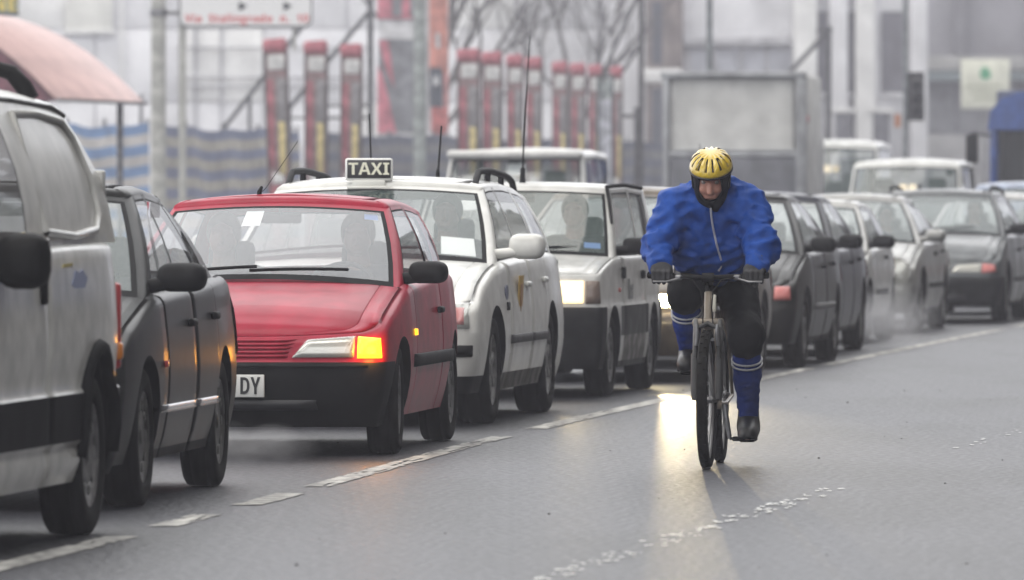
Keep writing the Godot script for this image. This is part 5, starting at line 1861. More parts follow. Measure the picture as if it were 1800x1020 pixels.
func lamp_posts() -> void:
	var pale := worn(lin(0.33, 0.36, 0.35), 0.6, 1.0, 0.2)
	var a := thing("lamp_post", "pale green grey lamp post in front of the totem", "lamp post", at(-1.69, 151))
	part_tube("shaft", a, pale, [Vector3.ZERO, Vector3(0, 9, 0)], [0.125, 0.10], 14)
	part_tube("foot_collar", a, pale, [Vector3.ZERO, Vector3(0, 0.5, 0)], 0.16, 12)
	part_tube("arm", a, pale, [Vector3(0, 8.9, 0), Vector3(0.4, 9.4, 0), Vector3(1.4, 9.6, 0)], 0.05, 8)
	part_box("lantern", a, M.grey_plastic, Vector3(1.6, 9.58, 0), Vector3(0.6, 0.14, 0.26), 0.05)
	var b := thing("lamp_post", "grey lamp post rising behind the box lorry", "lamp post", at(3.64, 152))
	var bg := worn(lin(0.20, 0.22, 0.23), 0.6, 1.0, 0.2)
	part_tube("shaft", b, bg, [Vector3.ZERO, Vector3(0, 9, 0)], [0.07, 0.05], 10)
	part_tube("arm", b, bg, [Vector3(0, 8.9, 0), Vector3(0.4, 9.4, 0), Vector3(1.2, 9.6, 0)], 0.04, 8)
	part_box("lantern", b, M.grey_plastic, Vector3(1.4, 9.58, 0), Vector3(0.6, 0.14, 0.26), 0.05)
	var c := thing("traffic_light", "dark traffic light on a grey pole left of the green emblem sign", "traffic light", at(8.11, 170))
	part_tube("pole", c, bg, [Vector3.ZERO, Vector3(0, 8.0, 0)], 0.055, 10)
	part_box("signal_head", c, M.grey_plastic, Vector3(0.22, 3.45, 0.05), Vector3(0.24, 0.85, 0.22), 0.04)
	part_box("backing_board", c, M.plastic, Vector3(0.22, 3.50, -0.02), Vector3(0.34, 1.0, 0.03), 0.01)
	for k in 3:
		var sh := Shape.new()
		sh.lathe(Vector3(0.22, 3.18 + 0.27 * k, 0.16), [Vector2(0.0, 0.0001), Vector2(0.01, 0.09), Vector2(0.10, 0.10), Vector2(0.10, 0.105), Vector2(0.0, 0.105)], 14, Basis(Vector3.BACK, Vector3.UP, Vector3.LEFT))
		obj("lamp_visor", sh, M.trim, c)
	part_box("orange_plate", c, mat(lin(0.40, 0.16, 0.07), 0.6), Vector3(-0.16, 3.0, 0.0), Vector3(0.12, 0.26, 0.03))

func facade(t: Node3D, wall: Material, z: float, x0: float, x1: float, h: float, depth: float) -> void:
	part_box("wall", t, wall, Vector3((x0 + x1) / 2, h / 2, z - depth / 2), Vector3(x1 - x0, h, depth))

func buildings() -> void:
	var pale := worn(lin(0.70, 0.70, 0.72), 0.9, 0.15, 0.10)
	var pale2 := worn(lin(0.76, 0.76, 0.75), 0.9, 0.2, 0.10)
	var shade := worn(lin(0.50, 0.50, 0.52), 0.9, 0.2, 0.2)
	var glassy := mat(lin(0.05, 0.055, 0.07), 0.25)
	# long pale hall behind the screens on the left
	var a := thing("pale_hall", "long pale panelled hall behind the striped screens", "building", at(0, 236))
	facade(a, shade, 0.0, -24.0, 2.6, 13.0, 10.0)
	for i in 11:
		for k in 6:
			var x := -23.9 + i * 2.4
			part_box("panel", a, pale2 if (i * 3 + k) % 5 == 0 else pale, Vector3(x + 1.18, 1.05 + k * 2.1, 0.05), Vector3(2.36, 2.07, 0.1), 0.012)
	facade(a, shade, 0.0, -80.0, -24.02, 11.0, 10.0)
	for i in 14:
		for k in 3:
			part_box("panel", a, pale2 if (i + k) % 3 == 0 else pale, Vector3(-78.0 + i * 4.0, 1.85 + k * 3.6, 0.05), Vector3(3.94, 3.56, 0.1), 0.012)
	for x in [-11.15, -9.05, -8.3]:
		part_tube("downpipe", a, pale2 if x < -10 else shade, [Vector3(x, 0, 0.2), Vector3(x, 13, 0.2)], 0.05, 8)
	for y in [4.9, 4.65, 5.75]:
		part_tube("rail", a, shade, [Vector3(-9.6, y, 0.3), Vector3(-4.0, y, 0.3)], 0.035, 6)
	var wn := part_box("window", a, worn(lin(0.68, 0.68, 0.64), 0.5, 0.3, 0.08), Vector3(-12.1, 6.9, 0.16), Vector3(1.35, 1.3, 0.12), 0.02)
	part_box("frame", wn, pale2, Vector3(-12.1, 6.2, 0.2), Vector3(1.5, 0.1, 0.2))
	# columned block in the middle distance
	var b := thing("columned_block", "hazy block with pale columns above the box lorry", "building", at(0, 262))
	facade(b, pale, 0.0, 2.7, 13.2, 14.0, 9.0)
	var brown := worn(lin(0.22, 0.18, 0.165), 0.9, 0.3, 0.25)
	part_box("pier", b, brown, Vector3(4.85, 6.5, 0.3), Vector3(1.15, 13, 0.6), 0.03)
	part_box("pier_band", b, pale2, Vector3(4.75, 5.35, 0.65), Vector3(1.25, 0.45, 0.12), 0.02)
	for y in [6.7, 3.95]:
		var w := part_box("window", b, glassy, Vector3(4.6, y, 0.63), Vector3(0.32, 2.0, 0.06))
		part_box("frame", w, brown, Vector3(4.6, y - 1.03, 0.66), Vector3(0.42, 0.06, 0.1))
	part_box("stone_base", b, pale2, Vector3(4.9, 2.6, 0.66), Vector3(0.8, 1.2, 0.2), 0.03)
	for k in 4:
		var x := 5.9 + k * 0.82
		var w := part_box("window", b, worn(lin(0.40, 0.41, 0.45), 0.4, 0.3, 0.1), Vector3(x + 0.12, 5.0, 0.04), Vector3(0.68, 2.3, 0.08))
		part_box("mullion", w, shade, Vector3(x - 0.25, 5.2, 0.1), Vector3(0.09, 2.6, 0.14))
	part_box("cornice", b, shade, Vector3(7.4, 6.45, 0.2), Vector3(3.9, 0.28, 0.4), 0.03)
	for e in [[9.3, 0.75, 0], [10.35, 0.6, 1], [11.2, 0.62, 0], [12.9, 0.55, 1]]:
		part_box("column", b, pale2 if e[2] == 0 else pale, Vector3(e[0], 6.5, 0.3), Vector3(e[1], 13, 0.6), 0.06)
	for x in [9.82, 10.8, 12.1]:
		var w := part_box("window", b, worn(lin(0.115, 0.11, 0.13), 0.5, 0.3, 0.15), Vector3(x, 6.1, 0.05), Vector3(0.42 if x < 12 else 0.75, 2.6, 0.1))
		part_box("frame", w, pale, Vector3(x, 4.75, 0.12), Vector3(0.6, 0.12, 0.2))
	for x in [10.5, 11.7]:
		var w := part_box("doorway", b, worn(lin(0.13, 0.13, 0.15), 0.6), Vector3(x, 3.6, 0.34), Vector3(0.5, 1.2, 0.62))
		part_box("frame", w, pale2, Vector3(x, 4.25, 0.4), Vector3(0.75, 0.12, 0.62))
	part_box("low_wall", b, worn(lin(0.14, 0.14, 0.165), 0.8, 0.3, 0.2), Vector3(11.8, 1.4, 1.6), Vector3(2.9, 2.6, 0.3))
	# dark grey block on the right, lost in the haze
	var c := thing("grey_block", "large dim grey block in the haze at upper right", "building", at(0, 290))
	var dim := worn(lin(0.26, 0.255, 0.275), 0.95, 0.1, 0.15)
	facade(c, dim, 0.0, 12.8, 34.0, 15.0, 12.0)
	part_box("canopy", c, worn(lin(0.12, 0.155, 0.16), 0.8, 0.2, 0.15), Vector3(16.0, 5.75, 0.8), Vector3(6.0, 0.35, 1.6), 0.04)
	part_box("canopy_edge", c, worn(lin(0.30, 0.30, 0.29), 0.8, 0.2, 0.15), Vector3(16.0, 6.2, 0.8), Vector3(6.2, 0.5, 1.7), 0.04)
	for k in 5:
		var w := part_box("shop_window", c, worn(lin(0.22, 0.225, 0.235), 0.5, 0.3, 0.15), Vector3(13.9 + k * 1.15, 4.6, 0.05), Vector3(0.95, 1.6, 0.1))
		part_box("mullion", w, dim, Vector3(13.9 + k * 1.15, 4.6, 0.12), Vector3(0.06, 1.6, 0.1))
	part_box("parapet", c, worn(lin(0.27, 0.27, 0.27), 0.9, 0.2, 0.15), Vector3(19.0, 2.4, 2.0), Vector3(12.0, 2.6, 0.3), 0.03)
	for k in 6:
		part_box("pilaster", c, worn(lin(0.19, 0.185, 0.20), 0.9, 0.2, 0.15), Vector3(13.2 + k * 2.6, 10.6, 0.12), Vector3(0.5, 8.2, 0.24), 0.03)
	# sign with a green emblem
	var s := thing("emblem_sign", "pale square sign with a green leaf shaped emblem", "sign", at(14.35, 250))
	part_box("board", s, worn(lin(0.66, 0.67, 0.56), 0.6, 0.4, 0.08), Vector3(0, 4.92, 0), Vector3(1.48, 1.5, 0.12), 0.02)
	part_tube("post", s, M.steel, [Vector3(0, 0, -0.1), Vector3(0, 5.5, -0.1)], 0.07, 8)
	var em := Shape.new()
	var pl := PackedVector2Array()
	for k in 18:
		var an := TAU * k / 18
		var r := 0.165 * (1.0 + 0.45 * pow(maxf(0.0, cos(an - 1.75)), 8.0))
		pl.append(Vector2(cos(an) * r, sin(an) * r))
	em.slab(pl, 0.06, 0.075, Transform3D(Basis(), Vector3(0.0, 5.22, 0)))
	obj("emblem", em, mat(lin(0.05, 0.30, 0.14), 0.6), s)
	for k in 3:
		var ln := mat(lin(0.32, 0.34, 0.24), 0.7)
		part_box("text_line", s, ln, Vector3(0.05 * (k - 1), 4.86 - 0.19 * k, 0.065), Vector3(1.1 - 0.15 * k, 0.06, 0.012))

# unseen dark house row, added right of the view for the cars' flanks to mirror
func street_right() -> void:
	var brick := worn(lin(0.10, 0.082, 0.075), 0.9, 0.3, 0.3)
	var glassy := mat(lin(0.03, 0.035, 0.04), 0.2)
	for i in range(1, 10):
		var d := -30.0 + i * 34.0
		var x := smooth_lookup(LINE, maxf(d, 20.0) + 16.0) + 10.5
		var t := thing("added_dark_house", "added unseen dark brick house of the row across the road, number %s from the near end" % ["", "one", "two", "three", "four", "five", "six", "seven", "eight", "nine", "ten"][i], "building", at(x, d + 17.0), -0.13, "added unseen houses across the road")
		var h := 13.0 + 1.7 * ((i * 5) % 3)
		part_box("wall", t, brick, Vector3(5.0, h / 2, 0), Vector3(10.0, h, 33.6))
		part_box("roof", t, worn(lin(0.06, 0.045, 0.04), 0.9), Vector3(4.8, h + 0.25, 0), Vector3(10.8, 0.5, 34.0))
		for k in 7:
			for f in 3:
				var w := part_box("window", t, glassy, Vector3(-0.02, 2.6 + f * 3.4, -14.0 + k * 4.6), Vector3(0.08, 1.9, 1.3))
				part_box("sill", w, worn(lin(0.25, 0.25, 0.24), 0.8), Vector3(-0.08, 1.58 + f * 3.4, -14.0 + k * 4.6), Vector3(0.2, 0.1, 1.5))
# ---------------------------------------------------------------- vehicles of the other lane
func other_lane() -> void:
	# white minibus behind the taxi
	var C := preset("minivan")
	C.paint = paint(lin(0.60, 0.60, 0.58), 0.0, 0.10)
	C.pillar_mat = C.paint
	C.rules = [["front_bumper", C.zf + C.Ra, 9.0, 0.0, 0.47, M.grey_plastic], ["door", -0.05, 0.85, 0.25, 9.0, C.paint]]
	C.w = 0.93
	C.xt = 0.77
	C.roof = [[-1.6, 1.83], [-0.5, 1.86], [0.9, 1.84], [1.1, 1.82]]
	var car := build_car(C)
	both(C, car, "headlight", [Vector2(0.42, 0.60), Vector2(0.68, 0.60), Vector2(0.68, 0.76), Vector2(0.42, 0.76)], 0.012, M.lens, 8, 4, 0.004)
	add_mirror(C, car, 1.30, 1.20, Vector3(0.16, 0.22, 0.10), M.plastic, 0.03)
	on_screen(C, car, -0.12, 0.14, 0.72, 0.88, M.paper)
	var vs := Shape.new()
	vs.rbox(Vector3(0, 1.85, 1.15), Vector3(1.56, 0.10, 0.30), 0.04)
	obj("sun_peak", vs, C.paint, car)
	var red := Shape.new()
	red.rbox(Vector3(0.74, 1.45, 0.55), Vector3(0.06, 0.10, 0.06), 0.02)
	obj("red_reflection", red, M.red_glint, car)  # glowing block stands in for a reflected tail light
	place(car, C, "minibus", 0.95, 95.0, 0.12, "white minibus in the other lane behind the white estate taxi", "minibus", "vehicles of the far lane")
	# white van behind the silver saloon
	var K := preset("minivan")
	K.paint = paint(lin(0.62, 0.63, 0.61), 0.0, 0.10)
	K.rules = [["front_bumper", K.zf + K.Ra, 9.0, 0.0, 0.47, M.grey_plastic], ["door", -0.05, 0.85, 0.25, 9.0, K.paint]]
	K.w = 0.87
	K.xt = 0.72
	K.roof = [[-1.6, 1.80], [-0.5, 1.83], [0.9, 1.81], [1.1, 1.79]]
	var kan := build_car(K)
	both(K, kan, "headlight", [Vector2(0.42, 0.60), Vector2(0.70, 0.60), Vector2(0.70, 0.76), Vector2(0.42, 0.76)], 0.012, M.lens, 8, 4, 0.004)
	add_mirror(K, kan, 1.30, 1.22, Vector3(0.15, 0.22, 0.10), M.plastic, 0.10)
	on_screen(K, kan, -0.10, 0.03, 0.55, 0.66, M.head_dim)  # two pale patches stand in for lights reflected in the windscreen
	on_screen(K, kan, 0.07, 0.20, 0.55, 0.66, M.head_dim)
	place(kan, K, "delivery_van", 6.20, 112.0, 0.13, "white van seen over the silver saloon's roof", "van", "vehicles of the far lane")
	var N := kan.duplicate()
	N.name = numbered("delivery_van")
	add_child(N)
	N.position = at(5.55, 141.0)
	N.scale = Vector3(1.1, 1.25, 1.1)
	tag(N, "pale van mostly hidden between box lorry and white van", "van", "vehicles of the far lane")
	box_lorry()
	blue_lorry()

func lorry_wheels(t: Node3D, xs: float, zs: Array, R := 0.42) -> void:
	for z in zs:
		for s in [1.0, -1.0]:
			add_wheel(t, Vector3(s * xs, R, z), R, 0.22, s, "cap", M.hubcap)

func box_lorry() -> void:
	var t := thing("box_lorry", "grey box lorry with a white roller shutter at its rear", "lorry", at(3.28, 122.0), -0.10, "vehicles of the far lane")
	var frame := worn(lin(0.32, 0.33, 0.345), 0.6, 0.6, 0.2)
	var slat := worn(lin(0.74, 0.74, 0.72), 0.6, 0.6, 0.10)
	var side := worn(lin(0.58, 0.58, 0.56), 0.65, 0.5, 0.15)
	part_box("box_body", t, side, Vector3(0, 2.13, -2.15), Vector3(2.06, 2.16, 4.1), 0.03)
	part_box("rear_post", t, frame, Vector3(-1.0, 2.13, 0), Vector3(0.10, 2.16, 0.18), 0.02)
	part_box("rear_post", t, frame, Vector3(1.0, 2.13, 0), Vector3(0.16, 2.16, 0.18), 0.02)
	part_box("rear_header", t, frame, Vector3(0, 3.19, 0), Vector3(2.16, 0.10, 0.20), 0.02)
	part_box("rear_sill", t, frame, Vector3(0, 2.02, 0), Vector3(1.9, 0.12, 0.18), 0.02)
	for k in 14:
		part_box("shutter_slat", t, slat, Vector3(-0.03, 2.12 + 0.074 * k, -0.03), Vector3(1.84, 0.060, 0.05), 0.02)
	part_box("tail_board", t, worn(lin(0.14, 0.145, 0.165), 0.6, 0.6, 0.2), Vector3(0.05, 1.5, 0.04), Vector3(1.98, 0.92, 0.08), 0.02)
	part_box("bumper", t, M.grey_plastic, Vector3(0, 0.62, 0.02), Vector3(2.0, 0.14, 0.12), 0.02)
	for s in [-1.0, 1.0]:
		part_box("tail_lamp", t, M.red_lens, Vector3(s * 0.85, 0.82, 0.06), Vector3(0.22, 0.10, 0.05), 0.015)
	part_box("chassis", t, M.black, Vector3(0, 0.8, -2.6), Vector3(0.9, 0.3, 5.4))
	part_box("cab", t, worn(lin(0.4, 0.4, 0.4), 0.5), Vector3(0, 1.45, -5.2), Vector3(1.95, 1.9, 1.6), 0.15)
	part_box("side_marker", t, M.pink_lens, Vector3(1.045, 2.55, -0.9), Vector3(0.02, 0.10, 0.28), 0.008)
	lorry_wheels(t, 0.85, [-1.0, -5.0])

func blue_lorry() -> void:
	var t := thing("blue_lorry", "blue lorry with black mirrors at the right edge", "lorry", at(8.62, 130.0), -0.14, "vehicles of the far lane")
	var blue := paint(lin(0.035, 0.085, 0.30), 0.0, 0.12)
	# cab shell: front wall with a window opening, roof bow, sides
	var cab := Shape.new()
	cab.rbox(Vector3(0, 0.95, -0.9), Vector3(2.2, 1.1, 1.8), 0.12)
	for s in [-1.0, 1.0]:
		cab.rbox(Vector3(s * 1.03, 1.95, -0.06), Vector3(0.13, 1.3, 0.12), 0.04)
		cab.rbox(Vector3(s * 1.06, 1.95, -1.2), Vector3(0.08, 1.3, 1.2), 0.03)
	obj("cab", cab, blue, t)
	var vis := Shape.new()
	vis.slab(PackedVector2Array([Vector2(-1.12, 2.45), Vector2(1.12, 2.45), Vector2(1.08, 2.75), Vector2(0.9, 2.95), Vector2(0.6, 3.06), Vector2(-0.6, 3.06), Vector2(-0.9, 2.95), Vector2(-1.08, 2.75)]), -1.9, 0.05)
	obj("visor", vis, blue, t)
	var w := Shape.new()
	w.quad(Vector3(-0.98, 1.48, 0.0), Vector3(0.98, 1.48, 0.0), Vector3(0.98, 2.46, -0.08), Vector3(-0.98, 2.46, -0.08))
	obj("windshield", w, M.glass_dark, t)
	part_box("cabin_back", t, M.interior, Vector3(0, 1.9, -1.5), Vector3(2.0, 1.2, 0.1))
	for k in 5:
		part_box("reflected_streak", t, worn(lin(0.20, 0.20, 0.21), 0.9), Vector3(-0.5 + k * 0.35, 2.05, -0.5), Vector3(0.16, 0.9, 0.05), 0.02)  # grey strips stand in for streaks reflected in the windscreen
	for s in [-1.0, 1.0]:
		var mo := part_box("wing_mirror", t, M.plastic, Vector3(s * 1.36, 2.15, 0.1), Vector3(0.2, 0.46, 0.10), 0.04)
		part_box("small_mirror", mo, M.plastic, Vector3(s * 1.72, 1.86, 0.0), Vector3(0.12, 0.26, 0.08), 0.03)
		part_tube("bracket", mo, M.trim, [Vector3(s * 1.05, 2.35, 0.0), Vector3(s * 1.36, 2.40, 0.1), Vector3(s * 1.36, 2.15, 0.1)], 0.018, 6)
		part_box("headlight", t, M.lens, Vector3(s * 0.8, 0.72, 0.01), Vector3(0.34, 0.18, 0.04), 0.02)
	part_box("bumper", t, M.grey_plastic, Vector3(0, 0.55, 0.0), Vector3(2.25, 0.25, 0.2), 0.05)
	part_box("grille", t, M.black, Vector3(0, 1.05, 0.01), Vector3(1.3, 0.3, 0.04), 0.01)
	part_box("load_box", t, worn(lin(0.10, 0.12, 0.2), 0.7), Vector3(0, 2.0, -5.0), Vector3(2.3, 2.2, 6.0), 0.05)
	part_box("beacon", t, M.trim, Vector3(-0.3, 3.12, -0.4), Vector3(0.14, 0.14, 0.14), 0.04)
	lorry_wheels(t, 0.95, [-0.9, -6.5], 0.46)
# ---------------------------------------------------------------- people and the bicycle
# A field of tapered capsules joined by a smooth minimum, meshed as surface nets.
# bone: [a, b, ra, rb, k] ; ball: [centre, radii (Vector3)] ; cut: ["cut", centre, radii]
class Field:
	var lo: Vector3
	var c: float
	var nx: int
	var ny: int
	var nz: int
	var f: PackedFloat32Array
	func _init(a: Vector3, b: Vector3, cell: float) -> void:
		lo = a
		c = cell
		nx = int((b.x - a.x) / cell) + 2
		ny = int((b.y - a.y) / cell) + 2
		nz = int((b.z - a.z) / cell) + 2
		f.resize(nx * ny * nz)
		f.fill(1.0)
	func span(p: float, l: float, n: int) -> int:
		return clampi(int((p - l) / c), 0, n - 1)
	func bone(a: Vector3, b: Vector3, ra: float, rb: float, k := 0.03) -> void:
		var m := maxf(ra, rb) + k + c * 3.0
		var i0 := span(minf(a.x, b.x) - m, lo.x, nx)
		var i1 := span(maxf(a.x, b.x) + m, lo.x, nx)
		var j0 := span(minf(a.y, b.y) - m, lo.y, ny)
		var j1 := span(maxf(a.y, b.y) + m, lo.y, ny)
		var l0 := span(minf(a.z, b.z) - m, lo.z, nz)
		var l1 := span(maxf(a.z, b.z) + m, lo.z, nz)
		var ab := b - a
		var q := maxf(ab.length_squared(), 1e-9)
		for i in range(i0, i1 + 1):
			for j in range(j0, j1 + 1):
				var at := (i * ny + j) * nz
				for l in range(l0, l1 + 1):
					var p := Vector3(lo.x + i * c, lo.y + j * c, lo.z + l * c) - a
					var t := clampf(p.dot(ab) / q, 0.0, 1.0)
					var d := (p - ab * t).length() - lerpf(ra, rb, t)
					var o := f[at + l]
					var h := maxf(k - absf(d - o), 0.0) / k
					f[at + l] = minf(d, o) - h * h * k * 0.25
	func ball(a: Vector3, r: Vector3, k := 0.02, cut := false, turn := Basis()) -> void:
		var m := maxf(r.x, maxf(r.y, r.z)) + k + c * 3.0
		var rm := minf(r.x, minf(r.y, r.z))
		var inv := turn.inverse()
		for i in range(span(a.x - m, lo.x, nx), span(a.x + m, lo.x, nx) + 1):
			for j in range(span(a.y - m, lo.y, ny), span(a.y + m, lo.y, ny) + 1):
				var at := (i * ny + j) * nz
				for l in range(span(a.z - m, lo.z, nz), span(a.z + m, lo.z, nz) + 1):
					var p := inv * (Vector3(lo.x + i * c, lo.y + j * c, lo.z + l * c) - a)
					var e := p / r
					var n := e.length()
					var d := n * (n - 1.0) / maxf((e / r).length(), 1e-6) if n > 0.001 else -rm
					var o := f[at + l]
					if cut:
						f[at + l] = maxf(o, -d)
					else:
						var h := maxf(k - absf(d - o), 0.0) / k
						f[at + l] = minf(d, o) - h * h * k * 0.25
	func below(y: float, above := false) -> void:
		for i in nx:
			for j in ny:
				var d := lo.y + j * c - y
				if above:
					d = -d
				for l in nz:
					var n := (i * ny + j) * nz + l
					f[n] = maxf(f[n], d)
	func folds(nzz: FastNoiseLite, amp: float, st: Vector3) -> void:
		for i in nx:
			for j in ny:
				for l in nz:
					var n := (i * ny + j) * nz + l
					if absf(f[n]) < 0.05:
						var v := nzz.get_noise_3d((lo.x + i * c) * st.x, (lo.y + j * c) * st.y, (lo.z + l * c) * st.z)
						f[n] += amp * (absf(v) * 2.0 - 0.5)
	func front(x: float, y: float) -> float:
		var i := span(x, lo.x, nx)
		var j := span(y, lo.y, ny)
		for l in range(nz - 1, -1, -1):
			if f[(i * ny + j) * nz + l] < 0.0:
				return lo.z + l * c
		return lo.z
	func mesh_into(s: Shape) -> void:
		var id := {}
		var pt := PackedVector3Array()
		var off := [0, nz, ny * nz, ny * nz + nz, 1, nz + 1, ny * nz + 1, ny * nz + nz + 1]
		# corner order: bit0 -> j, bit1 -> i, bit2 -> l
		for i in nx - 1:
			for j in ny - 1:
				for l in nz - 1:
					var b := (i * ny + j) * nz + l
					var neg := 0
					for k in 8:
						if f[b + off[k]] < 0.0:
							neg += 1
					if neg == 0 or neg == 8:
						continue
					var sum := Vector3.ZERO
					var cnt := 0
					for e in EDGES:
						var v0 := f[b + off[e[0]]]
						var v1 := f[b + off[e[1]]]
						if (v0 < 0.0) != (v1 < 0.0):
							var t := v0 / (v0 - v1)
							var p0 := Vector3((e[0] >> 1) & 1, e[0] & 1, (e[0] >> 2) & 1)
							var p1 := Vector3((e[1] >> 1) & 1, e[1] & 1, (e[1] >> 2) & 1)
							sum += p0.lerp(p1, t)
							cnt += 1
					id[b] = pt.size()
					pt.append(lo + (Vector3(i, j, l) + sum / cnt) * c)
		var step := [ny * nz, nz, 1]
		for i in range(1, nx - 1):
			for j in range(1, ny - 1):
				for l in range(1, nz - 1):
					var b := (i * ny + j) * nz + l
					var s0 := f[b] < 0.0
					for ax in 3:
						if s0 == (f[b + step[ax]] < 0.0):
							continue
						var u: int = step[(ax + 1) % 3]
						var v: int = step[(ax + 2) % 3]
						var q := [id.get(b - u - v, -1), id.get(b - v, -1), id.get(b, -1), id.get(b - u, -1)]
						if q.has(-1):
							continue
						if s0:
							s.quad(pt[q[0]], pt[q[1]], pt[q[2]], pt[q[3]])
						else:
							s.quad(pt[q[0]], pt[q[3]], pt[q[2]], pt[q[1]])
	const EDGES := [[0, 1], [2, 3], [4, 5], [6, 7], [0, 2], [1, 3], [4, 6], [5, 7], [0, 4], [1, 5], [2, 6], [3, 7]]

func cloth(c: Color) -> StandardMaterial3D:
	var m := worn(c, 0.62, 3.0, 0.15)
	m.metallic_specular = 0.2
	return m

func cyclist() -> void:
	var dx := 0.085
	var place_ := Transform3D(Basis(Vector3.UP, atan2(-dx, 1.0)), at(0.94, 39.8))
	bicycle(place_)
	var t := thing("person", "cyclist in blue jacket and yellow helmet riding towards the viewer", "person")
	t.transform = place_
	# joints
	var sh := [Vector3(-0.185, 1.275, -0.40), Vector3(0.19, 1.275, -0.40)]
	var el := [Vector3(-0.250, 1.075, -0.26), Vector3(0.252, 1.075, -0.26)]
	var wr := [Vector3(-0.232, 0.975, -0.125), Vector3(0.232, 0.975, -0.125)]
	var hip := [Vector3(-0.085, 0.93, -0.82), Vector3(0.085, 0.93, -0.82)]
	var kn := [Vector3(-0.13, 0.845, -0.42), Vector3(0.165, 0.635, -0.47)]
	var an := [Vector3(-0.122, 0.545, -0.62), Vector3(0.165, 0.215, -0.66)]
	var toe := [Vector3(-0.128, 0.50, -0.46), Vector3(0.17, 0.155, -0.49)]
	var neck := Vector3(0, 1.31, -0.36)
	var head := Vector3(0.005, 1.418, -0.26)
	var tilt := Basis(Vector3.RIGHT, 0.42)
	# body, one continuous surface
	var bs := Shape.new()
	var F := Field.new(Vector3(-0.40, 0.08, -1.02), Vector3(0.40, 1.40, -0.02), 0.016)
	F.bone(Vector3(0, 0.98, -0.80), Vector3(0, 1.2, -0.48), 0.13, 0.135, 0.06)
	F.bone(Vector3(-0.10, 1.24, -0.42), Vector3(0.10, 1.24, -0.42), 0.10, 0.10, 0.06)
	F.bone(neck - Vector3(0, 0.06, 0.05), head - Vector3(0, 0.04, 0), 0.058, 0.055, 0.05)
	for i in 2:
		F.bone(sh[i], el[i], 0.052, 0.037, 0.04)
		F.bone(el[i], wr[i], 0.036, 0.028, 0.03)
		F.bone(hip[i], kn[i], 0.088, 0.058, 0.05)
		F.bone(kn[i], kn[i].lerp(an[i], 0.35), 0.055, 0.054, 0.03)
		F.bone(kn[i].lerp(an[i], 0.35), an[i], 0.054, 0.038, 0.03)
		F.bone(an[i] - Vector3(0, 0.04, 0.02), toe[i], 0.036, 0.03, 0.03)
	F.mesh_into(bs)
	var Hd := Field.new(head - Vector3(0.12, 0.16, 0.15), head + Vector3(0.12, 0.15, 0.17), 0.006)
	var hb := func(p: Vector3) -> Vector3: return head + tilt * p
	Hd.ball(head, Vector3(0.078, 0.108, 0.098), 0.02, false, tilt)
	Hd.ball(hb.call(Vector3(0, -0.055, 0.035)), Vector3(0.056, 0.062, 0.06), 0.03, false, tilt)
	Hd.bone(hb.call(Vector3(0, -0.002, 0.093)), hb.call(Vector3(0, -0.040, 0.112)), 0.009, 0.015, 0.012)
	for s in [-1.0, 1.0]:
		Hd.ball(hb.call(Vector3(s * 0.03, -0.04, 0.078)), Vector3(0.022, 0.02, 0.02), 0.015, false, tilt)
		Hd.ball(hb.call(Vector3(s * 0.031, 0.006, 0.101)), Vector3(0.017, 0.010, 0.012), 0.004, true, tilt)
		Hd.ball(hb.call(Vector3(s * 0.079, -0.01, -0.005)), Vector3(0.014, 0.032, 0.02), 0.01, false, tilt)
		Hd.bone(hb.call(Vector3(s * 0.012, 0.024, 0.097)), hb.call(Vector3(s * 0.048, 0.024, 0.086)), 0.008, 0.006, 0.012)
	Hd.bone(hb.call(Vector3(-0.022, -0.074, 0.088)), hb.call(Vector3(0.022, -0.074, 0.088)), 0.009, 0.009, 0.01)
	Hd.ball(hb.call(Vector3(0, -0.068, 0.104)), Vector3(0.024, 0.0025, 0.012), 0.002, true, tilt)
	Hd.mesh_into(bs)
	var body := obj("body", bs, M.skin, t)
	for s in [-1.0, 1.0]:
		var ey := Shape.new()
		ey.ball(hb.call(Vector3(s * 0.031, 0.006, 0.085)), Vector3.ONE * 0.0125, Basis(), 10, 7)
		obj("eye", ey, mat(lin(0.25, 0.22, 0.2), 0.2), body)
	# black balaclava with an opening for the face
	var bl := Shape.new()
	var B := Field.new(head - Vector3(0.16, 0.24, 0.19), head + Vector3(0.16, 0.16, 0.18), 0.008)
	B.ball(head, Vector3(0.090, 0.115, 0.108), 0.02, false, tilt)
	B.ball(hb.call(Vector3(0, -0.070, 0.030)), Vector3(0.066, 0.066, 0.070), 0.04, false, tilt)
	B.bone(hb.call(Vector3(0, -0.10, 0.0)), neck + Vector3(0, -0.04, 0.0), 0.062, 0.075, 0.05)
	B.ball(hb.call(Vector3(0, -0.022, 0.135)), Vector3(0.066, 0.080, 0.10), 0.01, true, tilt)
	B.mesh_into(bl)
	obj("balaclava", bl, cloth(lin(0.010, 0.010, 0.014)), t)
	helmet(t, head, tilt)
	# jacket
	var nz := FastNoiseLite.new()
	nz.seed = 7
	nz.frequency = 1.0
	nz.fractal_octaves = 2
	var J := Field.new(Vector3(-0.42, 0.84, -1.0), Vector3(0.42, 1.46, -0.05), 0.0115)
	J.bone(Vector3(0, 1.0, -0.78), Vector3(0, 1.16, -0.50), 0.165, 0.165, 0.06)
	J.bone(Vector3(-0.09, 1.10, -0.45), Vector3(0.09, 1.10, -0.45), 0.125, 0.125, 0.08)
	J.bone(Vector3(-0.075, 1.04, -0.50), Vector3(0.075, 1.02, -0.50), 0.115, 0.11, 0.08)
	J.bone(Vector3(-0.12, 1.255, -0.41), Vector3(0.12, 1.255, -0.41), 0.112, 0.112, 0.07)
	J.bone(Vector3(0, 1.27, -0.39), Vector3(0, 1.35, -0.33), 0.12, 0.098, 0.05)
	J.bone(Vector3(-0.06, 1.335, -0.43), Vector3(0.085, 1.345, -0.42), 0.065, 0.07, 0.04)
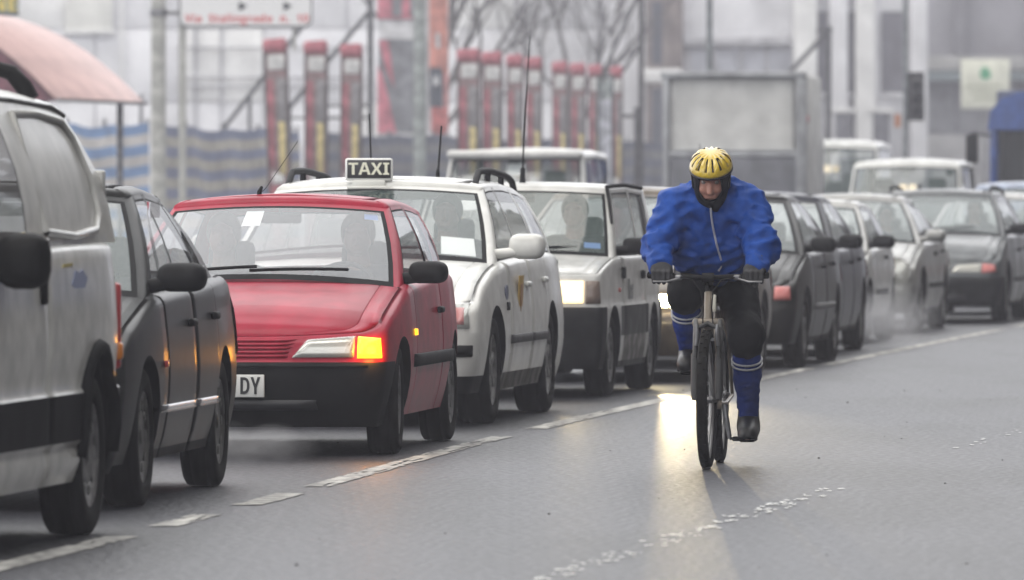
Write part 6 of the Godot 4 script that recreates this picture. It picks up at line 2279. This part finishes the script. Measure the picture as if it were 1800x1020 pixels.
	for i in 2:
		J.bone(sh[i], el[i], 0.088, 0.078, 0.05)
		J.bone(el[i], el[i].lerp(wr[i], 0.8), 0.078, 0.055, 0.045)
		J.bone(el[i].lerp(wr[i], 0.8), wr[i], 0.055, 0.052, 0.02)
		J.ball(el[i] + Vector3(0.01 if i else -0.01, -0.045, 0.0), Vector3(0.062, 0.03, 0.07), 0.03)
	J.folds(nz, 0.020, Vector3(5.0, 8.0, 4.5))
	nz.seed = 19
	J.folds(nz, 0.006, Vector3(9.0, 16.0, 9.0))
	# neck opening and the hem
	J.ball(head + Vector3(0, -0.06, 0.06), Vector3(0.088, 0.105, 0.105), 0.01, true)
	var js := Shape.new()
	J.mesh_into(js)
	var blue := cloth(lin(0.012, 0.062, 0.30))
	blue.roughness = 0.5
	var jk := obj("jacket", js, blue, t)
	jk.set_meta("label", "creased bright blue zipped jacket")
	var zp := Shape.new()
	var pts := []
	for k in 19:
		var f := k / 18.0
		var y := lerpf(1.265, 0.955, f)
		var x := 0.003 + 0.062 * pow(f, 1.6) - (0.03 * pow(maxf(0.0, f - 0.86) / 0.14, 2.0))
		pts.append(Vector3(x, y, J.front(x, y) + 0.013))
	for k in range(1, 18):
		pts[k] = (pts[k - 1] + pts[k] * 2.0 + pts[k + 1]) / 4.0
	zp.tube(pts, 0.0055, 5)
	obj("zip", zp, mat(lin(0.36, 0.36, 0.42), 0.5), jk)
	# shorts over the thighs
	var S := Field.new(Vector3(-0.30, 0.48, -1.02), Vector3(0.34, 1.12, -0.26), 0.014)
	S.bone(Vector3(-0.05, 0.97, -0.83), Vector3(0.05, 0.97, -0.83), 0.155, 0.155, 0.05)
	for i in 2:
		S.bone(hip[i], kn[i], 0.112, 0.082, 0.05)
		S.bone(kn[i], kn[i].lerp(an[i], 0.10), 0.082, 0.078, 0.05)
	S.folds(nz, 0.008, Vector3(9, 9, 9))
	var ss := Shape.new()
	S.mesh_into(ss)
	obj("shorts", ss, cloth(lin(0.0075, 0.0075, 0.009)), t)
	# blue leg warmers, bands, shoes, gloves
	for i in 2:
		var top: Vector3 = kn[i].lerp(an[i], 0.20)
		var L := Field.new(Vector3(minf(top.x, an[i].x) - 0.10, an[i].y - 0.06, minf(top.z, an[i].z) - 0.12), Vector3(maxf(top.x, an[i].x) + 0.10, top.y + 0.10, maxf(top.z, an[i].z) + 0.12), 0.009)
		L.bone(top, top.lerp(an[i], 0.35), 0.068, 0.068, 0.02)
		L.bone(top.lerp(an[i], 0.35), an[i].lerp(top, 0.12), 0.066, 0.050, 0.02)
		L.folds(nz, 0.006, Vector3(8, 22, 8))
		var ls := Shape.new()
		L.mesh_into(ls)
		obj("leg_warmer", ls, cloth(lin(0.012, 0.035, 0.20)), t)
		var bd := Shape.new()
		var ax := (an[i] - kn[i]).normalized() as Vector3
		var sx := ax.cross(Vector3.RIGHT).normalized()
		var sy := ax.cross(sx)
		for h in 2:
			var ring := []
			var ct: Vector3 = top + ax * (0.035 + 0.022 * h)
			for k in 25:
				var a := TAU * k / 24
				ring.append(ct + (sx * cos(a) + sy * sin(a)) * 0.0735)
			bd.tube(ring, 0.0055, 5, false)
		obj("reflective_band", bd, mat(lin(0.34, 0.34, 0.36), 0.4), t)
		var so := Field.new(an[i] - Vector3(0.12, 0.16, 0.16), an[i] + Vector3(0.12, 0.12, 0.26), 0.0085)
		so.bone(an[i] + Vector3(0, 0.05, 0), an[i] + Vector3(0, -0.03, -0.01), 0.052, 0.05, 0.02)
		so.bone(an[i] + Vector3(0, -0.045, -0.03), toe[i] - Vector3(0, 0.005, 0), 0.044, 0.043, 0.04)
		so.bone(an[i] + Vector3(0, -0.01, 0.03), toe[i] + Vector3(0, 0.004, -0.04), 0.045, 0.040, 0.04)
		so.below(an[i].y - 0.082, true)
		var sm := Shape.new()
		so.mesh_into(sm)
		var shoe := obj("shoe", sm, worn(lin(0.009, 0.009, 0.01), 0.45, 4.0, 0.3), t)
		var sl := Shape.new()
		sl.rbox(Vector3(an[i].x + 0.003, an[i].y - 0.088, an[i].z + 0.05), Vector3(0.078, 0.02, 0.25), 0.009)
		obj("sole", sl, M.rubber, shoe)
	for i in 2:
		glove(t, i, wr[i])

func glove(t: Node3D, i: int, wr: Vector3) -> void:
	var s := 1.0 if i else -1.0
	var bar := Vector3(s * 0.225, 0.930, -0.098)
	var G := Field.new(bar - Vector3(0.10, 0.09, 0.10), bar + Vector3(0.10, 0.12, 0.09), 0.0048)
	G.bone(wr + Vector3(0, 0.012, -0.02), wr, 0.047, 0.044, 0.02)
	G.bone(wr, bar + Vector3(s * 0.0, 0.036, -0.002), 0.036, 0.026, 0.03)
	G.bone(bar + Vector3(-0.034, 0.034, 0.0), bar + Vector3(0.034, 0.032, 0.0), 0.021, 0.021, 0.025)
	for k in 4:
		var x := -0.036 + 0.024 * k
		var ln: float = [0.92, 1.0, 1.04, 0.84][k if s < 0 else 3 - k]
		var b := bar + Vector3(x, 0, 0)
		G.bone(b + Vector3(0, 0.034, 0.010), b + Vector3(0, 0.020, 0.034 * ln), 0.0125, 0.012, 0.006)
		G.bone(b + Vector3(0, 0.020, 0.034 * ln), b + Vector3(0, -0.014, 0.033 * ln), 0.012, 0.0112, 0.004)
		G.bone(b + Vector3(0, -0.014, 0.033 * ln), b + Vector3(0, -0.030 * ln, 0.012), 0.0112, 0.0098, 0.004)
	# the thumb leaves the inner side of the palm and closes below the bar
	var th := bar + Vector3(-s * 0.040, 0.018, -0.012)
	G.bone(th, th + Vector3(-s * 0.012, -0.018, 0.012), 0.0145, 0.0125, 0.012)
	G.bone(th + Vector3(-s * 0.012, -0.018, 0.012), th + Vector3(-s * 0.004, -0.040, 0.026), 0.0125, 0.0105, 0.004)
	var sh := Shape.new()
	G.mesh_into(sh)
	var g := obj("glove", sh, cloth(lin(0.055, 0.055, 0.058)), t)
	var cf := Shape.new()
	cf.tube([wr + Vector3(0, 0.030, -0.035), wr + Vector3(0, 0.012, -0.012), wr + Vector3(0, 0.0, 0.004)], [0.045, 0.047, 0.046], 14, false)
	obj("cuff", cf, cloth(lin(0.085, 0.08, 0.08)), g)

func helmet(t: Node3D, head: Vector3, tilt: Basis) -> void:
	var top := head + tilt * Vector3(0, 0.058, -0.012)
	var hs := Shape.new()
	var dark := Shape.new()
	var nu := 48
	var nv := 14
	var pt := func(u: float, v: float, e: float) -> Vector3:
		var a := u * TAU
		var el := v * PI / 2
		var cosv := pow(cos(el), 0.82)
		var r := Vector3(0.105 + e, 0.082 + e, 0.140 + e)
		var rib := 0.0
		if v > 0.12 and v < 0.95:
			rib = 0.004 * cos(a * 14.0) * sin((v - 0.12) / 0.83 * PI)
		return top + tilt * Vector3(sin(a) * cosv * (r.x + rib), sin(el) * (r.y + rib) - 0.018, cos(a) * cosv * (r.z + rib))
	for i in nu:
		for j in nv:
			var u0 := float(i) / nu
			var u1 := float(i + 1) / nu
			var v0 := float(j) / nv
			var v1 := float(j + 1) / nv
			# long vents between the ribs
			var ph := fposmod((u0 + u1) * 0.5 * 14.0 + 0.5 - 0.5, 1.0)
			var vent := absf(ph - 0.5) < 0.20 and v0 >= 3.0 / nv and v1 <= 10.0 / nv
			if vent:
				dark.quad(pt.call(u0, v0, -0.02), pt.call(u1, v0, -0.02), pt.call(u1, v1, -0.02), pt.call(u0, v1, -0.02))
				continue
			hs.quad(pt.call(u0, v0, 0.0), pt.call(u1, v0, 0.0), pt.call(u1, v1, 0.0), pt.call(u0, v1, 0.0))
			# inner wall so that the shell has thickness
			hs.quad(pt.call(u0, v0, -0.018), pt.call(u0, v1, -0.018), pt.call(u1, v1, -0.018), pt.call(u1, v0, -0.018))
			if j == 0:
				hs.quad(pt.call(u0, v0, -0.018), pt.call(u1, v0, -0.018), pt.call(u1, v0, 0.0), pt.call(u0, v0, 0.0))
	var yl := mat(lin(0.62, 0.44, 0.03), 0.28)
	yl.clearcoat_enabled = true
	yl.clearcoat = 0.7
	yl.clearcoat_roughness = 0.12
	yl.albedo_texture = noise_tex(0.03, 0.78, 1.08, 256, 4, 13)
	yl.uv1_triplanar = true
	yl.uv1_scale = Vector3.ONE * 4.0
	var h := obj("helmet", hs, yl, t)
	h.set_meta("label", "yellow vented cycling helmet")
	obj("vent_liner", dark, M.ink, h)
	var rim := Shape.new()
	var ring := []
	for k in 41:
		ring.append(pt.call(k / 40.0, 0.0, -0.004) - tilt * Vector3(0, 0.004, 0))
	rim.tube(ring, 0.008, 6, false)
	obj("rim_edge", rim, M.ink, h)
	for s in [-1.0, 1.0]:
		var st := Shape.new()
		st.tube([head + tilt * Vector3(s * 0.094, 0.03, 0.01), head + tilt * Vector3(s * 0.088, -0.05, 0.02), head + tilt * Vector3(s * 0.03, -0.125, 0.05)], 0.006, 5)
		obj("chin_strap", st, M.ink, h)

func bicycle(pl: Transform3D) -> void:
	var t := thing("bicycle", "mountain bike with cream frame ridden by the cyclist", "bicycle")
	t.transform = pl
	var R := 0.335
	var fa := Vector3(0, R, 0)
	var ra := Vector3(0.0, R, -1.07)
	var cream := paint(lin(0.30, 0.25, 0.19), 0.1, 0.2)
	var silver: Material = M.steel
	for e in [[fa, "front"], [ra, "rear"]]:
		var w := Node3D.new()
		w.name = "wheel"
		t.add_child(w, true)
		w.position = e[0]
		if e[1] == "front":
			w.rotation.y = -0.02
		var ty := Shape.new()
		var prof := []
		for k in 13:
			var a := TAU * k / 12
			prof.append(Vector2(cos(a) * 0.027, R - 0.025 + sin(a) * 0.0255))
		ty.lathe(Vector3.ZERO, prof, 56)
		for k in 64:
			var b := Basis(Vector3.RIGHT, TAU * k / 64)
			ty.box(b * Vector3(0.010 if k % 2 else -0.010, 0, R - 0.001), Vector3(0.014, 0.012, 0.008), b)
		obj("tyre", ty, M.rubber, w)
		var rm := Shape.new()
		rm.lathe(Vector3.ZERO, [Vector2(-0.013, R - 0.045), Vector2(-0.012, R - 0.062), Vector2(0, R - 0.068), Vector2(0.012, R - 0.062), Vector2(0.013, R - 0.045)], 48)
		obj("rim", rm, worn(lin(0.45, 0.45, 0.45), 0.35, 3.0, 0.2, 0.6), w)
		var hb := Shape.new()
		hb.lathe(Vector3.ZERO, [Vector2(-0.05, 0.0001), Vector2(-0.05, 0.012), Vector2(-0.034, 0.014), Vector2(-0.032, 0.026), Vector2(-0.028, 0.026), Vector2(-0.026, 0.016), Vector2(0.026, 0.016), Vector2(0.028, 0.026), Vector2(0.032, 0.026), Vector2(0.034, 0.014), Vector2(0.05, 0.012), Vector2(0.05, 0.0001)], 14)
		obj("hub", hb, silver, w)
		var sp := Shape.new()
		for k in 32:
			var a := TAU * k / 32
			var a2 := a + (0.42 if (k / 2) % 2 else -0.42)
			var sx := 0.03 if k % 2 else -0.03
			sp.tube([Vector3(sx, sin(a2) * 0.024, cos(a2) * 0.024), Vector3(0, sin(a) * (R - 0.064), cos(a) * (R - 0.064))], 0.0012, 4, false)
		var so := obj("spokes", sp, silver, w)
		so.set_meta("kind", "stuff")
	# frame
	var bb := Vector3(0, 0.30, -0.645)
	var ht0 := Vector3(0, 0.70, -0.135)
	var ht1 := Vector3(0, 0.835, -0.185)
	var st := Vector3(0, 0.76, -0.80)
	var fr := Shape.new()
	fr.tube([ht0 - Vector3(0, 0.02, -0.007), ht1 + Vector3(0, 0.015, -0.005)], 0.024, 12)
	fr.tube([ht1 - Vector3(0, 0.02, 0), st], 0.018, 10)
	fr.tube([ht0 + Vector3(0, 0.02, 0), bb], 0.022, 10)
	fr.tube([bb, st + Vector3(0, 0.03, -0.01)], 0.017, 10)
	fr.tube([bb - Vector3(0.035, 0, 0), bb + Vector3(0.035, 0, 0)], 0.026, 12)
	for s in [-1.0, 1.0]:
		fr.tube([bb + Vector3(s * 0.02, 0, -0.02), bb + Vector3(s * 0.05, 0.0, -0.12), ra + Vector3(s * 0.062, 0, 0)], 0.010, 8)
		fr.tube([st + Vector3(s * 0.016, 0, 0), st.lerp(ra, 0.3) + Vector3(s * 0.05, 0, 0), ra + Vector3(s * 0.062, 0, 0)], 0.009, 8)
	obj("frame", fr, cream, t)
	# suspension fork
	var fk := Shape.new()
	for s in [-1.0, 1.0]:
		fk.tube([fa + Vector3(s * 0.056, 0, 0.0), fa + Vector3(s * 0.058, 0.05, -0.012), fa + Vector3(s * 0.058, 0.22, -0.06)], [0.017, 0.021, 0.022], 12)
	fk.tube([fa + Vector3(-0.058, 0.20, -0.040), fa + Vector3(-0.05, 0.345, -0.07), fa + Vector3(0.0, 0.368, -0.075), fa + Vector3(0.05, 0.345, -0.07), fa + Vector3(0.058, 0.20, -0.040)], 0.014, 8)
	var fo := obj("fork", fk, worn(lin(0.022, 0.022, 0.023), 0.5, 3.0, 0.2), t)
	var sta := Shape.new()
	for s in [-1.0, 1.0]:
		sta.tube([fa + Vector3(s * 0.058, 0.20, -0.055), fa + Vector3(s * 0.058, 0.385, -0.115)], 0.0145, 12)
	obj("stanchion", sta, M.hubcap, fo)
	var crn := Shape.new()
	crn.rbox(Vector3(0, 0.705, -0.125), Vector3(0.155, 0.045, 0.05), 0.016)
	obj("fork_crown", crn, cream, fo)
	for s in [-1.0, 1.0]:
		var br := Shape.new()
		br.tube([fa + Vector3(s * 0.052, 0.262, -0.03), fa + Vector3(s * 0.046, 0.31, -0.02), fa + Vector3(s * 0.050, 0.365, -0.025)], [0.009, 0.010, 0.008], 7)
		br.box(fa + Vector3(s * 0.022, 0.292, -0.03), Vector3(0.022, 0.014, 0.06))
		obj("brake_arm", br, silver, t)
	# bar, stem, grips, levers
	var stm := Shape.new()
	stm.tube([ht1 + Vector3(0, 0.0, -0.004), ht1 + Vector3(0, 0.075, -0.018)], 0.017, 10)
	stm.tube([ht1 + Vector3(0, 0.06, -0.014), Vector3(0, 0.925, -0.098)], 0.019, 10)
	stm.tube([Vector3(-0.028, 0.925, -0.098), Vector3(0.028, 0.925, -0.098)], 0.024, 10)
	obj("stem", stm, M.trim, t)
	var hbr := Shape.new()
	hbr.tube([Vector3(-0.295, 0.936, -0.118), Vector3(-0.17, 0.931, -0.102), Vector3(0, 0.925, -0.098), Vector3(0.17, 0.931, -0.102), Vector3(0.295, 0.936, -0.118)], 0.0125, 10)
	obj("handlebar", hbr, M.trim, t)
	for s in [-1.0, 1.0]:
		var gp := Shape.new()
		gp.tube([Vector3(s * 0.165, 0.931, -0.102), Vector3(s * 0.292, 0.936, -0.118)], 0.0175, 10)
		obj("grip", gp, M.rubber, t)
		var lv := Shape.new()
		lv.rbox(Vector3(s * 0.142, 0.925, -0.088), Vector3(0.035, 0.028, 0.045), 0.008)
		lv.tube([Vector3(s * 0.145, 0.918, -0.072), Vector3(s * 0.20, 0.905, -0.045), Vector3(s * 0.265, 0.905, -0.052)], [0.007, 0.006, 0.006], 6)
		obj("brake_lever", lv, M.steel, t)
		var cb := Shape.new()
		cb.tube([Vector3(s * 0.135, 0.926, -0.07), Vector3(s * 0.07, 0.915, -0.02), Vector3(s * 0.03, 0.86, -0.015), Vector3(s * 0.02, 0.78, -0.07), Vector3(s * 0.025, 0.70, -0.09)], 0.0035, 5)
		obj("brake_cable", cb, M.trim, t)
	# saddle
	var sd := Shape.new()
	sd.tube([st, Vector3(0, 0.86, -0.835)], 0.0135, 8)
	sd.ball(Vector3(0, 0.885, -0.90), Vector3(0.075, 0.03, 0.10), Basis(), 14, 8)
	sd.ball(Vector3(0, 0.888, -0.78), Vector3(0.026, 0.022, 0.10), Basis(), 12, 8)
	obj("saddle", sd, M.black, t)
	# cranks, chain ring, pedals
	var ck := Shape.new()
	ck.tube([bb + Vector3(0.045, 0, 0), bb + Vector3(0.075, -0.17, 0.012)], [0.015, 0.011], 8)
	ck.tube([bb + Vector3(-0.045, 0, 0), bb + Vector3(-0.075, 0.17, -0.012)], [0.015, 0.011], 8)
	obj("crankset", ck, silver, t)
	var cr := Shape.new()
	cr.lathe(bb + Vector3(-0.045, 0, 0), [Vector2(-0.004, 0.05), Vector2(-0.004, 0.085), Vector2(0.0, 0.088), Vector2(0.004, 0.085), Vector2(0.004, 0.05), Vector2(-0.004, 0.05)], 32)
	obj("chainring", cr, M.steel, t)
	var ch := Shape.new()
	ch.tube([bb + Vector3(-0.045, 0.086, 0), ra + Vector3(-0.04, 0.035, 0)], 0.005, 5)
	ch.tube([bb + Vector3(-0.045, -0.086, 0), ra + Vector3(-0.04, -0.08, 0.03)], 0.005, 5)
	obj("chain", ch, M.hubcap, t)
	for e in [[1.0, -0.17, 0.012], [-1.0, 0.17, -0.012]]:
		var pd := Shape.new()
		var c := bb + Vector3(e[0] * 0.135, e[1], e[2])
		pd.rbox(c, Vector3(0.095, 0.022, 0.085), 0.006)
		pd.tube([c, c - Vector3(e[0] * 0.06, 0, 0)], 0.007, 6)
		obj("pedal", pd, M.plastic, t)
	var fnd := Shape.new()
	fnd.rbox(Vector3(0.028, 0.80, -0.12), Vector3(0.022, 0.085, 0.02), 0.006)
	obj("front_reflector", fnd, mat(lin(0.6, 0.58, 0.5), 0.25), t)

# seated people in the cars: one figure, head, trunk and arms reaching to the wheel
func drivers() -> void:
	var F := Field.new(Vector3(-0.34, -0.1, -0.25), Vector3(0.34, 0.86, 0.62), 0.02)
	F.bone(Vector3(0, 0.0, 0.0), Vector3(0, 0.30, -0.03), 0.15, 0.155, 0.06)
	F.bone(Vector3(-0.14, 0.43, -0.05), Vector3(0.14, 0.43, -0.05), 0.095, 0.095, 0.06)
	F.bone(Vector3(0, 0.45, -0.04), Vector3(0, 0.60, -0.02), 0.065, 0.06, 0.04)
	F.ball(Vector3(0, 0.69, -0.02), Vector3(0.06, 0.08, 0.06), 0.03)
	for s in [-1.0, 1.0]:
		F.bone(Vector3(s * 0.20, 0.42, -0.05), Vector3(s * 0.25, 0.18, 0.08), 0.065, 0.055, 0.04)
		F.bone(Vector3(s * 0.25, 0.18, 0.08), Vector3(s * 0.16, 0.30, 0.36), 0.052, 0.04, 0.03)
		F.bone(Vector3(s * 0.16, 0.30, 0.36), Vector3(s * 0.14, 0.33, 0.42), 0.04, 0.03, 0.02)
		F.bone(Vector3(s * 0.09, -0.02, 0.0), Vector3(s * 0.11, 0.02, 0.42), 0.085, 0.07, 0.04)
		F.ball(Vector3(s * 0.085, 0.68, -0.01), Vector3(0.014, 0.032, 0.022), 0.01)
	var bs := Shape.new()
	F.mesh_into(bs)
	var H := Field.new(Vector3(-0.13, 0.54, -0.15), Vector3(0.13, 0.84, 0.15), 0.0085)
	H.ball(Vector3(0, 0.70, -0.005), Vector3(0.079, 0.105, 0.098), 0.03)
	H.ball(Vector3(0, 0.645, 0.03), Vector3(0.06, 0.06, 0.066), 0.03)
	H.bone(Vector3(0, 0.70, 0.09), Vector3(0, 0.662, 0.112), 0.009, 0.016, 0.012)
	H.bone(Vector3(-0.05, 0.728, 0.080), Vector3(0.05, 0.728, 0.080), 0.010, 0.010, 0.02)
	H.bone(Vector3(-0.022, 0.622, 0.086), Vector3(0.022, 0.622, 0.086), 0.009, 0.009, 0.01)
	for s in [-1.0, 1.0]:
		H.ball(Vector3(s * 0.031, 0.706, 0.098), Vector3(0.020, 0.013, 0.018), 0.004, true)
	H.ball(Vector3(0, 0.630, 0.102), Vector3(0.026, 0.003, 0.014), 0.002, true)
	H.mesh_into(bs)
	var body := bs.mesh()
	var cs := Shape.new()
	var K := Field.new(Vector3(-0.36, -0.12, -0.27), Vector3(0.36, 0.60, 0.50), 0.022)
	K.bone(Vector3(0, 0.0, 0.0), Vector3(0, 0.30, -0.03), 0.175, 0.18, 0.06)
	K.bone(Vector3(-0.14, 0.43, -0.05), Vector3(0.14, 0.43, -0.05), 0.115, 0.115, 0.06)
	for s in [-1.0, 1.0]:
		K.bone(Vector3(s * 0.20, 0.42, -0.05), Vector3(s * 0.25, 0.18, 0.08), 0.085, 0.075, 0.04)
		K.bone(Vector3(s * 0.25, 0.18, 0.08), Vector3(s * 0.17, 0.29, 0.33), 0.072, 0.055, 0.03)
	K.mesh_into(cs)
	var coat := cs.mesh()
	var hs := Shape.new()
	var Hh := Field.new(Vector3(-0.14, 0.58, -0.17), Vector3(0.14, 0.86, 0.15), 0.014)
	Hh.ball(Vector3(0, 0.715, -0.02), Vector3(0.094, 0.112, 0.105), 0.02)
	Hh.ball(Vector3(0, 0.66, 0.105), Vector3(0.073, 0.095, 0.085), 0.01, true)
	Hh.mesh_into(hs)
	var hair := hs.mesh()
	for e in [["red", 0.36, "person driving the red hatchback, seen through its windscreen", M.coat], ["red", -0.36, "passenger in dark coat beside the driver of the red hatchback", M.coat_grey], ["boxy", 0.33, "person in dark coat driving the boxy white hatchback", M.coat], ["taxi", 0.36, "person at the wheel of the white estate taxi", M.coat_grey], ["silver_saloon", 0.36, "person driving the silver saloon with round headlights", M.coat], ["green_estate", 0.36, "person in dark coat driving the dark green estate", M.coat], ["pale_saloon", 0.36, "person driving the white saloon at the right edge", M.coat]]:
		var C: Dictionary = cars_at[e[0]]
		var t := thing("person", e[2], "person", Vector3.ZERO, 0.0, "people sitting in the cars")
		var zs: float = C.get("seat_z", C.zAt - 0.55)
		var sy: float = C.get("seat_y", lookup(C.roof, 0.0) - 0.98)
		t.transform = C.car.transform * Transform3D(Basis(), Vector3(e[1], sy + 0.13, zs + 0.14))
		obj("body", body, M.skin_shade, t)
		obj("coat", coat, e[3], t)
		obj("hair", hair, M.hair, t)
# ---------------------------------------------------------------- exhaust steam
func puff(p: Vector3, s: Vector3, dens: float, label: String) -> void:
	var f := FogVolume.new()
	f.name = numbered("exhaust_steam")
	f.shape = RenderingServer.FOG_VOLUME_SHAPE_ELLIPSOID
	f.size = s
	var m := FogMaterial.new()
	m.density = dens
	m.albedo = Color(0.95, 0.95, 0.97)
	f.material = m
	add_child(f)
	f.position = p
	tag(f, label, "steam", "exhaust steam", "stuff")

func details() -> void:
	var rng := RandomNumberGenerator.new()
	rng.seed = 5
	for i in 24:
		var s := rng.randf_range(0.08, 0.24)
		puff(at(-1.5 + rng.randf_range(-0.10, 0.42), 40.4 + rng.randf_range(-0.5, 0.5), 0.05 + rng.randf_range(0.0, 0.10)), Vector3(s * 1.5, s * 0.7, s * 1.4), 0.16, "thin exhaust steam curling below the red hatchback")
	for i in 30:
		var s := rng.randf_range(0.2, 0.6)
		puff(at(3.15 + rng.randf_range(-0.25, 0.6), 73.6 + rng.randf_range(-0.8, 0.8), 0.12 + rng.randf_range(0.0, 0.28)), Vector3(s, s * 0.8, s), 0.2, "pale exhaust steam between the dark blue and white cars")
